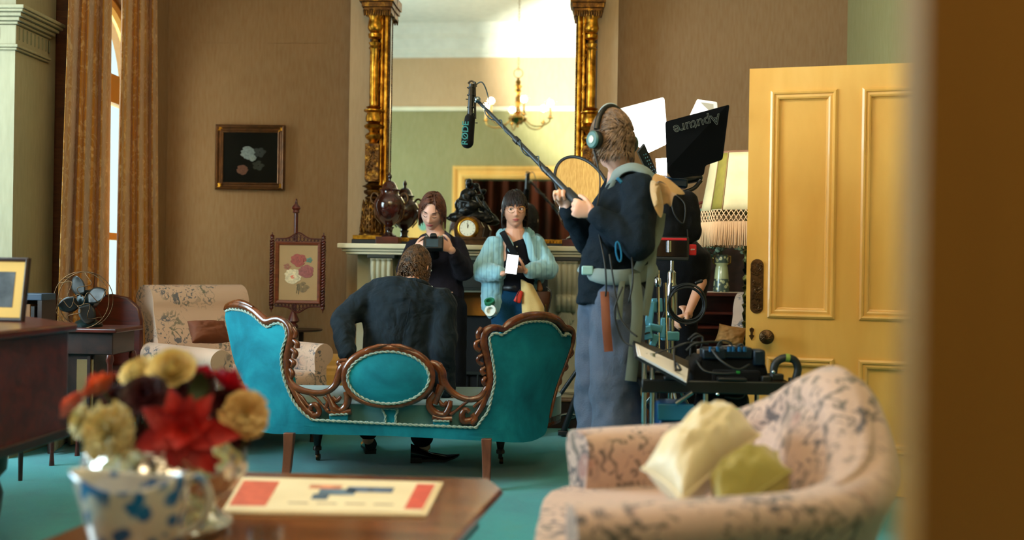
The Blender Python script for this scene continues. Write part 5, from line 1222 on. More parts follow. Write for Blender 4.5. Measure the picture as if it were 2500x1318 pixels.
# ================================================================ curtains on the arched window
def curtain(px0t, px1t, px0b, px1b, label, seed, xo=.16):
    X = XL+xo; fr = random.Random(seed); ph = fr.uniform(0, 6)
    top, bot = 3.5, .02; rays = (ray(100, 400), ray(500, 400)); rays = [V((r_.x/r_.y, 1, 0)) for r_ in rays]
    def fn(u, v):
        z = bot+(top-bot)*v; uu = u+.02*math.sin(v*5+ph); f = .034*math.sin(uu*2*PI*2.6+ph)+.012*math.sin(uu*2*PI*6.1+ph*2+v*1.5)
        x = X+f*(.75+.45*(1-v))+.02*math.sin(v*3+u*4); px = (px0b+(px0t-px0b)*v)*(1-u)+(px1b+(px1t-px1b)*v)*u
        rr = rays[0].lerp(rays[1], (px-100)/400); return V((x, x/rr.x, z))
    o = MB().grid(fn, 150, 60).build('damask_curtain', M['curtain'], smooth=180, solid=.004)
    tag(o, label, 'curtain')
curtain(168, 266, 142, 272, 'left one of the two golden damask curtains, beside the dark window trim', 1)
curtain(292, 374, 288, 398, 'right one of the two golden damask curtains, lit along its edge by the window', 2)
tag(MB().cyl((XL+.16, 5.85, 3.52), (XL+.16, 7.6, 3.52), .022).build('curtain_pole', M['wood_dark']), 'dark curtain pole above the arched window', 'curtain pole')

# ================================================================ armchairs
def armchair(name, label, loc, rz, group=None, mat=None):
    mat = mat or M['floral_chair']; r = thing(name, label, 'armchair', loc, rz, group)
    w = .64
    prof = [(-.22, .30), (-.24, .45), (-.30, .68), (-.335, .80), (-.34, .86), (-.37, .925), (-.43, .955), (-.50, .935), (-.535, .88), (-.52, .82), (-.47, .79), (-.44, .74), (-.42, .55), (-.41, .14), (-.30, .14)]
    pr = [(p.x, p.y) for p in catmull([V((a, b, 0)) for a, b in prof], 4, True)]
    MB().prism(pr, lambda y, z: (-w/2-.03, y, z), lambda y, z: (w/2+.03, y, z)).build('backrest', mat, r, smooth=50, bevel=.02, bseg=3, local=True)
    for s in (-1, 1):
        prof = [(.30, .16), (.30, .44), (.295, .50), (.30, .56), (.34, .60), (.39, .605), (.435, .57), (.44, .52), (.41, .48), (.39, .44), (.395, .16)]
        pr = [(s*p.x, p.y) for p in catmull([V((a, b, 0)) for a, b in prof], 4, True)]
        MB().prism(pr, lambda x, z: (x, -.34, z), lambda x, z: (x, .40, z)).build('armrest', mat, r, smooth=50, bevel=.02, bseg=3, local=True)
    MB().box2((-.31, -.30, .26), (.31, .44, .45)).build('seat', mat, r, smooth=50, bevel=.06, bseg=5, local=True)
    MB().box2((-.40, -.40, .12), (.40, .40, .28)).build('base', mat, r, smooth=50, bevel=.03, bseg=3, local=True)
    for x in (-.34, .34):
        for y in (-.34, .34): MB().lathe([(.026, .14), (.024, .08), (.016, .03), (.018, 0)], (x, y, 0), 12).build('leg', M['wood_dark'], r, smooth=40, local=True)
    return r
def pillow(A, B, C, D, th, name, label, cat, mat, pinch=.12, n=26, seed=1, piping=None):
    """A B C D: corners in space"""
    A, B, C, D = map(V, (A, B, C, D)); c = (A+B+C+D)/4; nn = (B-A).cross(D-A).normalized(); fr = random.Random(seed); off = V((fr.random()*9, fr.random()*9, 0))
    def side(sg):
        def fn(u, v):
            a, b = 2*u-1, 2*v-1; k = 1-pinch*(1-abs(a)**2)*abs(b)**3; l = 1-pinch*(1-abs(b)**2)*abs(a)**3
            aa, bb = a*l, b*k; p = c+(B-A+C-D)/2*aa/2+(D-A+C-B)/2*bb/2
            h = (max(0, 1-abs(a)**2.6)*max(0, 1-abs(b)**2.6))**.55
            wr = .12*noise.noise(V((a*2.5, b*2.5, sg))+off)*h+.06*noise.noise(V((a*6, b*6, sg))+off)*h
            return p+nn*sg*th*(h*.5+wr)
        return fn
    mb = MB().grid(side(1), n, n).grid(side(-1), n, n); o = mb.build(name, mat, smooth=180, sub=1); tag(o, label, cat)
    if piping:
        E = []
        for i in range(4*24):
            s_, t = divmod(i, 24); t = t/24; u, v = [(t, 0), (1, t), (1-t, 1), (0, 1-t)][s_]; E.append(side(0)(u, v))
        MB().tube(E, .004, 6, closed=True).build('piping', piping, o, smooth=180)
    return o
ca = at(572, 900, 6.28)
A_ = V((.80, -.60, 0))
armchair('rolled_armchair', 'cream floral armchair with rolled back beside the golden curtains', (ca.x, ca.y, 0), math.atan2(-A_.x, A_.y))
M['cushion_brown'] = plain('cushion_rust', (112, 58, 30), .8, var=.15)
pillow(at(452, 785, 6.02), at(552, 782, 6.25), at(560, 838, 6.15), at(470, 835, 5.95), .11, 'cushion', 'rust brown cushion on the cream floral armchair by the curtains', 'cushion', M['cushion_brown'])
cb = at(1862, 900, 6.25)
armchair('rolled_armchair', 'cream floral armchair half hidden behind the yellow door and the brass lamp', (cb.x, cb.y, 0), math.atan2(.55, -.83)*1.0)
pillow(at(1733, 838, 5.82), at(1762, 788, 5.82), at(1822, 800, 5.75), at(1822, 850, 5.75), .10, 'cushion', 'tan cushion on the armchair behind the yellow door', 'cushion', plain('cushion_tan', (176, 122, 62), .8, var=.1))

# ================================================================ tub sofa in the right foreground
sp = [(.19, 3.08), (.36, 3.14), (.58, 3.14), (.78, 3.04), (.86, 2.84), (.87, 2.62), (.83, 2.42), (.69, 2.27), (.42, 2.20), (.14, 2.17)]
# given as (right, depth) in the camera's ground frame
def G(x, d, z=0): return V((CAM.x, CAM.y, 0))+V((rgt.x, rgt.y, 0))*x*(1)+V((fwd.x, fwd.y, 0))*d+V((0, 0, z))
path = catmull([V((x, y, 0)) for x, y in sp], 7); NP = len(path)
sofa = thing('tub_sofa', 'pale pink floral tub sofa in the right foreground, facing left', 'sofa', G(.55, 2.66))
cen = V((.45, 2.65, 0))
def ztop(t):
    m = math.exp(-((t-.46)/.15)**2); return .605+.205*m-.03*t+.02*math.sin(t*PI)
cross = [(0, .10), (.0, .30), (.01, .50), (.015, .70), (.03, .82), (.045, .92), (.02, .985), (-.03, 1.0), (-.085, .985), (-.11, .92), (-.10, .80), (-.085, .60), (-.085, .30), (-.085, .10)]
cc = catmull([V((a, b, 0)) for a, b in cross], 3, True); NC = len(cc)
def fn(u, v):
    i = min(int(round(u*(NP-1))), NP-1); p = path[i]; t = u
    tg = (path[min(i+1, NP-1)]-path[max(i-1, 0)]).normalized(); nrm = V((-tg.y, tg.x, 0))
    if nrm.dot(p-cen) < 0: nrm = -nrm
    q = cc[int(round(v*NC)) % NC]; lean = .10*max(0, q.y-.4)*math.exp(-((t-.5)/.25)**2)
    g = p+nrm*(q.x*1.05+lean); return G(g.x, g.y, q.y*ztop(t) if q.y > .11 else .10)
mb = MB().grid(fn, NP, NC, cv=True)
n0 = 0; mb.f.append(tuple(j*NP for j in range(NC))); mb.f.append(tuple(j*NP+NP-1 for j in reversed(range(NC))))
mb.build('backrest', M['floral_sofa'], sofa, smooth=70, bevel=.025, bseg=4)
# inner back padding
mb = MB()
def fn(u, v):
    t = .26+.48*u; i = t*(NP-1); a = path[int(i)]; b = path[min(int(i)+1, NP-1)]; p = a.lerp(b, i-int(i)); n_ = (cen-p).normalized()
    bulge = math.sin(PI*min(1, max(0, u)))**.5*math.sin(PI*min(1, v*.9+.1))**.6
    g = p+n_*(.05+.12*bulge-.10*v*math.exp(-((t-.5)/.25)**2)); return G(g.x, g.y, .36+(ztop(t)-.36)*v*1.01)
mb.grid(fn, 30, 18).build('back_cushion', M['floral_sofa'], sofa, smooth=180, solid=.02)
sq = [(.10, 2.24), (.46, 2.26), (.74, 2.38), (.80, 2.62), (.76, 2.94), (.50, 3.06), (.16, 3.02), (.08, 2.65)]
sq = [(p.x, p.y) for p in catmull([V((a, b, 0)) for a, b in sq], 4, True)]
MB().prism(sq, lambda a, b: G(a, b, .27), lambda a, b: G(a, b, .445)).build('seat', M['floral_sofa'], sofa, smooth=60, bevel=.05, bseg=5)
s2 = [(a*.96+.02, b) for a, b in sq]
MB().prism(s2, lambda a, b: G(a, b, .06), lambda a, b: G(a, b, .30)).build('base', M['floral_sofa'], sofa, smooth=60, bevel=.02)
for a, b in ((.18, 2.28), (.20, 2.98), (.72, 2.42), (.72, 2.90)): MB().cyl(G(a, b, 0), G(a, b, .10), .02, .028).build('leg', M['wood_dark'], sofa)
t = NT('satin_cream', .42); t.set('Sheen Weight', .3); t.color(t.ramp(t.noise(3, 3), [(.3, lin(226, 204, 166)), (.7, lin(238, 220, 186))])); t.bump(t.noise(9, 3, None, .5, 1), .35, .012); M['satin'] = t.m
A1, B1, C1 = at(1566, 1146, 2.52), at(1762, 1000, 2.86), at(1852, 1054, 2.98); D1 = A1+(C1-B1)*1.05
C1 = at(1856, 1062, 2.70); D1 = at(1664, 1222, 2.36)
pillow(A1, B1, C1, D1, .20, 'cushion', 'large cream satin cushion on the floral tub sofa', 'cushion', M['satin'], pinch=.07, seed=4, piping=M['satin'])
t = NT('satin_green', .42); t.set('Sheen Weight', .3); t.color(t.ramp(t.noise(3, 3), [(.3, lin(150, 134, 52)), (.7, lin(182, 166, 84))])); M['satin_g'] = t.m
A1, B1, C1, D1 = at(1724, 1236, 2.44), at(1906, 1080, 2.62), at(1922, 1172, 2.48), at(1772, 1250, 2.30)
pillow(A1, B1, C1, D1, .16, 'cushion', 'small olive green satin cushion leaning behind the cream one on the tub sofa', 'cushion', M['satin_g'], seed=6, piping=M['satin_g'])

# ================================================================ coffee table and what stands on it
TZ = .455
Tc = [(1200, 1166), (1228, 1190), (1112, 1318)]
fr_, cr = onZ(1198, 1166, TZ), onZ(1230, 1191, TZ); nr = onZ(1112, 1318, TZ); dr = (nr-cr).normalized(); fl = onZ(524, 1147, TZ); dl = dr
nr2 = cr+dr*1.30; fl2 = fl+dr*.05; nl = fl+dr*1.33
cut = .045
px_ = (fr_-fl).normalized()
P4 = [fl+px_*cut, fr_, cr, nr2-dr*cut, nr2-px_*cut, nl+px_*cut, nl-dr*cut, fl+dr*cut]
poly = [(p.x, p.y) for p in P4]; pc = sum((V((p.x, p.y, 0)) for p in P4), V())/8
ct = thing('coffee_table', 'polished walnut coffee table with cut corners in the foreground', 'table', (pc.x, pc.y, 0))
def inset(k): return lambda a, b: None
mb = MB(); sc_ = lambda a, b, k, z: (pc.x+(a-pc.x)*k, pc.y+(b-pc.y)*k, z)
mb.prism(poly, lambda a, b: sc_(a, b, 1.0, TZ-.016), lambda a, b: sc_(a, b, .985, TZ)); mb.build('tabletop', M['wood_table'], ct, smooth=0, bevel=.003)
MB().prism(poly, lambda a, b: sc_(a, b, .97, TZ-.034), lambda a, b: sc_(a, b, .995, TZ-.016)).build('edge_moulding', M['wood_table'], ct, smooth=0, bevel=.005)
MB().prism(poly, lambda a, b: sc_(a, b, .88, TZ-.10), lambda a, b: sc_(a, b, .88, TZ-.034)).build('apron', M['wood_red'], ct, smooth=0)
for p in (fr_, nr2, nl, fl):
    q = pc.lerp(V((p.x, p.y, 0)), .80); MB().lathe([(.030, TZ-.10), (.030, TZ-.16), (.018, TZ-.18), (.026, .2), (.016, .12), (.022, .06), (.014, 0)], (q.x, q.y, 0), 16).build('leg', M['wood_red'], ct, smooth=40)
# newspaper
N4 = [onZ(1082, 1182, TZ), onZ(1040, 1263, TZ), onZ(540, 1256, TZ), onZ(592, 1170, TZ)]
def NP_(u, v, z): a = N4[3].lerp(N4[0], u); b = N4[2].lerp(N4[1], u); p = a.lerp(b, v); return V((p.x, p.y, z))
t = NT('newsprint', .8); t.color(t.ramp(t.noise(5, 3), [(.3, lin(222, 200, 160)), (.7, lin(234, 214, 176))])); M['news'] = t.m
news = thing('newspaper', 'folded newspaper with red side panels lying on the coffee table', 'newspaper', NP_(.5, .5, TZ))
MB().add([NP_(0, 0, TZ+.001), NP_(1, 0, TZ+.001), NP_(1, 1, TZ+.001), NP_(0, 1, TZ+.001), NP_(0, 0, TZ+.006), NP_(1, 0, TZ+.006), NP_(1, 1, TZ+.006), NP_(0, 1, TZ+.006)], [(0, 1, 2, 3), (7, 6, 5, 4), (0, 4, 5, 1), (1, 5, 6, 2), (2, 6, 7, 3), (3, 7, 4, 0)]).build('pages', M['news'], news, smooth=0)
MB().add([NP_(.02, .02, TZ+.0062), NP_(.985, .03, TZ+.0062), NP_(.975, .97, TZ+.0062), NP_(.01, .98, TZ+.0062), NP_(.02, .02, TZ+.009), NP_(.985, .03, TZ+.009), NP_(.975, .97, TZ+.009), NP_(.01, .98, TZ+.009)], [(0, 1, 2, 3), (7, 6, 5, 4), (0, 4, 5, 1), (1, 5, 6, 2), (2, 6, 7, 3), (3, 7, 4, 0)]).build('front_page', M['news'], news, smooth=0)
def patch(u0, u1, v0, v1, rgb, name, var=.15):
    n = 1; MB().add([NP_(u0, v0, TZ+.0092), NP_(u1, v0, TZ+.0092), NP_(u1, v1, TZ+.0092), NP_(u0, v1, TZ+.0092), NP_(u0, v0, TZ+.0096), NP_(u1, v0, TZ+.0096), NP_(u1, v1, TZ+.0096), NP_(u0, v1, TZ+.0096)], [(0, 1, 2, 3), (7, 6, 5, 4), (0, 4, 5, 1), (1, 5, 6, 2), (2, 6, 7, 3), (3, 7, 4, 0)]).build(name, plain('ink_%d_%d' % (rgb[0], rgb[1]), rgb, .8, var=var, vscale=30), news, smooth=0)
patch(.02, .20, .14, .86, (206, 96, 70), 'red_panel'); patch(.88, .97, .12, .88, (206, 84, 64), 'red_panel')
patch(.36, .52, .22, .34, (204, 130, 96), 'printed_picture', .4); patch(.42, .60, .34, .52, (92, 112, 130), 'printed_picture', .5); patch(.55, .78, .26, .42, (84, 102, 128), 'printed_picture', .5); patch(.40, .48, .5, .66, (84, 104, 124), 'printed_picture', .5)
for i in range(4): patch(.30+.14*i, .40+.14*i, .74, .78, (168, 150, 124), 'printed_text', .3)
# silver rose bowl
vb = onZ(402, 1292, TZ); t = NT('embossed_silver', .25, 1); t.color((.72, .70, .64)); v = t.vor(30); t.bump(v, .8, .01); M['silver'] = t.m
bowl = thing('rose_bowl', 'embossed silver rose bowl filled with flowers on the coffee table', 'vase', (vb.x, vb.y, TZ))
MB().lathe([(.120, 0), (.150, .004), (.155, .018), (.128, .035), (.112, .055), (.125, .075), (.165, .10), (.188, .14), (.185, .18), (.165, .205), (.160, .215), (.150, .215), (.150, .20), (.17, .17), (.15, .11), (.02, .08)], (vb.x, vb.y, TZ), 48).build('bowl_body', M['silver'], bowl, smooth=60)
# blooms
def flower(name, label, px, py, d, r, mat, kind, seed, group=None, face=None):
    fr = random.Random(seed); c = at(px, py, d); k = d/FPX; r = r*k*.92
    ax = (c-V((vb.x, vb.y, TZ+.12))).normalized() if face is None else V(face).normalized(); X, Y, Z = basis(ax)
    root = thing(name, label, 'flower', c, 0, group); mb = MB()
    if kind == 'rose':
        for L in range(6):
            n = (2, 3, 4, 5, 6, 7)[L]; rr = r*(.16+.155*L); hh = r*(1.05-.10*L); op = .022*L*L/5
            for i in range(n):
                a0 = i*2*PI/n+L*.9+fr.uniform(-.2, .2); hw = PI/n*1.35; jit = fr.uniform(.92, 1.08)
                def fn(u, v, a0=a0, hw=hw, rr=rr, op=op, hh=hh, L=L, jit=jit):
                    a = a0+(u-.5)*2*hw*(.35+.65*math.sin(PI*(.15+.6*v))); q = rr*math.sin(min(1.45, v*1.5))*jit+op*r*max(0, v-.6)*1.6
                    z = -r*.55+hh*jit*v-op*r*.9*max(0, v-.7)*2-.10*r*(2*(u-.5))**2*v; return c+X*(q*math.cos(a))+Y*(q*math.sin(a))+Z*z
                mb.grid(fn, 9, 9)
    elif kind == 'lily':
        for L in range(3):
            for i in range(7-L):
                a0 = i*2*PI/(7-L)+L*.45+fr.uniform(-.15, .15); ln = r*(1.15-.2*L)*fr.uniform(.85, 1.1); tilt = .25+.35*L+fr.uniform(-.1, .1)
                def fn(u, v, a0=a0, ln=ln, tilt=tilt):
                    w = ln*.26*math.sin(PI*v**.75)*(u-.5)*2+.0001; q = ln*v*math.cos(tilt)+.01*r; z = ln*v*math.sin(tilt)-.25*ln*v**3+.08*ln*(abs(u-.5)*2)**2*math.sin(PI*v)
                    D_ = X*math.cos(a0)+Y*math.sin(a0); S_ = Y*math.cos(a0)-X*math.sin(a0); return c+D_*q+S_*w+Z*z
                mb.grid(fn, 6, 12)
    else:   # ruffled carnation
        for L in range(9):
            for i in range(11-L):
                a0 = i*2*PI/(11-L)+L*.31; ln = r*(1.0-.075*L)*fr.uniform(.86, 1.08); tilt = .02+.175*L+fr.uniform(-.06, .06)
                def fn(u, v, a0=a0, ln=ln, tilt=tilt):
                    w = ln*.30*v*(u-.5)*2; q = ln*v*math.cos(tilt); z = ln*v*math.sin(tilt)+.06*r*math.sin(u*14+L)*v
                    D_ = X*math.cos(a0)+Y*math.sin(a0); S_ = Y*math.cos(a0)-X*math.sin(a0); return c+D_*q+S_*w+Z*z
                mb.grid(fn, 7, 6)
    mb.build('petals', mat, root, smooth=180, fixn=False)
    b = V((vb.x+fr.uniform(-.05, .05), vb.y+fr.uniform(-.05, .05), TZ+.11)); s = c-Z*r*.3
    MB().tube(catmull([s, s.lerp(b, .5)-Z*.01, b], 5), .003, 6).build('stem', M['stem'], root, smooth=60)
M['stem'] = plain('stem_green', (46, 62, 30), .6)
def petal(name, a, b, var=.2):
    t = NT(name, .6); t.set('Subsurface Weight', .1); t.color(t.ramp(t.noise(14, 3), [(.35, lin(*a)), (.65, lin(*b))])); return t.m
F1 = petal('petal_cream', (216, 184, 112), (240, 222, 168)); F2 = petal('petal_peach', (206, 160, 96), (238, 206, 146)); F3 = petal('petal_coral', (190, 40, 34), (226, 112, 62)); F4 = petal('petal_red', (150, 16, 16), (202, 34, 26))
F5 = petal('petal_crimson', (140, 0, 24), (196, 12, 48)); F6 = petal('petal_burgundy', (34, 6, 12), (74, 14, 24)); F7 = petal('petal_pink', (176, 60, 50), (220, 110, 84))
flower('rose', 'cream rose at the top of the bouquet', 418, 893, 2.42, 64, F1, 'rose', 1, face=(.1, -.7, .7))
flower('rose', 'cream rose left of the topmost one', 336, 900, 2.48, 52, F1, 'rose', 2, face=(-.2, -.6, .75))
flower('rose', 'red and yellow rose at the upper left of the bouquet', 238, 935, 2.40, 56, F3, 'rose', 3)
flower('rose', 'pale red rose at the far left edge of the bouquet', 172, 985, 2.44, 44, F7, 'rose', 4)
flower('carnation', 'large cream ruffled carnation at the lower left of the bouquet', 268, 1060, 2.30, 88, F1, 'carn', 5, face=(-.35, -.9, .15))
flower('carnation', 'small cream carnation at the left edge of the bouquet', 200, 1030, 2.36, 50, F1, 'carn', 6, face=(-.7, -.7, .2))
flower('dahlia', 'dark burgundy dahlia in the middle of the bouquet', 350, 965, 2.36, 66, F6, 'carn', 7, face=(0, -.7, .6))
flower('dahlia', 'second burgundy dahlia, half hidden above the red lily', 418, 965, 2.42, 50, F6, 'carn', 17, face=(0, -.7, .6))
flower('lily', 'large red lily facing the camera at the front of the bouquet', 452, 1050, 2.26, 120, F4, 'lily', 8, face=(.12, -1, .12))
flower('lily', 'red lily below the large one, over the bowl rim', 470, 1120, 2.30, 70, F4, 'lily', 18, face=(.2, -.9, -.1))
flower('rose', 'crimson rose at the upper right of the bouquet', 562, 925, 2.44, 56, F5, 'rose', 9)
flower('rose', 'small crimson rose beside the dark leaf', 500, 905, 2.50, 34, F5, 'rose', 19)
flower('tulip', 'pale peach tulip drooping at the right edge of the bouquet', 598, 1012, 2.40, 66, F2, 'carn', 10, face=(.6, -.75, .3))
flower('dahlia', 'dark dahlia under the crimson rose', 540, 985, 2.42, 44, F6, 'carn', 11, face=(.4, -.8, .2))
flower('dahlia', 'dark dahlia low in the bouquet between cream carnation and red lily', 372, 1070, 2.40, 56, F6, 'carn', 21, face=(0, -.9, .1))
flower('dahlia', 'dark dahlia under the red lily, near the bowl rim', 560, 1075, 2.42, 52, F6, 'carn', 22, face=(.5, -.8, .1))
flower('carnation', 'cream carnation hanging low at the left over the bowl rim', 300, 1120, 2.36, 56, F1, 'carn', 23, face=(-.2, -.9, -.1))
flower('dahlia', 'dark dahlia behind the pale red rose at the left', 285, 975, 2.50, 50, F6, 'carn', 24, face=(-.2, -.7, .6))
flower('dahlia', 'dark dahlia behind the crimson rose at the right', 480, 950, 2.50, 52, F6, 'carn', 25, face=(.2, -.7, .6))
lf = thing('rose_leaf', 'dark green leaves standing out of the bouquet', 'leaf', at(490, 940, 2.4))
for (a, b, c_, d_) in ((470, 990, 492, 905), (560, 1060, 590, 1100), (330, 1110, 300, 1150), (430, 1100, 400, 1160), (225, 1080, 200, 1110)):
    p, q = at(a, b, 2.40), at(c_, d_, 2.40); sd = (q-p).cross(fwd).normalized()
    MB().grid(lambda u, v: p.lerp(q, v)+sd*(u-.5)*.05*math.sin(PI*v**.8)+fwd*.02*math.sin(PI*v), 6, 10).build('leaf_blade', M['stem'], lf, smooth=180, solid=.001)
# blue and white cream jug
t = NT('porcelain_blue', .12); t.set('Coat Weight', .6); co = t.warp(t.co(), .03, 20); nn_ = t.vor(24, co); mk = t.ramp(t.noise(9, 1), [(.30, (0, 0, 0)), (.40, (1, 1, 1))])
t.color(t.mix(t.math('MULTIPLY', t.ramp(nn_, [(.38, (1, 1, 1)), (.48, (0, 0, 0))]), mk), lin(206, 200, 190), lin(16, 96, 160))); M['porc'] = t.m
jb = onZ(330, 1405, TZ)
jug = thing('cream_jug', 'blue and white porcelain cream jug in front of the flowers', 'jug', (jb.x, jb.y, TZ))
def fn(u, v):
    a = 2*PI*u; r = (.060+.022*math.sin(v*PI*.9)+.034*v**2)*(1 if v < 1 else 1); sp_ = max(0, math.cos(a-PI))**6*.035*v**3
    return V((jb.x+math.cos(a)*(r+sp_), jb.y+math.sin(a)*r*.9, TZ+.198*v+.012*v**6*math.cos(2*a)))
mb = MB().grid(fn, 40, 20, cu=True); mb.f.append(tuple(range(40))); mb.build('jug_body', M['porc'], jug, smooth=180, solid=.005)
MB().tube(catmull([V((jb.x+.088, jb.y, TZ+.185)), V((jb.x+.125, jb.y, TZ+.20)), V((jb.x+.148, jb.y, TZ+.165)), V((jb.x+.135, jb.y, TZ+.11)), V((jb.x+.078, jb.y, TZ+.075))], 6), .0075, 10).build('jug_handle', M['porc'], jug, smooth=180)
M['water_glass'] = M['glass']
for i, (px, d, r, h, lab) in enumerate(((650, 2.02, .034, .11, 'clear glass tumbler at the bottom of the picture, rightmost of three'), (560, 1.92, .036, .085, 'clear glass tumbler, middle one of three near the cream jug'), (462, 1.96, .034, .09, 'clear glass tumbler nearest the cream jug'))):
    p = at(px, 1200, d); g = MB().lathe([(r*.8, 0), (r*.85, .004), (r, h), (r-.003, h), (r*.78, .012), (.001, .010)], (p.x, p.y, TZ), 28).build('glass_tumbler', M['glass'], smooth=50); tag(g, lab, 'glass')

# ================================================================ piano on the left
PZ = .852
c1 = at(190, 789, 3.9); X1 = c1.x
pts = [(X1, c1.y), (X1-.02, 2.6), (X1-1.6, 2.6), (X1-1.6, 4.75), (X1-.9, 4.70), (X1-.50, 4.33)]
pn = thing('piano', 'dark mahogany piano at the left edge, holding a framed photograph', 'piano', (X1-.8, 3.5, 0))
pcx, pcy = X1-.8, 3.6
MB().prism(pts, lambda a, b: (a, b, PZ-.030), lambda a, b: (a, b, PZ)).build('lid', M['wood_red'], pn, smooth=0, bevel=.008)
q = [(pcx+(a-pcx)*.96, pcy+(b-pcy)*.97) for a, b in pts]
MB().prism(q, lambda a, b: (a, b, .44), lambda a, b: (a, b, PZ-.030)).build('case', M['wood_red'], pn, smooth=0, bevel=.006)
q2 = [(pcx+(a-pcx)*.975, pcy+(b-pcy)*.98) for a, b in pts]
MB().prism(q2, lambda a, b: (a, b, .42), lambda a, b: (a, b, .455)).build('bottom_moulding', M['wood_dark'], pn, smooth=0, bevel=.006)
for a, b in ((X1-.16, 3.45), (X1-1.45, 2.75), (X1-1.4, 4.55)):
    MB().lathe([(.09, .42), (.085, .36), (.06, .33), (.075, .28), (.06, .15), (.035, .07), (.05, .05), (.03, .03), (.03, 0)], (a, b, 0), 16).build('leg', M['wood_dark'], pn, smooth=40)
ph0 = at(60, 785, 3.93); ph0.z = PZ
pf = thing('photo_frame', 'dark wooden photo frame with a yellow mount and a grey photograph, on the piano', 'photo frame', ph0+V((-.1, 0, 0)), -.10)
Rl = Matrix.Rotation(-.14, 3, 'X')
def tilt(mb): mb.v = [Rl @ p for p in mb.v]; return mb
mw, mh = .235, .248
m = MB(); rect_mould(m, -mw+.10, .10, 0, mh, [(0, -.012), (0, .006), (.006, .010), (.012, .006), (.016, .0)], 0); tilt(m).build('frame', M['wood_dark'], pf, smooth=0, local=True)
tilt(MB().box2((-mw+.11, .0, .010), (.09, .006, mh-.01))).build('mount', plain('mount_yellow', (226, 176, 84), .7, var=.05), pf, smooth=0, local=True)
t = NT('old_photo', .4); t.color(t.ramp(t.noise(14, 4), [(.35, lin(30, 30, 32)), (.6, lin(74, 76, 78)), (.75, lin(150, 150, 148))]))
tilt(MB().box2((-mw+.155, -.001, .055), (.048, .001, mh-.055))).build('photograph', t.m, pf, smooth=0, local=True)
tilt(MB().box2((-.08, .008, .0), (-.05, .010, .2))).build('strut', M['wood_dark'], pf, smooth=0, local=True)

# ================================================================ radio cabinet, fan and things behind them
rc0, rc1 = at(120, 806, 5.45), at(284, 806, 5.45); RZ = .735
rad = thing('radio_cabinet', 'dark wooden cabinet with a beige cloth grille, standing under the desk fan', 'cabinet', ((rc0.x+rc1.x)/2, rc0.y+.12, 0))
xa, xb, ya = rc0.x, rc1.x, rc0.y
MB().box2((xa-.01, ya-.02, RZ-.022), (xb+.015, ya+.34, RZ)).build('tabletop', M['wood_red'], rad, smooth=0, bevel=.006)
MB().box2((xa+.02, ya+.02, RZ-.14), (xb-.02, ya+.30, RZ-.022)).build('apron', M['wood_dark'], rad, smooth=0, bevel=.004)
MB().box2((xa+.02, ya+.05, .27), (xb-.13, ya+.28, RZ-.14)).build('case', M['wood_dark'], rad, smooth=0, bevel=.004)
MB().box2((xb-.225, ya+.044, .30), (xb-.135, ya+.052, RZ-.17)).build('grille_cloth', fabric('grille_cloth', (120, 100, 66), .95), rad, smooth=0)
MB().box2((xb-.165, ya+.036, .30), (xb-.148, ya+.05, RZ-.15)).build('grille_bar', M['wood_dark'], rad, smooth=0)
for x in (xa+.02, xb-.03):
    for y in (ya+.01, ya+.30): MB().lathe([(.016, RZ-.14), (.022, RZ-.17), (.014, RZ-.19), (.016, .3), (.010, .06), (.014, 0)], (x, y, 0), 14).build('leg', M['wood_red'], rad, smooth=40)
fc = at(188, 733, 5.45); fan = thing('desk_fan', 'antique desk fan with four dark blades in a wire cage, on the wooden cabinet', 'fan', (fc.x, fc.y+.06, RZ))
fy = fc.y+.10; 
MB().lathe([(.075, 0), (.078, .012), (.06, .03), (.03, .045), (.018, .06), (.016, .09)], (fc.x, fy+.03, RZ), 28).build('base', plain('fan_green_black', (14, 34, 34), .3, .3), fan, smooth=50)
MB().lathe([(.02, -.02), (.052, .0), (.055, .05), (.04, .09), (.01, .10)], (fc.x, fy, fc.z), 24, axis=(0, 1, 0)).build('motor', plain('fan_motor', (12, 26, 28), .3, .4), fan, smooth=50)
mb = MB(); bm_ = MB()
for i in range(4):
    a = .35+i*PI/2; Dv = V((math.cos(a), 0, math.sin(a))); Sv = V((-math.sin(a), 0, math.cos(a)))
    bm_ = MB().grid(lambda u, v: V((fc.x, fy-.035, fc.z))+Dv*(.03+.105*v)+Sv*((u-.5)*.085*math.sin(PI*(v*.78+.16))**.7)+V((0, .02*(u-.5), 0)), 8, 10); bm_.build('blade', plain('blade_dark', (24, 20, 16), .4, .3), fan, smooth=180, solid=.0015)
R_ = .152
mb.tube([V((fc.x+R_*math.cos(a), fy-.05, fc.z+R_*math.sin(a))) for a in [i*2*PI/48 for i in range(48)]], .0025, 6, closed=True)
mb.tube([V((fc.x+R_*math.cos(a), fy+.0, fc.z+R_*math.sin(a))) for a in [i*2*PI/48 for i in range(48)]], .0025, 6, closed=True)
mb.tube([V((fc.x+.030*math.cos(a), fy-.075, fc.z+.030*math.sin(a))) for a in [i*2*PI/24 for i in range(24)]], .0022, 6, closed=True)
for i in range(6):
    a = i*PI/3+.2; Dv = V((math.cos(a), 0, math.sin(a))); Sv = V((-math.sin(a), 0, math.cos(a)))
    mb.tube([V((fc.x, fy-.078+.028*(s/24)**2, fc.z))+Dv*(.030+.122*s/24)+Sv*(.030*math.sin(s/24*2*PI*1.25)) for s in range(25)], .0022, 6)
    mb.tube([V((fc.x, fy-.05, fc.z))+Dv*R_, V((fc.x, fy+.0, fc.z))+Dv*R_, V((fc.x, fy+.06, fc.z))+Dv*.05], .002, 6)
mb.build('cage', M['brass_old'], fan, smooth=180)
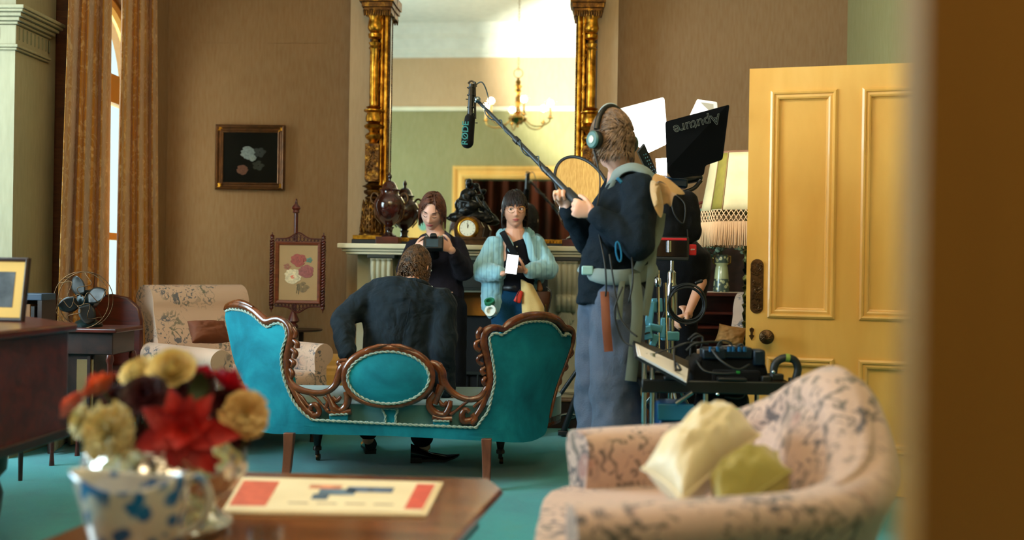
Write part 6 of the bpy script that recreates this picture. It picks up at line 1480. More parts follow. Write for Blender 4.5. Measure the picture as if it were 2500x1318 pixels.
# dark chair behind the cabinet
cx = at(232, 800, 5.95); ch = thing('side_chair', 'dark carved chair with a rounded back behind the desk fan', 'chair', (cx.x, cx.y, 0))
prof = [(-.19, .45), (-.19, .74), (-.17, .82), (-.10, .88), (0, .90), (.10, .88), (.17, .82), (.19, .74), (.19, .45)]
MB().prism(prof, lambda x, z: (cx.x+x, cx.y+.2, z), lambda x, z: (cx.x+x, cx.y+.24, z)).build('backrest', M['wood_red'], ch, smooth=30, bevel=.01)
MB().box2((cx.x-.21, cx.y-.18, .42), (cx.x+.21, cx.y+.24, .47)).build('seat', M['wood_dark'], ch, bevel=.01)
for x in (-.18, .18):
    for y in (-.15, .21): MB().cyl((cx.x+x, cx.y+y, 0), (cx.x+x, cx.y+y, .42), .014, .02).build('leg', M['wood_dark'], ch)
# low bookcase left of the fan
b0, b1_ = at(20, 722, 4.95), at(104, 722, 4.95); bc = thing('low_bookcase', 'low dark bookcase with a blue-grey top between piano and curtain', 'bookcase', ((b0.x+b1_.x)/2, b0.y+.1, 0))
bz = b0.z
mb = MB().box2((b0.x, b0.y, bz-.02), (b1_.x, b0.y+.14, bz+.012)); mb.build('top', plain('top_blue_grey', (40, 58, 78), .4), bc, smooth=0, bevel=.003)
mb = MB().box2((b0.x, b0.y+.12, .30), (b1_.x, b0.y+.14, bz-.02)).box2((b0.x, b0.y, .30), (b0.x+.02, b0.y+.12, bz-.02)).box2((b1_.x-.02, b0.y, .30), (b1_.x, b0.y+.12, bz-.02)); mb.build('case', M['wood_dark'], bc, smooth=0)
for lx in (b0.x+.01,):
    MB().cyl((lx, b0.y+.12, 0), (lx, b0.y+.12, .31), .010, .014).build('leg', M['wood_dark'], bc)
MB().box2((b0.x+.02, b0.y+.01, bz-.29), (b1_.x-.02, b0.y+.12, bz-.27)).build('shelf', M['wood_dark'], bc, smooth=0)
fr = random.Random(4); x = b0.x+.024; i = 0
cols = [((150, 104, 48), 'tan'), ((44, 24, 16), 'dark brown'), ((132, 84, 36), 'ochre'), ((30, 20, 18), 'black'), ((160, 116, 60), 'pale brown'), ((70, 34, 20), 'chestnut')]
proto = None
while x < b1_.x-.045 and i < 6:
    w = .020+.004*(i % 3); bk = MB().box2((x, b0.y+.02, bz-.27), (x+w-.001, b0.y+.11, bz-.04-.01*(i % 2))).build('book', plain('book_%d' % i, cols[i][0], .6), smooth=0, bevel=.002)
    tag(bk, cols[i][1]+' book spine in the low bookcase beside the desk fan', 'book', 'books in the low bookcase'); x += w+.002; i += 1

# ================================================================ pole screen
d = 6.92; P = lambda x, y, dd=0: at(x, y, d+dd); k = d/FPX
ps = thing('pole_screen', 'carved mahogany pole fire screen with an embroidered rose panel, beside the fireplace', 'fire screen', V((P(722, 700).x, P(722, 700).y, 0)))
pcx = P(720, 660); y_ = pcx.y
Xp = lambda px: P(px, 660).x; Zp = lambda py: P(720, py).z
MB().lathe([(5*k, Zp(770)), (5*k, Zp(520)), (9*k, Zp(518)), (7*k, Zp(513)), (11*k, Zp(508)), (9*k, Zp(503)), (4*k, Zp(498)), (3*k, Zp(492)), (2*k, Zp(490)), (3*k, Zp(487)), (.5*k, Zp(484))], (Xp(719), y_+.02, 0), 16).build('pole', M['wood_red'], ps, smooth=50)
MB().lathe([(5*k, Zp(760)), (13*k, Zp(778)), (15*k, Zp(784)), (8*k, Zp(790)), (13*k, Zp(797)), (9*k, Zp(806)), (7*k, Zp(815)), (11*k, Zp(840)), (8*k, Zp(870)), (13*k, .22), (9*k, .16), (4*k, .12)][::-1], (Xp(716), y_+.02, 0), 20).build('baluster', M['wood_red'], ps, smooth=50)
for i in range(3):
    a = i*2*PI/3+.5; c = V((Xp(716), y_+.02, 0)); Dv = V((math.cos(a), math.sin(a), 0)); MB().tube(catmull([c+V((0, 0, .2)), c+Dv*.09+V((0, 0, .19)), c+Dv*.17+V((0, 0, .07)), c+Dv*.24+V((0, 0, .02))], 5), .016, 8).build('leg', M['wood_red'], ps, smooth=60)
x0, x1, z0, z1 = Xp(672), Xp(784), Zp(741), Zp(590)
m = MB(); rect_mould(m, x0, x1, z0, z1, [(0, -.01), (0, .012), (.006, .016), (.020, .010), (.024, .0)], y_-.0); m.build('inner_frame', wood('frame_red_brown', (84, 34, 16), (124, 60, 32), .3), ps, smooth=0)
MB().box2((x0+.005, y_, z0+.005), (x1-.005, y_+.008, z1-.005)).build('canvas', fabric('linen_ground', (168, 138, 98), .9, .2, .3, 400, .05), ps, smooth=0)
for s, xx in ((-1, Xp(663)), (1, Xp(790))):
    mb = MB(); n_ = 44; H0, H1_ = Zp(746), Zp(585)
    for ph_ in (0, PI):
        mb.tube([V((xx+.010*math.cos(ph_+i*.85), y_+.010*math.sin(ph_+i*.85), H0+(H1_-H0)*i/(n_*2))) for i in range(n_*2+1)], .0075, 6)
    mb.lathe([(.006, H1_), (.016, H1_+.008), (.012, H1_+.018), (.016, H1_+.026), (.004, H1_+.034), (.003, H1_+.042), (.004, H1_+.046), (.0005, H1_+.050)], (xx, y_, 0), 12)
    mb.lathe([(.0005, H0-.05), (.004, H0-.04), (.003, H0-.034), (.014, H0-.02), (.012, H0-.01), (.006, H0)], (xx, y_, 0), 12)
    mb.build('twist_column', M['wood_red'], ps, smooth=60)
for top in (1, 0):
    mb = MB(); base = z1 if top else z0; sg = 1 if top else -1
    for i in range(13):
        t_ = (i-6)/6; cxx = (x0+x1)/2+t_*(x1-x0)*.47; hh = .018+.034*math.exp(-(t_/.35)**2)
        cc_ = V((cxx, y_, base+sg*hh*.55))
        mb.tube([cc_+V((.013*math.cos(a), 0, sg*hh*.5*math.sin(a))) for a in [j*2*PI/14 for j in range(14)]], .0035, 6, closed=True)
        mb.tube([cc_+V((-.013, 0, -sg*.01)), cc_+V((0, 0, sg*.012)), cc_+V((.013, 0, -sg*.01))], .003, 6)
    mb.tube(catmull([V(((x0+x1)/2+t_*(x1-x0)*.5, y_, base+sg*(.020+.042*math.exp(-(t_/.33)**2)))) for t_ in [(-1+i/6) for i in range(13)]], 3), .0045, 6)
    mb.build('fretwork', M['wood_red'], ps, smooth=60)
cxx, czz = (x0+x1)/2, (z0+z1)/2
petals(ps, 'embroidered_rose', cxx+.0, czz+.085, .055, 7, pm((150, 62, 42)), y_-.0005, 2, 4)
petals(ps, 'embroidered_rose', cxx-.035, czz-.025, .062, 9, pm((206, 188, 148)), y_-.0008, 5, 2)
petals(ps, 'embroidered_rose', cxx-.035, czz-.03, .022, 6, pm((206, 104, 76)), y_-.0030, 6, 2)
petals(ps, 'embroidered_rose', cxx+.055, czz+.01, .055, 8, pm((142, 72, 62)), y_-.0010, 7, 4)
petals(ps, 'embroidered_leaf', cxx+.03, czz-.095, .045, 5, pm((118, 94, 52)), y_-.0006, 8, 2)
petals(ps, 'embroidered_leaf', cxx-.075, czz+.04, .028, 5, pm((150, 90, 60)), y_-.0006, 9, 2)
petals(ps, 'embroidered_leaf', cxx+.075, czz+.085, .024, 5, pm((86, 116, 96)), y_-.0006, 10, 2)
MB().tube([V((cxx+.0, y_-.003, czz-.08)), V((cxx-.01, y_-.003, czz-.14))], .002, 5).tube([V((cxx+.01, y_-.003, czz-.08)), V((cxx+.005, y_-.003, czz-.145))], .002, 5).build('embroidered_stem', pm((96, 84, 50)), ps)
# small table beside it
p = at(735, 803, 7.25); stb = thing('wine_table', 'small dark round table half hidden behind the pole screen', 'table', (p.x, p.y, 0))
MB().lathe([(.14, p.z-.015), (.15, p.z-.01), (.15, p.z), (.001, p.z)], (p.x, p.y, 0), 28).build('tabletop', M['wood_dark'], stb, smooth=30)
MB().lathe([(.02, .05), (.03, .2), (.015, .3), (.02, p.z-.015)], (p.x, p.y, 0), 14).build('column', M['wood_dark'], stb, smooth=40)
MB().lathe([(.13, 0), (.13, .02), (.05, .05), (.02, .06)], (p.x, p.y, 0), 20).build('foot', M['wood_dark'], stb, smooth=40)

# ================================================================ floor lamp with a fringed shade
lp = at(1822, 700, 6.05); lamp_r = thing('floor_lamp', 'ornate brass floor lamp with a cream and olive fringed shade, behind the yellow door', 'lamp', (lp.x, lp.y, 0))
k = 6.05/FPX; Zl = lambda py: at(1822, py, 6.05).z
t = NT('verdigris_brass', .35, .9); t.color(t.ramp(t.noise(30, 4), [(.35, lin(24, 30, 22)), (.5, lin(92, 88, 44)), (.7, lin(184, 172, 96))])); t.bump(t.noise(80, 4), .5, .006); M['lampbrass'] = t.m
prof = [(.15, 0), (.155, .02), (.12, .05), (.06, .07), (.03, .10)]
for zz in [.14+i*.105 for i in range(13)]: prof += [(.016, zz), (.026, zz+.02), (.014, zz+.03), (.020, zz+.06), (.024, zz+.075), (.014, zz+.09)]
MB().lathe([p for p in prof if p[1] < Zl(400)], (lp.x, lp.y, 0), 20).build('pole', M['lampbrass'], lamp_r, smooth=50)
zb, ztp = Zl(518), Zl(378); rb, rt = 112*k, 88*k
def shade_pt(a, v, out=0): r = rt+(rb-rt)*(1-v)**1.1+out; c8 = 1-.03*(1-math.cos(8*a)); return V((lp.x+r*c8*math.cos(a), lp.y+r*c8*math.sin(a), zb+(ztp-zb)*v))
sh = MB().grid(lambda u, v: shade_pt(2*PI*u, v), 64, 10, cu=True).build('lamp_shade', plain('shade_silk_cream', (180, 168, 126), .8, var=.1, vscale=10), lamp_r, smooth=180, solid=.004)
for i in range(6):
    a0 = i*PI/3+PI+.66
    MB().grid(lambda u, v: shade_pt(a0+(u-.5)*.36, .02+v*.96, .004), 8, 8).build('olive_panel', plain('shade_olive', (112, 102, 28), .8, var=.15, vscale=20), sh, smooth=180, solid=.002)
    MB().tube([shade_pt(a0-.19, v_/8, .006) for v_ in range(9)], .003, 5).tube([shade_pt(a0+.19, v_/8, .006) for v_ in range(9)], .003, 5).build('braid', plain('braid_brown', (120, 92, 56), .8), sh)
MB().tube([shade_pt(i*2*PI/64, 1, .002) for i in range(64)], .006, 6, closed=True).build('shade_rim', plain('rim_brown', (96, 62, 36), .8), lamp_r, smooth=60)
mb = MB(); mb2 = MB(); zf = Zl(602); nF = 230
M['fringe'] = fabric('fringe_thread', (206, 170, 128), .9, .3, .2)
for i in range(nF):
    a = i*2*PI/nF; p = shade_pt(a, 0, .004); q = shade_pt(a+.02*math.sin(i*2.3), 0, .012+.006*math.sin(i*1.7)); zk = Zl(545)
    mb.tube([V((p.x, p.y, zk)), V(((p.x+q.x)/2, (p.y+q.y)/2, (zk+zf)/2)), V((q.x, q.y, zf+.006*math.sin(i*3.1)))], [.0052, .0050, .0044], 5)
for row in range(3):
    for i in range(60):
        a = (i+.5*row)*2*PI/60; p = shade_pt(a, 0, .006); q = shade_pt(a+PI/60, 0, .006); r_ = shade_pt(a-PI/60, 0, .006); z1_ = zb-row*(zb-Zl(545))/3; z2_ = zb-(row+1)*(zb-Zl(545))/3
        mb2.tube([V((p.x, p.y, z1_)), V((q.x, q.y, z2_))], .0028, 4).tube([V((p.x, p.y, z1_)), V((r_.x, r_.y, z2_))], .0028, 4)
f_ = mb.build('fringe', M['fringe'], lamp_r, smooth=60, fixn=False); f_['kind'] = 'stuff'; mb2.build('knotted_net', M['fringe'], lamp_r, smooth=60, fixn=False)

# ================================================================ mahogany whatnot with vase and foliage
d = 7.1; wl, wr = at(1588, 700, d), at(1875, 700, d); zs = at(1760, 714, d).z; yw = wl.y
wn = thing('mahogany_cabinet', 'dark mahogany cabinet with open shelves behind the film light', 'cabinet', ((wl.x+wr.x)/2, yw+.15, 0))
X0, X1w = wl.x, wr.x
MB().box2((X0-.01, yw-.02, zs-.025), (X1w+.01, yw+.42, zs)).build('tabletop', M['wood_red'], wn, smooth=0, bevel=.005)
mb = MB().box2((X0, yw+.38, 0), (X1w, yw+.42, zs-.025)).box2((X0, yw, 0), (X0+.03, yw+.4, zs-.025)).box2((X1w-.03, yw, 0), (X1w, yw+.4, zs-.025)).box2((X0+.03, yw+.02, 0), (X1w-.03, yw+.4, .1)); mb.build('case', M['wood_red'], wn, smooth=0)
for py in (762, 797, 870): MB().box2((X0+.03, yw+.01, at(1760, py, d).z-.015), (X1w-.03, yw+.38, at(1760, py, d).z)).build('shelf', M['wood_red'], wn, smooth=0)
MB().box2((X0+.02, yw+.36, zs), (X1w-.02, yw+.40, zs+.42)).build('upper_back', M['wood_dark'], wn, smooth=0)
mb = MB()
for (a, b, c_, e) in ((1690, 512, 1722, 497), (1700, 520, 1730, 505)):
    mb.tube(catmull([at(a-20, b+22, d+.2), at(a, b, d+.2), at((a+c_)/2+4, e-2, d+.2), at(c_+10, e, d+.2)], 5), .010, 8)
mb.tube([at(1660, 560, d+.2), at(1690, 518, d+.2), at(1830, 518, d+.2)], .012, 8).build('gallery', wood('gallery_red', (90, 30, 20), (130, 50, 34), .3), wn, smooth=60)
vx = at(1761, 708, 7.16); vx.z = zs; k = 7.16/FPX
t = NT('vase_glaze', .25); t.set('Coat Weight', .4); v = t.vor(34, t.co()); zc_ = t.n.new('ShaderNodeSeparateXYZ'); t.L.new(t.co(), zc_.inputs[0]); zz_ = zc_.outputs['Z']
band = t.math('ADD', t.math('GREATER_THAN', zz_, .205), t.math('LESS_THAN', zz_, .095))
ring = t.ramp(v, [(.1, (0, 0, 0)), (.2, (1, 1, 1)), (.32, (1, 1, 1)), (.42, (0, 0, 0))])
t.color(t.mix(t.math('MULTIPLY', band, ring), t.mix(band, lin(176, 180, 132), lin(70, 84, 72)), lin(206, 204, 150))); M['vaseg'] = t.m
va = thing('tall_vase', 'square-shouldered cream and green patterned vase on the mahogany cabinet', 'vase', vx)
MB().lathe([(17, 0), (20, 2), (20, 5), (19, 10), (15, 66), (14, 72), (15, 76), (15, 78), (13, 80), (13, 84), (11, 84), (11, 60)] and [(r*k, h*k) for r, h in [(17, 0), (20, 2), (20, 6), (15, 60), (13.5, 66), (16, 70), (16, 88), (14, 92), (12, 92), (12, 70)]], (0, 0, 0), 28).xf(Matrix.Translation(vx)).build('vase_body', M['vaseg'], va, smooth=50)
for s in (-1, 1):
    MB().tube([vx+V((s*q[0]*k, 0, q[1]*k)) for q in ((13, 88), (21, 88), (21, 72), (14, 68))], 2*k, 6).build('vase_handle', M['brass'], va)
MB().box2((vx.x-.10, vx.y-.09, zs), (vx.x+.16, vx.y+.12, zs+.003)).build('doily', M['fringe'], None, smooth=0)
tag(bpy.data.objects['doily'], 'small beige mat under the patterned vase', 'mat')
M['euc'] = petal('eucalyptus_leaf', (70, 104, 92), (146, 176, 150)); M['leafd'] = petal('foliage_dark', (24, 44, 32), (52, 82, 56))
sprays = [((1745, 618), (1720, 640), (1700, 632), 9), ((1755, 600), (1725, 560), (1702, 545), 10), ((1765, 600), (1790, 560), (1812, 575), 9), ((1760, 600), (1765, 560), (1775, 540), 8), ((1750, 600), (1700, 590), (1690, 555), 9), ((1755, 600), (1735, 530), (1700, 515), 8), ((1758, 600), (1712, 620), (1716, 640), 8), ((1766, 600), (1800, 600), (1815, 610), 6)]
sprays += [((1752, 600), (1730, 580), (1716, 572), 7), ((1762, 600), (1785, 590), (1800, 590), 6)]
for i, (a, b, c_, nl_) in enumerate(sprays):
    fr = random.Random(40+i); sp0 = [vx+V((0, 0, 88*k))]+[at(q[0], q[1], 7.1+fr.uniform(-.12, .08)) for q in (a, b, c_)]; C_ = catmull(sp0, 6)
    sprig = thing('eucalyptus_sprig', 'eucalyptus sprig '+['drooping low to the left of the patterned vase', 'rising to the upper left, under the lamp fringe', 'rising to the upper right of the patterned vase', 'standing straight up in the patterned vase', 'reaching far left toward the black power bag', 'arching high left beside the lamp shade', 'bending down left between vase and red transmitter', 'spreading to the right toward the lamp pole', 'short and bushy left of the vase neck', 'short and bushy right of the vase neck'][i], 'foliage', sp0[0], 0, 'eucalyptus sprigs in the patterned vase')
    MB().tube(C_, .0022, 5).build('stem', M['stem'], sprig)
    mb = MB()
    for q in range(nl_*2+6):
        c = C_[5+int((len(C_)-6)*q/(nl_*2+6))]+V((fr.gauss(0, .012), fr.gauss(0, .012), fr.gauss(0, .012))); r_ = fr.uniform(.012, .020)
        e = Euler((fr.uniform(0, 3), fr.uniform(0, 3), 0)).to_matrix(); mb.sph(c, (r_, r_*.8, .0012), 10, 4, e)
    mb.build('leaf', M['euc'] if i % 3 else M['leafd'], sprig, smooth=180)
bl = MB().sph(at(1757, 593, 7.0), .012, 10, 8).build('small_flower', petal('yellow_flower', (190, 170, 70), (220, 204, 110))); tag(bl, 'small yellow flower head among the eucalyptus', 'flower')

# ================================================================ what the mirror shows of the room behind
mn = V((-math.sin(DEL), -math.cos(DEL), 0)); m0 = V((gc.x, MY-.007, 1))
def mirrored(px, py, dv): p = at(px, py, dv); return p-mn*(2*(p-m0).dot(mn))
cc0 = mirrored(1263, 296, 11.1); k = 11.1/FPX
chd = thing('chandelier', 'brass six-arm chandelier with lit candle bulbs, seen in the mirror', 'chandelier', (cc0.x, cc0.y, cc0.z))
prof = [(1, -14), (3, -12), (2, -8), (8, -4), (20, 2), (24, 8), (20, 14), (8, 16), (6, 20), (12, 24), (7, 28), (5, 36), (7, 46), (6, 56), (5, 70), (9, 76), (6, 80), (8, 84), (10, 88), (6, 92), (7, 98), (3, 104), (3, 108)]
MB().lathe([(r*k, h*k) for r, h in prof], cc0, 24).build('body', M['brass'], chd, smooth=50)
MB().tube([cc0+V((11*k*math.cos(a), 0, (119+11*math.sin(a))*k)) for a in [i*2*PI/24 for i in range(24)]], .004, 6, closed=True).build('ring', M['brass'], chd, smooth=60)
mb = MB(); z = cc0.z+130*k; i = 0
while z < CEIL-.02:
    a = (i % 2)*PI/2; mb.tube([V((cc0.x+.010*math.cos(t_)*math.cos(a), cc0.y+.010*math.cos(t_)*math.sin(a), z+.022*math.sin(t_))) for t_ in [j*PI/5 for j in range(10)]], .0025, 4, closed=True); z += .036; i += 1
mb.build('chain', M['brass'], chd, smooth=180)
M['candle'] = plain('candle_sleeve', (226, 196, 140), .6); M['bulb'] = emit('bulb_glow', (255, 214, 150), 40)
for i in range(6):
    a = i*PI/3+.25; Dv = V((math.cos(a), math.sin(a), 0)); e = cc0+Dv*84*k+V((0, 0, 6*k))
    arm = MB().tube(catmull([cc0+Dv*18*k+V((0, 0, 6*k)), cc0+Dv*38*k+V((0, 0, -10*k)), cc0+Dv*62*k+V((0, 0, -12*k)), cc0+Dv*80*k+V((0, 0, -4*k)), e], 5), .007, 8).build('arm', M['brass'], chd, smooth=60)
    MB().lathe([(.006, -.01), (.034, .0), (.030, .006), (.012, .010), (.014, .03)], e, 18).build('drip_pan', M['brass'], arm, smooth=50)
    MB().cyl(e+V((0, 0, .02)), e+V((0, 0, .125)), .013).build('candle', M['candle'], arm)
    MB().lathe([(.010, 0), (.017, .015), (.015, .03), (.006, .045), (.001, .055)], e+V((0, 0, .125)), 12).build('bulb', M['bulb'], arm, smooth=60)
    lamp('chandelier_bulb', 'POINT', e+V((0, 0, .16)), 20, (1.0, .66, .32), size=.03)
fp = mirrored(1015, 540, 13.3); fp.y = NEAR_Y+.01
fpr = thing('oval_portrait', 'framed yellow-mounted picture with a green oval, seen in the mirror on the near wall', 'picture', fp)
m = MB().box2((fp.x-.26, NEAR_Y, fp.z-.28), (fp.x+.26, NEAR_Y+.03, fp.z+.26)); m.build('frame', M['wood_red'], fpr, smooth=0, bevel=.006)
MB().box2((fp.x-.21, NEAR_Y+.03, fp.z-.23), (fp.x+.21, NEAR_Y+.034, fp.z+.21)).build('mount', plain('mount_yellow_b', (216, 168, 84), .7), fpr, smooth=0)
MB().prism([(.075*math.cos(i*PI/14), .105*math.sin(i*PI/14)) for i in range(28)], lambda a, b: (fp.x+a, NEAR_Y+.034, fp.z+b), lambda a, b: (fp.x+a, NEAR_Y+.037, fp.z+b)).build('oval_print', plain('oval_green', (110, 158, 132), .6, var=.3, vscale=40), fpr, smooth=0)
# ================================================================ boom pole and microphone
bp_ = thing('boom_pole', 'long dark boom pole held by the boom operator, reaching up to the microphone', 'boom pole', (PA+PB)/2)
L_ = (PB-PA).length; q = lambda t: PA+(PB-PA)*t
MB().tube([q(0), q(.36)], [.0085, .0095], 12).tube([q(.36), q(.62)], [.0115, .012], 12).tube([q(.62), q(.80)], [.0145, .015], 12).build('tube_section', plain('pole_graphite', (44, 50, 56), .35, .4), bp_, smooth=60)
MB().tube([q(.78), q(.785), q(1.0), q(1.01)], [.019, .023, .026, .020], 16).build('foam_grip', M['rubber'], bp_, smooth=60)
mb = MB()
for t_ in (.36, .62): mb.tube([q(t_-.012), q(t_+.02)], .016, 14)
mb.build('twist_lock', M['black'], bp_, smooth=40)
X_, Y_, Z_ = basis(pd)
mb = MB().tube([q(.03+.80*i/120)+(X_*math.cos(i*.26)+Y_*math.sin(i*.26))*(.014+.006*math.sin(i*.11)) for i in range(121)], .0032, 6)
mb.tube(catmull([q(.10)+V((0, 0, .02)), q(.0)+V((.05, 0, .03)), q(0)+V((.02, -.02, .09)), q(0)+V((-.03, 0, .06))], 6), .0032, 6).build('cable', plain('cable_blue_grey', (52, 74, 88), .4), bp_, smooth=180)
mc_ = PA+V((-.035, -.02, 0)); dm = dep(mc_); k = dm/FPX
mic = thing('microphone', 'black shotgun microphone in a foam windshield hanging from the boom tip', 'microphone', mc_)
bx = at(1143, 322, dm); tx = at(1150, 205, dm); ax = (at(1146, 283, dm)-at(1143, 348, dm)).normalized()
f0, f1 = at(1141, 347, dm), at(1147, 290, dm)
MB().cap(f0, f1, 15.5*k, 13*k, 24, 6).build('windshield', fabric('foam_black', (14, 15, 17), .95, .2, .5, 300), mic, smooth=180)
MB().tube([f1, at(1152, 205, dm)], 7*k, 12).build('mic_tube', M['black'], mic)
mb = MB().box(at(1149, 250, dm-.01), (.011, .02, .15)).tube([at(1159, 200, dm), at(1160, 290, dm)], .006, 8).tube(catmull([at(1143, 204, dm), at(1150, 198, dm), at(1160, 203, dm), at(1162, 212, dm)], 4), .005, 6)
for py in (214, 232, 262, 278): mb.tube([at(1150, py, dm)+V((9*k*math.cos(a), 9*k*math.sin(a), 0)) for a in [i*PI/6 for i in range(12)]], .003, 6, closed=True)
mb.tube([at(1137, 242, dm), at(1160, 244, dm)], .003, 6).tube([at(1160, 278, dm), at(1157, 300, dm), at(1166, 300, dm)], .003, 6).build('shock_mount', M['black'], mic, smooth=60)
mb = MB().tube([q(0), at(1158, 244, dm-.01)], .013, 10).sph(at(1166, 243, dm-.01), .016, 12, 8); mb.build('swivel', M['steel'], bp_, smooth=60)
def text_mesh(txt, size, ext=.0015, mat=None, parent=None, name='lettering', bold=0.0, M4=None, outline=0):
    cu = bpy.data.curves.new('t', 'FONT'); cu.body = txt; cu.size = size; cu.extrude = ext; cu.align_x = 'CENTER'; cu.align_y = 'CENTER'; cu.offset = bold
    if outline: cu.fill_mode = 'NONE'; cu.bevel_depth = outline; cu.extrude = 0
    o = bpy.data.objects.new('t', cu); COL.objects.link(o); dg = bpy.context.evaluated_depsgraph_get(); me = bpy.data.meshes.new_from_object(o.evaluated_get(dg)); bpy.data.objects.remove(o)
    ob = bpy.data.objects.new(name, me); COL.objects.link(ob); me.transform(M4); me.materials.clear(); me.materials.append(mat)
    if parent: ob.parent = parent; me.transform(world_of(parent).inverted())
    return ob
def frame4(c, x, y, mirror=False):
    x = V(x).normalized(); y = (V(y)-x*V(y).dot(x)).normalized(); z = x.cross(y); 
    return Matrix(((x.x, y.x, z.x, c.x), (x.y, y.y, z.y, c.y), (x.z, y.z, z.z, c.z), (0, 0, 0, 1)))
text_mesh('RØDE', .044, .001, plain('logo_teal', (40, 130, 136), .5), mic, 'lettering', .0006, frame4(at(1136, 325, dm-.030), ax, -rgt))

# ================================================================ film light with barn doors
fl = thing('film_light', 'black film light with barn doors and a white glowing LED, pointing up', 'film light', at(1640, 440, 5.35))
def quad(name, pts, mat, parent, th=.004, rnd_=.0):
    P4 = [at(*p) for p in pts]; n_ = (P4[1]-P4[0]).cross(P4[-1]-P4[0]).normalized()
    if n_.dot(fwd) < 0: n_ = -n_
    m = len(P4); return MB().add(P4+[p+n_*th for p in P4], [tuple(range(m)), tuple(m+i for i in reversed(range(m)))]+[(i, (i+1) % m, m+(i+1) % m, m+i) for i in range(m)]).build(name, mat, parent, smooth=0)
def roundq(pts, r=9):
    out = []; n = len(pts)
    for i in range(n):
        a, b, c = V(pts[i-1]), V(pts[i]), V(pts[(i+1) % n]); u = (a-b); w = (c-b); lu = math.hypot(u.x, u.y); lw = math.hypot(w.x, w.y)
        p0 = b+u*(r/lu); p1 = b+w*(r/lw)
        for t_ in (0, .33, .66, 1): out.append(tuple((p0*(1-t_)**2+b*2*t_*(1-t_)+p1*t_*t_)))
    return out
M['door_white'] = plain('barn_door_inside', (210, 214, 218), .55, .0, .02)
quad('barn_door', roundq([(1462, 278, 5.50), (1622, 236, 5.62), (1631, 350, 5.50), (1580, 374, 5.46)], 8), M['door_white'], fl)
quad('barn_door', roundq([(1680, 290, 5.55), (1702, 242, 5.58), (1751, 249, 5.60), (1754, 290, 5.55)], 3), M['door_white'], fl)
nb_ = roundq([(1624, 297, 5.22), (1781, 255, 5.10), (1764, 390, 5.22), (1722, 404, 5.24), (1718, 428, 5.26), (1640, 436, 5.28), (1628, 420, 5.27)], 6)
quad('barn_door', nb_, M['black_matte'], fl)
quad('side_plate', [(1558, 372, 5.28), (1574, 352, 5.28), (1608, 428, 5.34), (1586, 432, 5.34)], M['black'], fl, .02)
mb = MB()
for i in range(7):
    for j2 in range(2):
        c = at(1572+i*4+j2*5, 378+i*7.5-j2*2, 5.27); mb.sph(c, .0022, 6, 4)
mb.build('vent_hole', plain('vent_teal', (70, 150, 160), .4), fl)
em = MB().add([at(1601, 388, 5.40), at(1628, 386, 5.40), at(1628, 428, 5.33), at(1604, 426, 5.33)], [(0, 1, 2, 3)]); em.build('led_panel', emit('led_white', (255, 255, 255), 30), fl, smooth=0, solid=.003)
mb = MB().cap(at(1650, 440, 5.36), at(1705, 434, 5.40), .030, .024, 16); mb.box(at(1640, 446, 5.38), (.16, .10, .05), M=Matrix.Rotation(.1, 3, 'Y')); mb.build('lamp_body', plain('fixture_blue_black', (16, 38, 56), .25, .3), fl, smooth=50, bevel=.01)
MB().tube(catmull([at(1600, 440, 5.36), at(1610, 462, 5.36), at(1640, 474, 5.36), at(1690, 462, 5.36), at(1712, 440, 5.36)], 6), .011, 8).build('yoke', M['black'], fl, smooth=60)
ndc = at(1702, 300, 5.13); e1 = (at(1778, 262, 5.11)-at(1628, 303, 5.22)); e2 = (at(1624, 297, 5.22)-at(1628, 420, 5.27))
logo = text_mesh('Aputure', .071, 0, plain('logo_grey', (92, 96, 88), .6), fl, 'lettering', 0, frame4(at(1701, 303, 5.145), -e1, -e2), outline=.0011)
# stand with a chrome column
st = thing('light_stand', 'chrome light stand carrying the film light behind the boom operator', 'light stand', V((at(1640, 700, 5.38).x, at(1640, 700, 5.38).y, 0)))
sx, sy = at(1640, 700, 5.38).x, at(1640, 700, 5.38).y; Zs = lambda py: at(1640, py, 5.38).z
MB().cyl((sx, sy, .25), (sx, sy, Zs(470)), .010).build('riser', M['chrome'], st); MB().cyl((sx, sy, .2), (sx, sy, Zs(740)), .016).build('column', M['chrome'], st)
mb = MB().lathe([(.02, Zs(775)), (.03, Zs(770)), (.03, Zs(700)), (.022, Zs(690)), (.022, Zs(665)), (.012, Zs(660))], (sx, sy, 0), 20); mb.build('collar', M['chrome'], st, smooth=40)
for i in range(3):
    a = i*2*PI/3+.7; Dv = V((math.cos(a), math.sin(a), 0)); c = V((sx, sy, 0))
    MB().cyl(c+V((0, 0, .55)), c+Dv*.42+V((0, 0, .02)), .009).build('leg', M['steel'], st); MB().sph(c+Dv*.42+V((0, 0, .016)), .016, 10, 8).build('foot', M['rubber'], st)
    MB().cyl(c+V((0, 0, .22)), c+Dv*.22+V((0, 0, .29)), .006).build('brace', M['steel'], st)
mb = MB().cap(at(1640, 704, 5.33), at(1662, 700, 5.3), .012, .014); mb.cap(at(1700, 690, 5.35), at(1712, 686, 5.35), .008, .010); mb.build('knob', M['black'], st, smooth=50)
